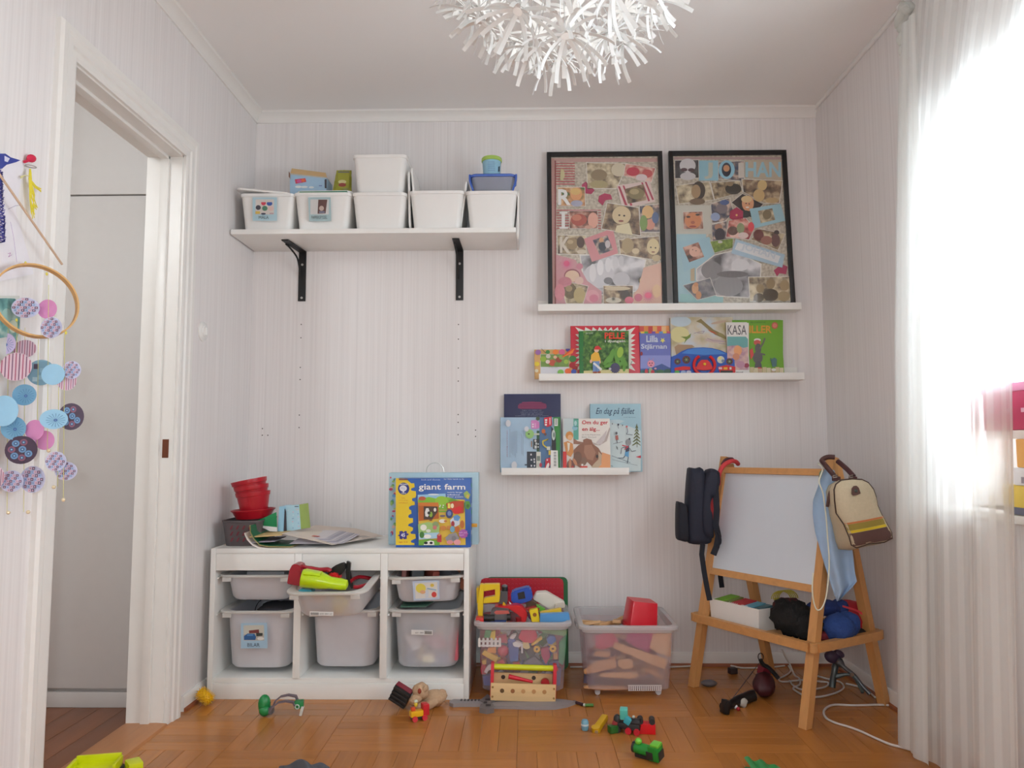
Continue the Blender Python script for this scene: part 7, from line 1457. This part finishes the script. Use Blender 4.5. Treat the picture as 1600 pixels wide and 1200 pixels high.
for args in ((40, 481, 20, 16, SQ, 'sq', 0, .2), (74, 483, 15, 15, PK, '', .02, 0), (80, 512, 17, 16.5, SQ, 'sq', -.02, 0), (7, 537, 16, 17, (206, 190, 226), 'fl', 0, .2), (39, 545, 18, 14, STc, 'st', .02, 0), (25, 573, 25, 22, STc, 'st', -.03, 0), (64, 582, 21, 20, (130, 170, 190), 'pw', .025, .1), (83, 585, 18.5, 16.5, LBc, '', -.01, 0), (112, 578, 13, 14, SQ, 'sq', .02, .3), (104, 594, 9, 16, STc, 'st', .03, .6), (38, 617, 18, 16.5, TE, 'fl', 0, .1), (6, 642, 23, 24, LBc, '', -.03, 0), (21, 669, 19, 18, TE, 'fl', -.01, .1), (54, 672, 15, 16, PK, '', .0, 0), (70, 688, 14, 15, PK, '', .02, .2), (84, 655, 22.5, 15.5, LBc, 'fl', -.02, 0), (111, 651, 14, 21, DKc, 'dk', .02, .4), (33, 703, 26, 22, DKc, 'dk', -.01, 0), (87, 721, 16, 15.5, SQ, 'sq', 0, .1), (103, 736, 17, 14.5, SQ, 'sq', .025, .1), (18, 752, 18, 17, SQ, 'sq', 0, .1), (51, 749, 20, 21, SQ, 'sq', .02, 0), (-8, 746, 12, 18, STc, 'st', -.02, 0)): disc(*args)
mb = MB(); cc = at(-4, 596, -1.58); mb.tube([cc+V((.022*math.cos(a), 0, .028*math.sin(a))) for a in [2*PI*k/20 for k in range(21)]], .0022, M((200, 30, 60), .5), 6); mb.build('red_ring', t)

# ================================================================== things lying on the floor
t = thing('spiky_ball', 'yellow spiky rubber toy on the floor at the cabinet corner', 'toy', (.058, -.515, 0)); YO = M((232, 180, 20), .45)
axd = V((.82, -.35, -.40)).normalized(); c0 = V((.054, -.512, .030)); Ty = X.Translation(c0) @ axd.to_track_quat('Z', 'Y').to_matrix().to_4x4()
MB().lathe([(.001, -.030), (.012, -.028), (.017, -.015), (.018, 0), (.017, .018), (.012, .027), (.001, .029)], YO, Ty, 16).build('core', t)
mb = MB()
for i in range(7):
    for k in range(12):
        a = 2*PI*(k+.5*(i % 2))/12; z = -.026+i*.0085; d = V((math.cos(a), math.sin(a), .4*(z/.028))).normalized(); p = Ty @ V((d.x*.014, d.y*.014, z)); mb.cyl(p, Ty @ V((d.x*.027, d.y*.027, z+.004*d.z)), .0022, YO, 5, .0006)
for k in range(6): a = 2*PI*k/6; mb.cyl(Ty @ V((.008*math.cos(a), .008*math.sin(a), .025)), Ty @ V((.012*math.cos(a), .012*math.sin(a), .036)), .002, YO, 5, .0006)
o = mb.build('spikes', t); o['kind'] = 'stuff'
# green toy handcuff-like bridge with two grey arches
t = thing('toy_binoculars', 'green toy with two curved grey bands joining its ends, by the plinth', 'toy', (.38, -.62, 0)); GRN = M((28, 128, 66), .3)
cl = at(413, 1106, -.625)
MB().ell((cl.x, -.625, .038), (.022, .020, .034), GRN, n=18, jit=.1, fr=30).ell((cl.x+.004, -.632, .020), (.020, .020, .019), GRN, n=16).build('green_head', t)
cr_ = at(468, 1103, -.615)
MB().cbox((cr_.x-.002, -.612, .036), (.032, .03, .026), GRN, (0, 0, .2), .004).build('green_clip', t)
MB().cbox((cr_.x+.010, -.622, .016), (.010, .02, .032), M((206, 206, 200), .4), (0, .25, .2), .003).build('white_foot', t)
p = V((cr_.x-.004, -.630, .032)); MB().tube([p+V((.007*math.cos(a), 0, .007*math.sin(a))) for a in [2*PI*k/14 for k in range(15)]], .0022, M((196, 206, 196), .3), 6).build('white_eyelet', t)
for dy, dz in ((-.012, 0), (.016, .012)):
    MB().ribbon([V((cl.x+.022, -.625+dy, .016)), V((cl.x+.034, -.625+dy, .034+dz)), V((cl.x+.052, -.622+dy, .048+dz)), V((cl.x+.078, -.618+dy, .052+dz)), V((cl.x+.104, -.616+dy, .047+dz)), V((cr_.x-.012, -.615+dy, .036+dz*.6))], .016, .005, M((110, 96, 104), .45), V((0, 1, 0))).build('grey_band', t, ang=1)
MB().cbox((cl.x+.026, -.628, .020), (.014, .03, .024), M((90, 90, 92), .4), bev=.004).build('grey_joint', t)
# dark ridged toy wall + plush + train
t = thing('toy_ridged_block', 'black ridged plastic toy panel tilted against the plinth', 'toy', (.79, -.535, 0))
BKM = M((44, 42, 42), .5); Tq = TB(.785, -.545, .046, 10, 28, -10)
MB().cbox((0, 0, 0), (.066, .030, .066), BKM, bev=.002, T=Tq).build('panel', t)
for k in range(4): MB().cbox((0, -.017, -.024+k*.016), (.066, .008, .009), BKM, bev=.002, T=Tq).build('ridge', t)
MB().cbox((0, 0, .0345), (.064, .026, .002), M((130, 40, 56), .5), T=Tq).build('maroon_top', t)
t = thing('plush_dog', 'small tan plush animal lying on the floor against the plinth', 'plush toy', (.91, -.53, 0))
TAN = M((190, 158, 126), .9, n=.18, s=150, bump=.5)
def pl(px, py, y): return at(590+px/12.31, 1060+py/12.31, y)
mb = MB()
mb.ell(pl(830, 250, -.545), (.032, .028, .030), TAN, (0, .2, 0), 18, .12, 60); mb.ell(pl(730, 400, -.560), (.026, .024, .018), TAN, (0, -.5, 0), 16, .1, 60)
mb.ell(pl(1080, 380, -.520), (.050, .032, .030), TAN, (0, -.18, 0), 20, .12, 50); mb.ell(pl(1000, 500, -.548), (.036, .020, .017), TAN, (0, -.45, 0), 16, .12, 60); mb.ell(pl(1240, 270, -.515), (.016, .014, .012), TAN, (0, 0, 0), 12, .1, 60); mb.ell(pl(840, 520, -.566), (.022, .018, .012), TAN, (0, -.4, 0), 14, .1, 60)
mb.build('body', t, ang=3)
MB().ell(pl(805, 245, -.572), (.007, .004, .010), M((150, 60, 40), .7), n=10).build('brown_patch', t)
MB().ell(pl(905, 210, -.560), (.010, .010, .016), TAN, (0, .4, 0), 12).build('ear', t)
def wheel(t, p, r_, w_, m, ax=V((0, 1, 0)), nm='wheel'):
    ax = V(ax).normalized(); MB().cyl(V(p)-ax*w_/2, V(p)+ax*w_/2, r_, m, 16).build(nm, t)
t = thing('toy_train', 'small red and yellow toy engine with red wheels in front of the tan plush', 'toy train', (.868, -.665, 0))
Te = TB(.866, -.662, 0, 0, 0, 28); RR_ = M((196, 30, 40), .3); YE_ = M((232, 176, 24), .3)
MB().cbox((-.006, 0, .024), (.050, .026, .020), YE_, bev=.004, T=Te).build('yellow_body', t); MB().cbox((.024, 0, .034), (.022, .030, .038), RR_, bev=.003, T=Te).build('red_cab', t)
MB().cbox((-.020, 0, .040), (.014, .014, .012), M((214, 80, 40), .35), bev=.002, T=Te).build('orange_block', t); MB().ell(Te @ V((-.010, 0, .054)), (.0065, .0065, .009), M((226, 200, 60), .4), n=12).ell(Te @ V((-.010, 0, .064)), (.007, .007, .006), M((206, 214, 190), .4), n=12).build('little_driver', t)
for x in (-.018, .018):
    for y in (-.015, .015): wheel(t, Te @ V((x, y, .0095)), .0095, .007, M((206, 50, 60), .25), Te.to_3x3() @ V((0, 1, 0)))
MB().cbox((0, 0, .012), (.056, .020, .010), BKM, bev=.001, T=Te).build('chassis', t)
# bead
t = thing('toy_capsule', 'small pale blue capsule standing on the floor beside the yellow toy', 'toy', (1.437, -.752, 0))
MB().lathe([(.001, 0), (.010, .001), (.0125, .008), (.0125, .028), (.009, .034), (.001, .036)], M((110, 160, 180), .25), TB(1.437, -.752, 0), 16).build('body', t); MB().lathe([(.0127, .016), (.0129, .017), (.0129, .021), (.0127, .022)], M((196, 214, 220), .3), TB(1.437, -.752, 0), 16).build('pale_band', t)
t = thing('toy_spanner', 'yellow toy arm with a bolt lying on the floor beside the tractor pile', 'toy', (1.49, -.73, 0))
Ts = TB(1.492, -.728, .012, 0, -12, 62); MB().cbox((0, 0, .002), (.085, .022, .020), M((206, 160, 20), .35), bev=.004, T=Ts).build('arm', t); MB().cyl(Ts @ V((-.042, 0, -.010)), Ts @ V((-.042, 0, .014)), .0145, M((206, 160, 20), .35), 18).build('round_end', t)
p = Ts @ V((-.052, -.006, .004)); MB().cyl(p, p+Ts.to_3x3() @ V((-.004, -.001, 0)), .006, M((196, 180, 150), .3, .6), 12).build('bolt', t)
t = thing('toy_tractor', 'black toy engine with red wheels and a turquoise cab on the floor', 'toy', (1.575, -.765, 0))
Tt2 = TB(1.578, -.768, 0, 0, 0, -22)
MB().cbox((0, 0, .022), (.085, .030, .020), BKM, bev=.003, T=Tt2).build('chassis', t)
MB().cyl(Tt2 @ V((.010, 0, .034)), Tt2 @ V((.044, 0, .036)), .0135, M((34, 30, 32), .3), 16).build('boiler', t)
for x in (-.030, .006, .034):
    for y in (-.019, .019): wheel(t, Tt2 @ V((x, y, .0105)), .0105, .006, M((196, 36, 50), .25) if x > 0 else BKM, Tt2.to_3x3() @ V((0, 1, 0)))
MB().cbox((-.014, .004, .058), (.026, .030, .034), M((90, 190, 176), .35), (.1, 0, .2), .004, Tt2).build('turquoise_cab', t); MB().cbox((.002, -.006, .040), (.022, .020, .022), M((60, 170, 186), .35), (0, .5, 0), .003, Tt2).build('turquoise_bonnet', t)
MB().ell(Tt2 @ V((-.034, -.006, .040)), (.013, .012, .016), BKM, n=14).build('black_knob', t); MB().cbox((-.040, -.012, .028), (.018, .014, .014), M((150, 50, 50), .5), (0, .3, 0), .002, Tt2).build('red_block', t); MB().ell(Tt2 @ V((.020, 0, .052)), (.005,)*3, M((200, 200, 190), .3), n=10).build('funnel_cap', t)
MB().cbox((1.528, -.772, .012), (.030, .026, .023), M((30, 96, 36), .35), (0, 0, .4), .004).single('toy_brick', 'dark green toy lump at the foot of the turquoise-cab engine', 'toy')
t = thing('toy_wagon', 'red block-shaped toy wagon upside down with two black wheels up', 'toy', (1.635, -.77, 0))
MB().cbox((1.637, -.772, .017), (.062, .032, .0335), M((210, 20, 30), .3), (0, 0, -.12), .002).build('body', t)
for x in (1.619, 1.657): wheel(t, (x, -.772-(x-1.637)*.12, .0405), .0095, .034, BKM, (.12, 1, 0))
t = thing('toy_train', 'bright green toy engine with black wheels lying alone on the floor', 'toy train', (1.612, -.985, 0))
Tg = TB(1.612, -.985, .004, 12, 0, -38); GN = M((30, 136, 48), .3); LG = M((110, 190, 60), .3)
MB().cyl(Tg @ V((-.042, 0, .024)), Tg @ V((.012, 0, .024)), .0165, GN, 18).build('boiler', t); MB().cbox((.026, 0, .026), (.034, .036, .044), GN, bev=.003, T=Tg).build('cab', t)
MB().cyl(Tg @ V((-.050, 0, .024)), Tg @ V((-.041, 0, .024)), .0165, BKM, 18).build('smokebox', t); MB().ell(Tg @ V((-.030, 0, .046)), (.011, .011, .010), LG, n=14).build('funnel', t); MB().cbox((.030, 0, .051), (.028, .030, .008), LG, bev=.003, T=Tg).build('cab_roof', t)
MB().cbox((.014, -.0175, .020), (.022, .004, .024), BKM, bev=.001, T=Tg).build('side_wheel', t); MB().cbox((.044, 0, .022), (.004, .030, .026), BKM, bev=.001, T=Tg).build('rear_plate', t); MB().cbox((-.006, 0, .006), (.070, .026, .010), BKM, T=Tg).build('chassis', t)
# pen
t = thing('felt_pen', 'dark felt pen with a green end lying at the tip of the toy sword', 'pen', (1.455, -.52, 0))
MB().cyl((1.416, -.487, .0062), (1.448, -.519, .0062), .0055, M((60, 36, 44), .4), 10).build('dark_cap', t); MB().cyl((1.450, -.521, .0058), (1.456, -.523, .0058), .0055, M((206, 206, 196), .3), 10).build('white_ring', t); MB().cyl((1.456, -.523, .0058), (1.486, -.524, .0058), .0055, M((66, 120, 44), .4), 10).build('green_barrel', t)
# objects cut by the lower edge of the photo
t = thing('toy_truck', 'bright lime yellow toy tipper lying by the threshold', 'toy', (.01, -1.19, 0))
YL = M((206, 214, 14), .35); Tl = TB(.010, -1.150, .0, 0, 0, 12)
MB().cbox((0, 0, .030), (.125, .075, .020), YL, bev=.003, T=Tl).build('bed', t); MB().cbox((.0, .034, .046), (.12, .008, .030), YL, bev=.002, T=Tl).cbox((.06, 0, .042), (.008, .07, .024), YL, bev=.002, T=Tl).cbox((-.06, 0, .042), (.010, .07, .026), YL, bev=.002, T=Tl).build('bed_walls', t)
MB().cbox((.100, .012, .026), (.040, .052, .036), YL, (0, 0, .5), .006, Tl).build('cab', t)
for x in (-.045, .055): wheel(t, Tl @ V((x, 0, .0145)), .0145, .085, BKM, Tl.to_3x3() @ V((0, 1, 0)))
GC = M((84, 84, 90), .9, n=.2, s=60, bump=.3)
mb = MB(); f = lambda u, v: V((.525+.15*u+.015*math.sin(v*5), -1.20+.14*v, .004+.034*max(0, math.sin(PI*u))**.35*(max(0, math.sin(PI*v))**.5)*(1+.3*math.sin(u*13+v*3))))
mb.grid(f, 30, 14, GC); mb.grid(lambda u, v: V((f(u, v).x, f(u, v).y, .001)), 30, 14, GC); mb.single('grey_cloth', 'crumpled dark grey cloth on the floor in front of the cabinet', 'cloth', ang=3)
GP = M((40, 136, 70), .35); mb = MB(); f = lambda u, v: V((1.885+.12*u, -1.165+.13*v-.03*u, .002+.024*math.sin(PI*(.5+.5*u))*(1+.25*math.sin(u*20))))
mb.grid(f, 24, 8, GP); mb.grid(lambda u, v: V((f(u, v).x, f(u, v).y, .0008)), 24, 8, GP); mb.single('toy_shell', 'green ribbed plastic toy on the floor towards the window', 'toy', ang=3)
# under the easel
def ce(px, py, y): return at(1110+px/5.333, 1000+py/5.333, y)
def cez(px, py, z): return atz(1110+px/5.333, 1000+py/5.333, z)
t = thing('toy_digger', 'maroon and black toy digger with a hook lying under the easel', 'toy', cez(300, 470, 0))
MB().tube([cez(110, 560, .018), cez(230, 510, .018), cez(330, 470, .020), cez(370, 460, .022)], [.018, .015, .016, .020], BK, 10, 3).build('black_arm', t)
MB().cbox(cez(125, 555, .024), (.022, .03, .046), BK, (0, .2, .3), .003).build('black_foot', t)
MA = M((70, 24, 32), .5); a_, b_ = cez(400, 420, .035), cez(490, 330, .050)
MB().ell(a_.lerp(b_, .5), (.052, .040, .042), MA, (0, -.3, .9), 18, .2, 30).build('maroon_body', t)
MB().cbox(b_+V((-.012, .02, .028)), (.045, .03, .030), M((120, 28, 44), .5), (0, .3, .5), .004).build('red_block', t)
p1 = b_+V((-.020, .0, .055)); MB().tube([b_+V((.03, -.02, .01)), b_+V((.0, -.005, .045)), p1, p1+V((-.012, 0, .02))], .008, BK, 8, 3).build('jib', t)
MB().tube([p1+V((-.010, 0, .030))+V((.010*math.cos(a), 0, .014*math.sin(a))) for a in [2*PI*k/14 for k in range(15)]], .0018, BK, 6).build('hook_ring', t)
MB().tube([p1+V((-.012, 0, .012)), cez(190, 480, .034)], .0012, BK, 5).build('hoist_line', t)
mb = MB(); mb.ell(cez(265, 520, .016), (.020, .016, .016), M((176, 170, 160), .7), n=14, jit=.4, fr=80); mb.single('fluff', 'small grey lump of fluff in front of the toy digger', 'fluff')
MB().ell(cez(210, 556, .009), (.008,)*3, M((236, 236, 236), .15), n=12).ell(cez(232, 574, .007), (.007,)*3, M((170, 30, 40), .3), n=12).single('beads', 'white and red bead pair at the foot of the toy digger', 'bead')
MB().cbox(cez(185, 255, .012), (.034, .026, .024), M((58, 44, 42), .6), (0, 0, .3), .003).single('toy_block', 'small dark brown block on the floor behind the easel legs', 'toy')
MB().ell(cez(-10, 360, .012), (.030, .018, .012), M((90, 84, 86), .6), n=14, jit=.3).single('toy_lump', 'dark grey lump beside the easel foot nearest the crates', 'toy')
t = thing('toy_clamp', 'grey metallic toy robot arm with a plum grip leaning by the wall', 'toy', cez(1150, 400, 0))
SM = M((110, 112, 116), .3, .7); PLm = M((74, 56, 80), .5)
hA, hB = ce(1040, 150, -.32), cez(1330, 450, .012)
MB().tube([hA, hA.lerp(hB, .25), hA.lerp(hB, .55)+V((0, 0, .008)), hA.lerp(hB, .8), hB], [.012, .013, .018, .014, .008], SM, 10, 4).build('long_arm', t)
hC = cez(1015, 395, .012); MB().tube([hA+V((.0, .0, -.02)), ce(1035, 260, -.33), hC.lerp(hA, .25), hC], [.012, .011, .014, .012], M((84, 92, 92), .35, .5), 10, 4).build('short_arm', t)
MB().tube([hC.lerp(hA, .35), hA.lerp(hB, .48), cez(1270, 440, .02)], [.010, .010, .006], M((96, 106, 106), .35, .5), 8, 3).build('cross_link', t)
MB().ell(hA+V((-.012, 0, .004)), (.030, .022, .024), PLm, (0, .3, 0), 16).ell(hA+V((.016, 0, .016)), (.022, .016, .014), PLm, (0, .5, 0), 12).build('plum_grip', t)
MB().cyl(hA.lerp(hB, .45)+V((-.004, -.022, .004)), hA.lerp(hB, .45)+V((-.004, -.018, .004)), .008, M((206, 210, 214), .15, .8), 14).build('bright_rivet', t)
# cables
CBm = M((216, 208, 200), .45)
zc = .0042
def flo(*pp): return [cez(a, b, zc) for a, b in pp]
MB().tube([V((1.43, -.043, zc)), V((1.60, -.040, zc)), V((1.85, -.041, zc))]+flo((60, 205), (150, 210), (260, 232), (400, 232), (520, 225), (620, 215)), .0038, CBm, 8, 4).single('cable', 'white cable running along the foot of the back wall', 'cable', ang=3)
MB().tube(flo((1505, 545), (1400, 540), (1200, 545), (1040, 540), (975, 560), (945, 600), (965, 650), (1040, 690), (1140, 720), (1250, 760), (1380, 820), (1500, 870), (1600, 895), (1720, 930)), .0040, CBm, 8, 5).single('cable', 'white cable snaking from the easel foot to the curtain', 'cable', ang=3)
up = ce(595, 70, -.10)
MB().tube([up, ce(620, 130, -.10), ce(660, 200, -.10)]+flo((700, 290), (740, 320))+flo((745, 370), (690, 400), (720, 430), (800, 470), (900, 475), (1000, 455), (1080, 425), (1110, 390), (1080, 350), (1000, 330), (880, 298)), .0036, CBm, 8, 5).single('cable', 'white cable coiled loosely on the floor under the easel tray', 'cable', ang=3)
MB().tube(flo((650, 215), (668, 260), (620, 300), (570, 325), (600, 348), (700, 340), (800, 332), (900, 345), (980, 355), (960, 390), (860, 410), (760, 412), (690, 380), (660, 340)), .0034, CBm, 8, 5).single('cable', 'thin white cable crossing the loose coil under the easel', 'cable', ang=3)
MB().tube(flo((1130, 365), (1200, 380), (1280, 405), (1330, 440), (1375, 480)), .0038, CBm, 8, 4).single('cable', 'short stretch of white cable behind the grey toy arm', 'cable', ang=3)
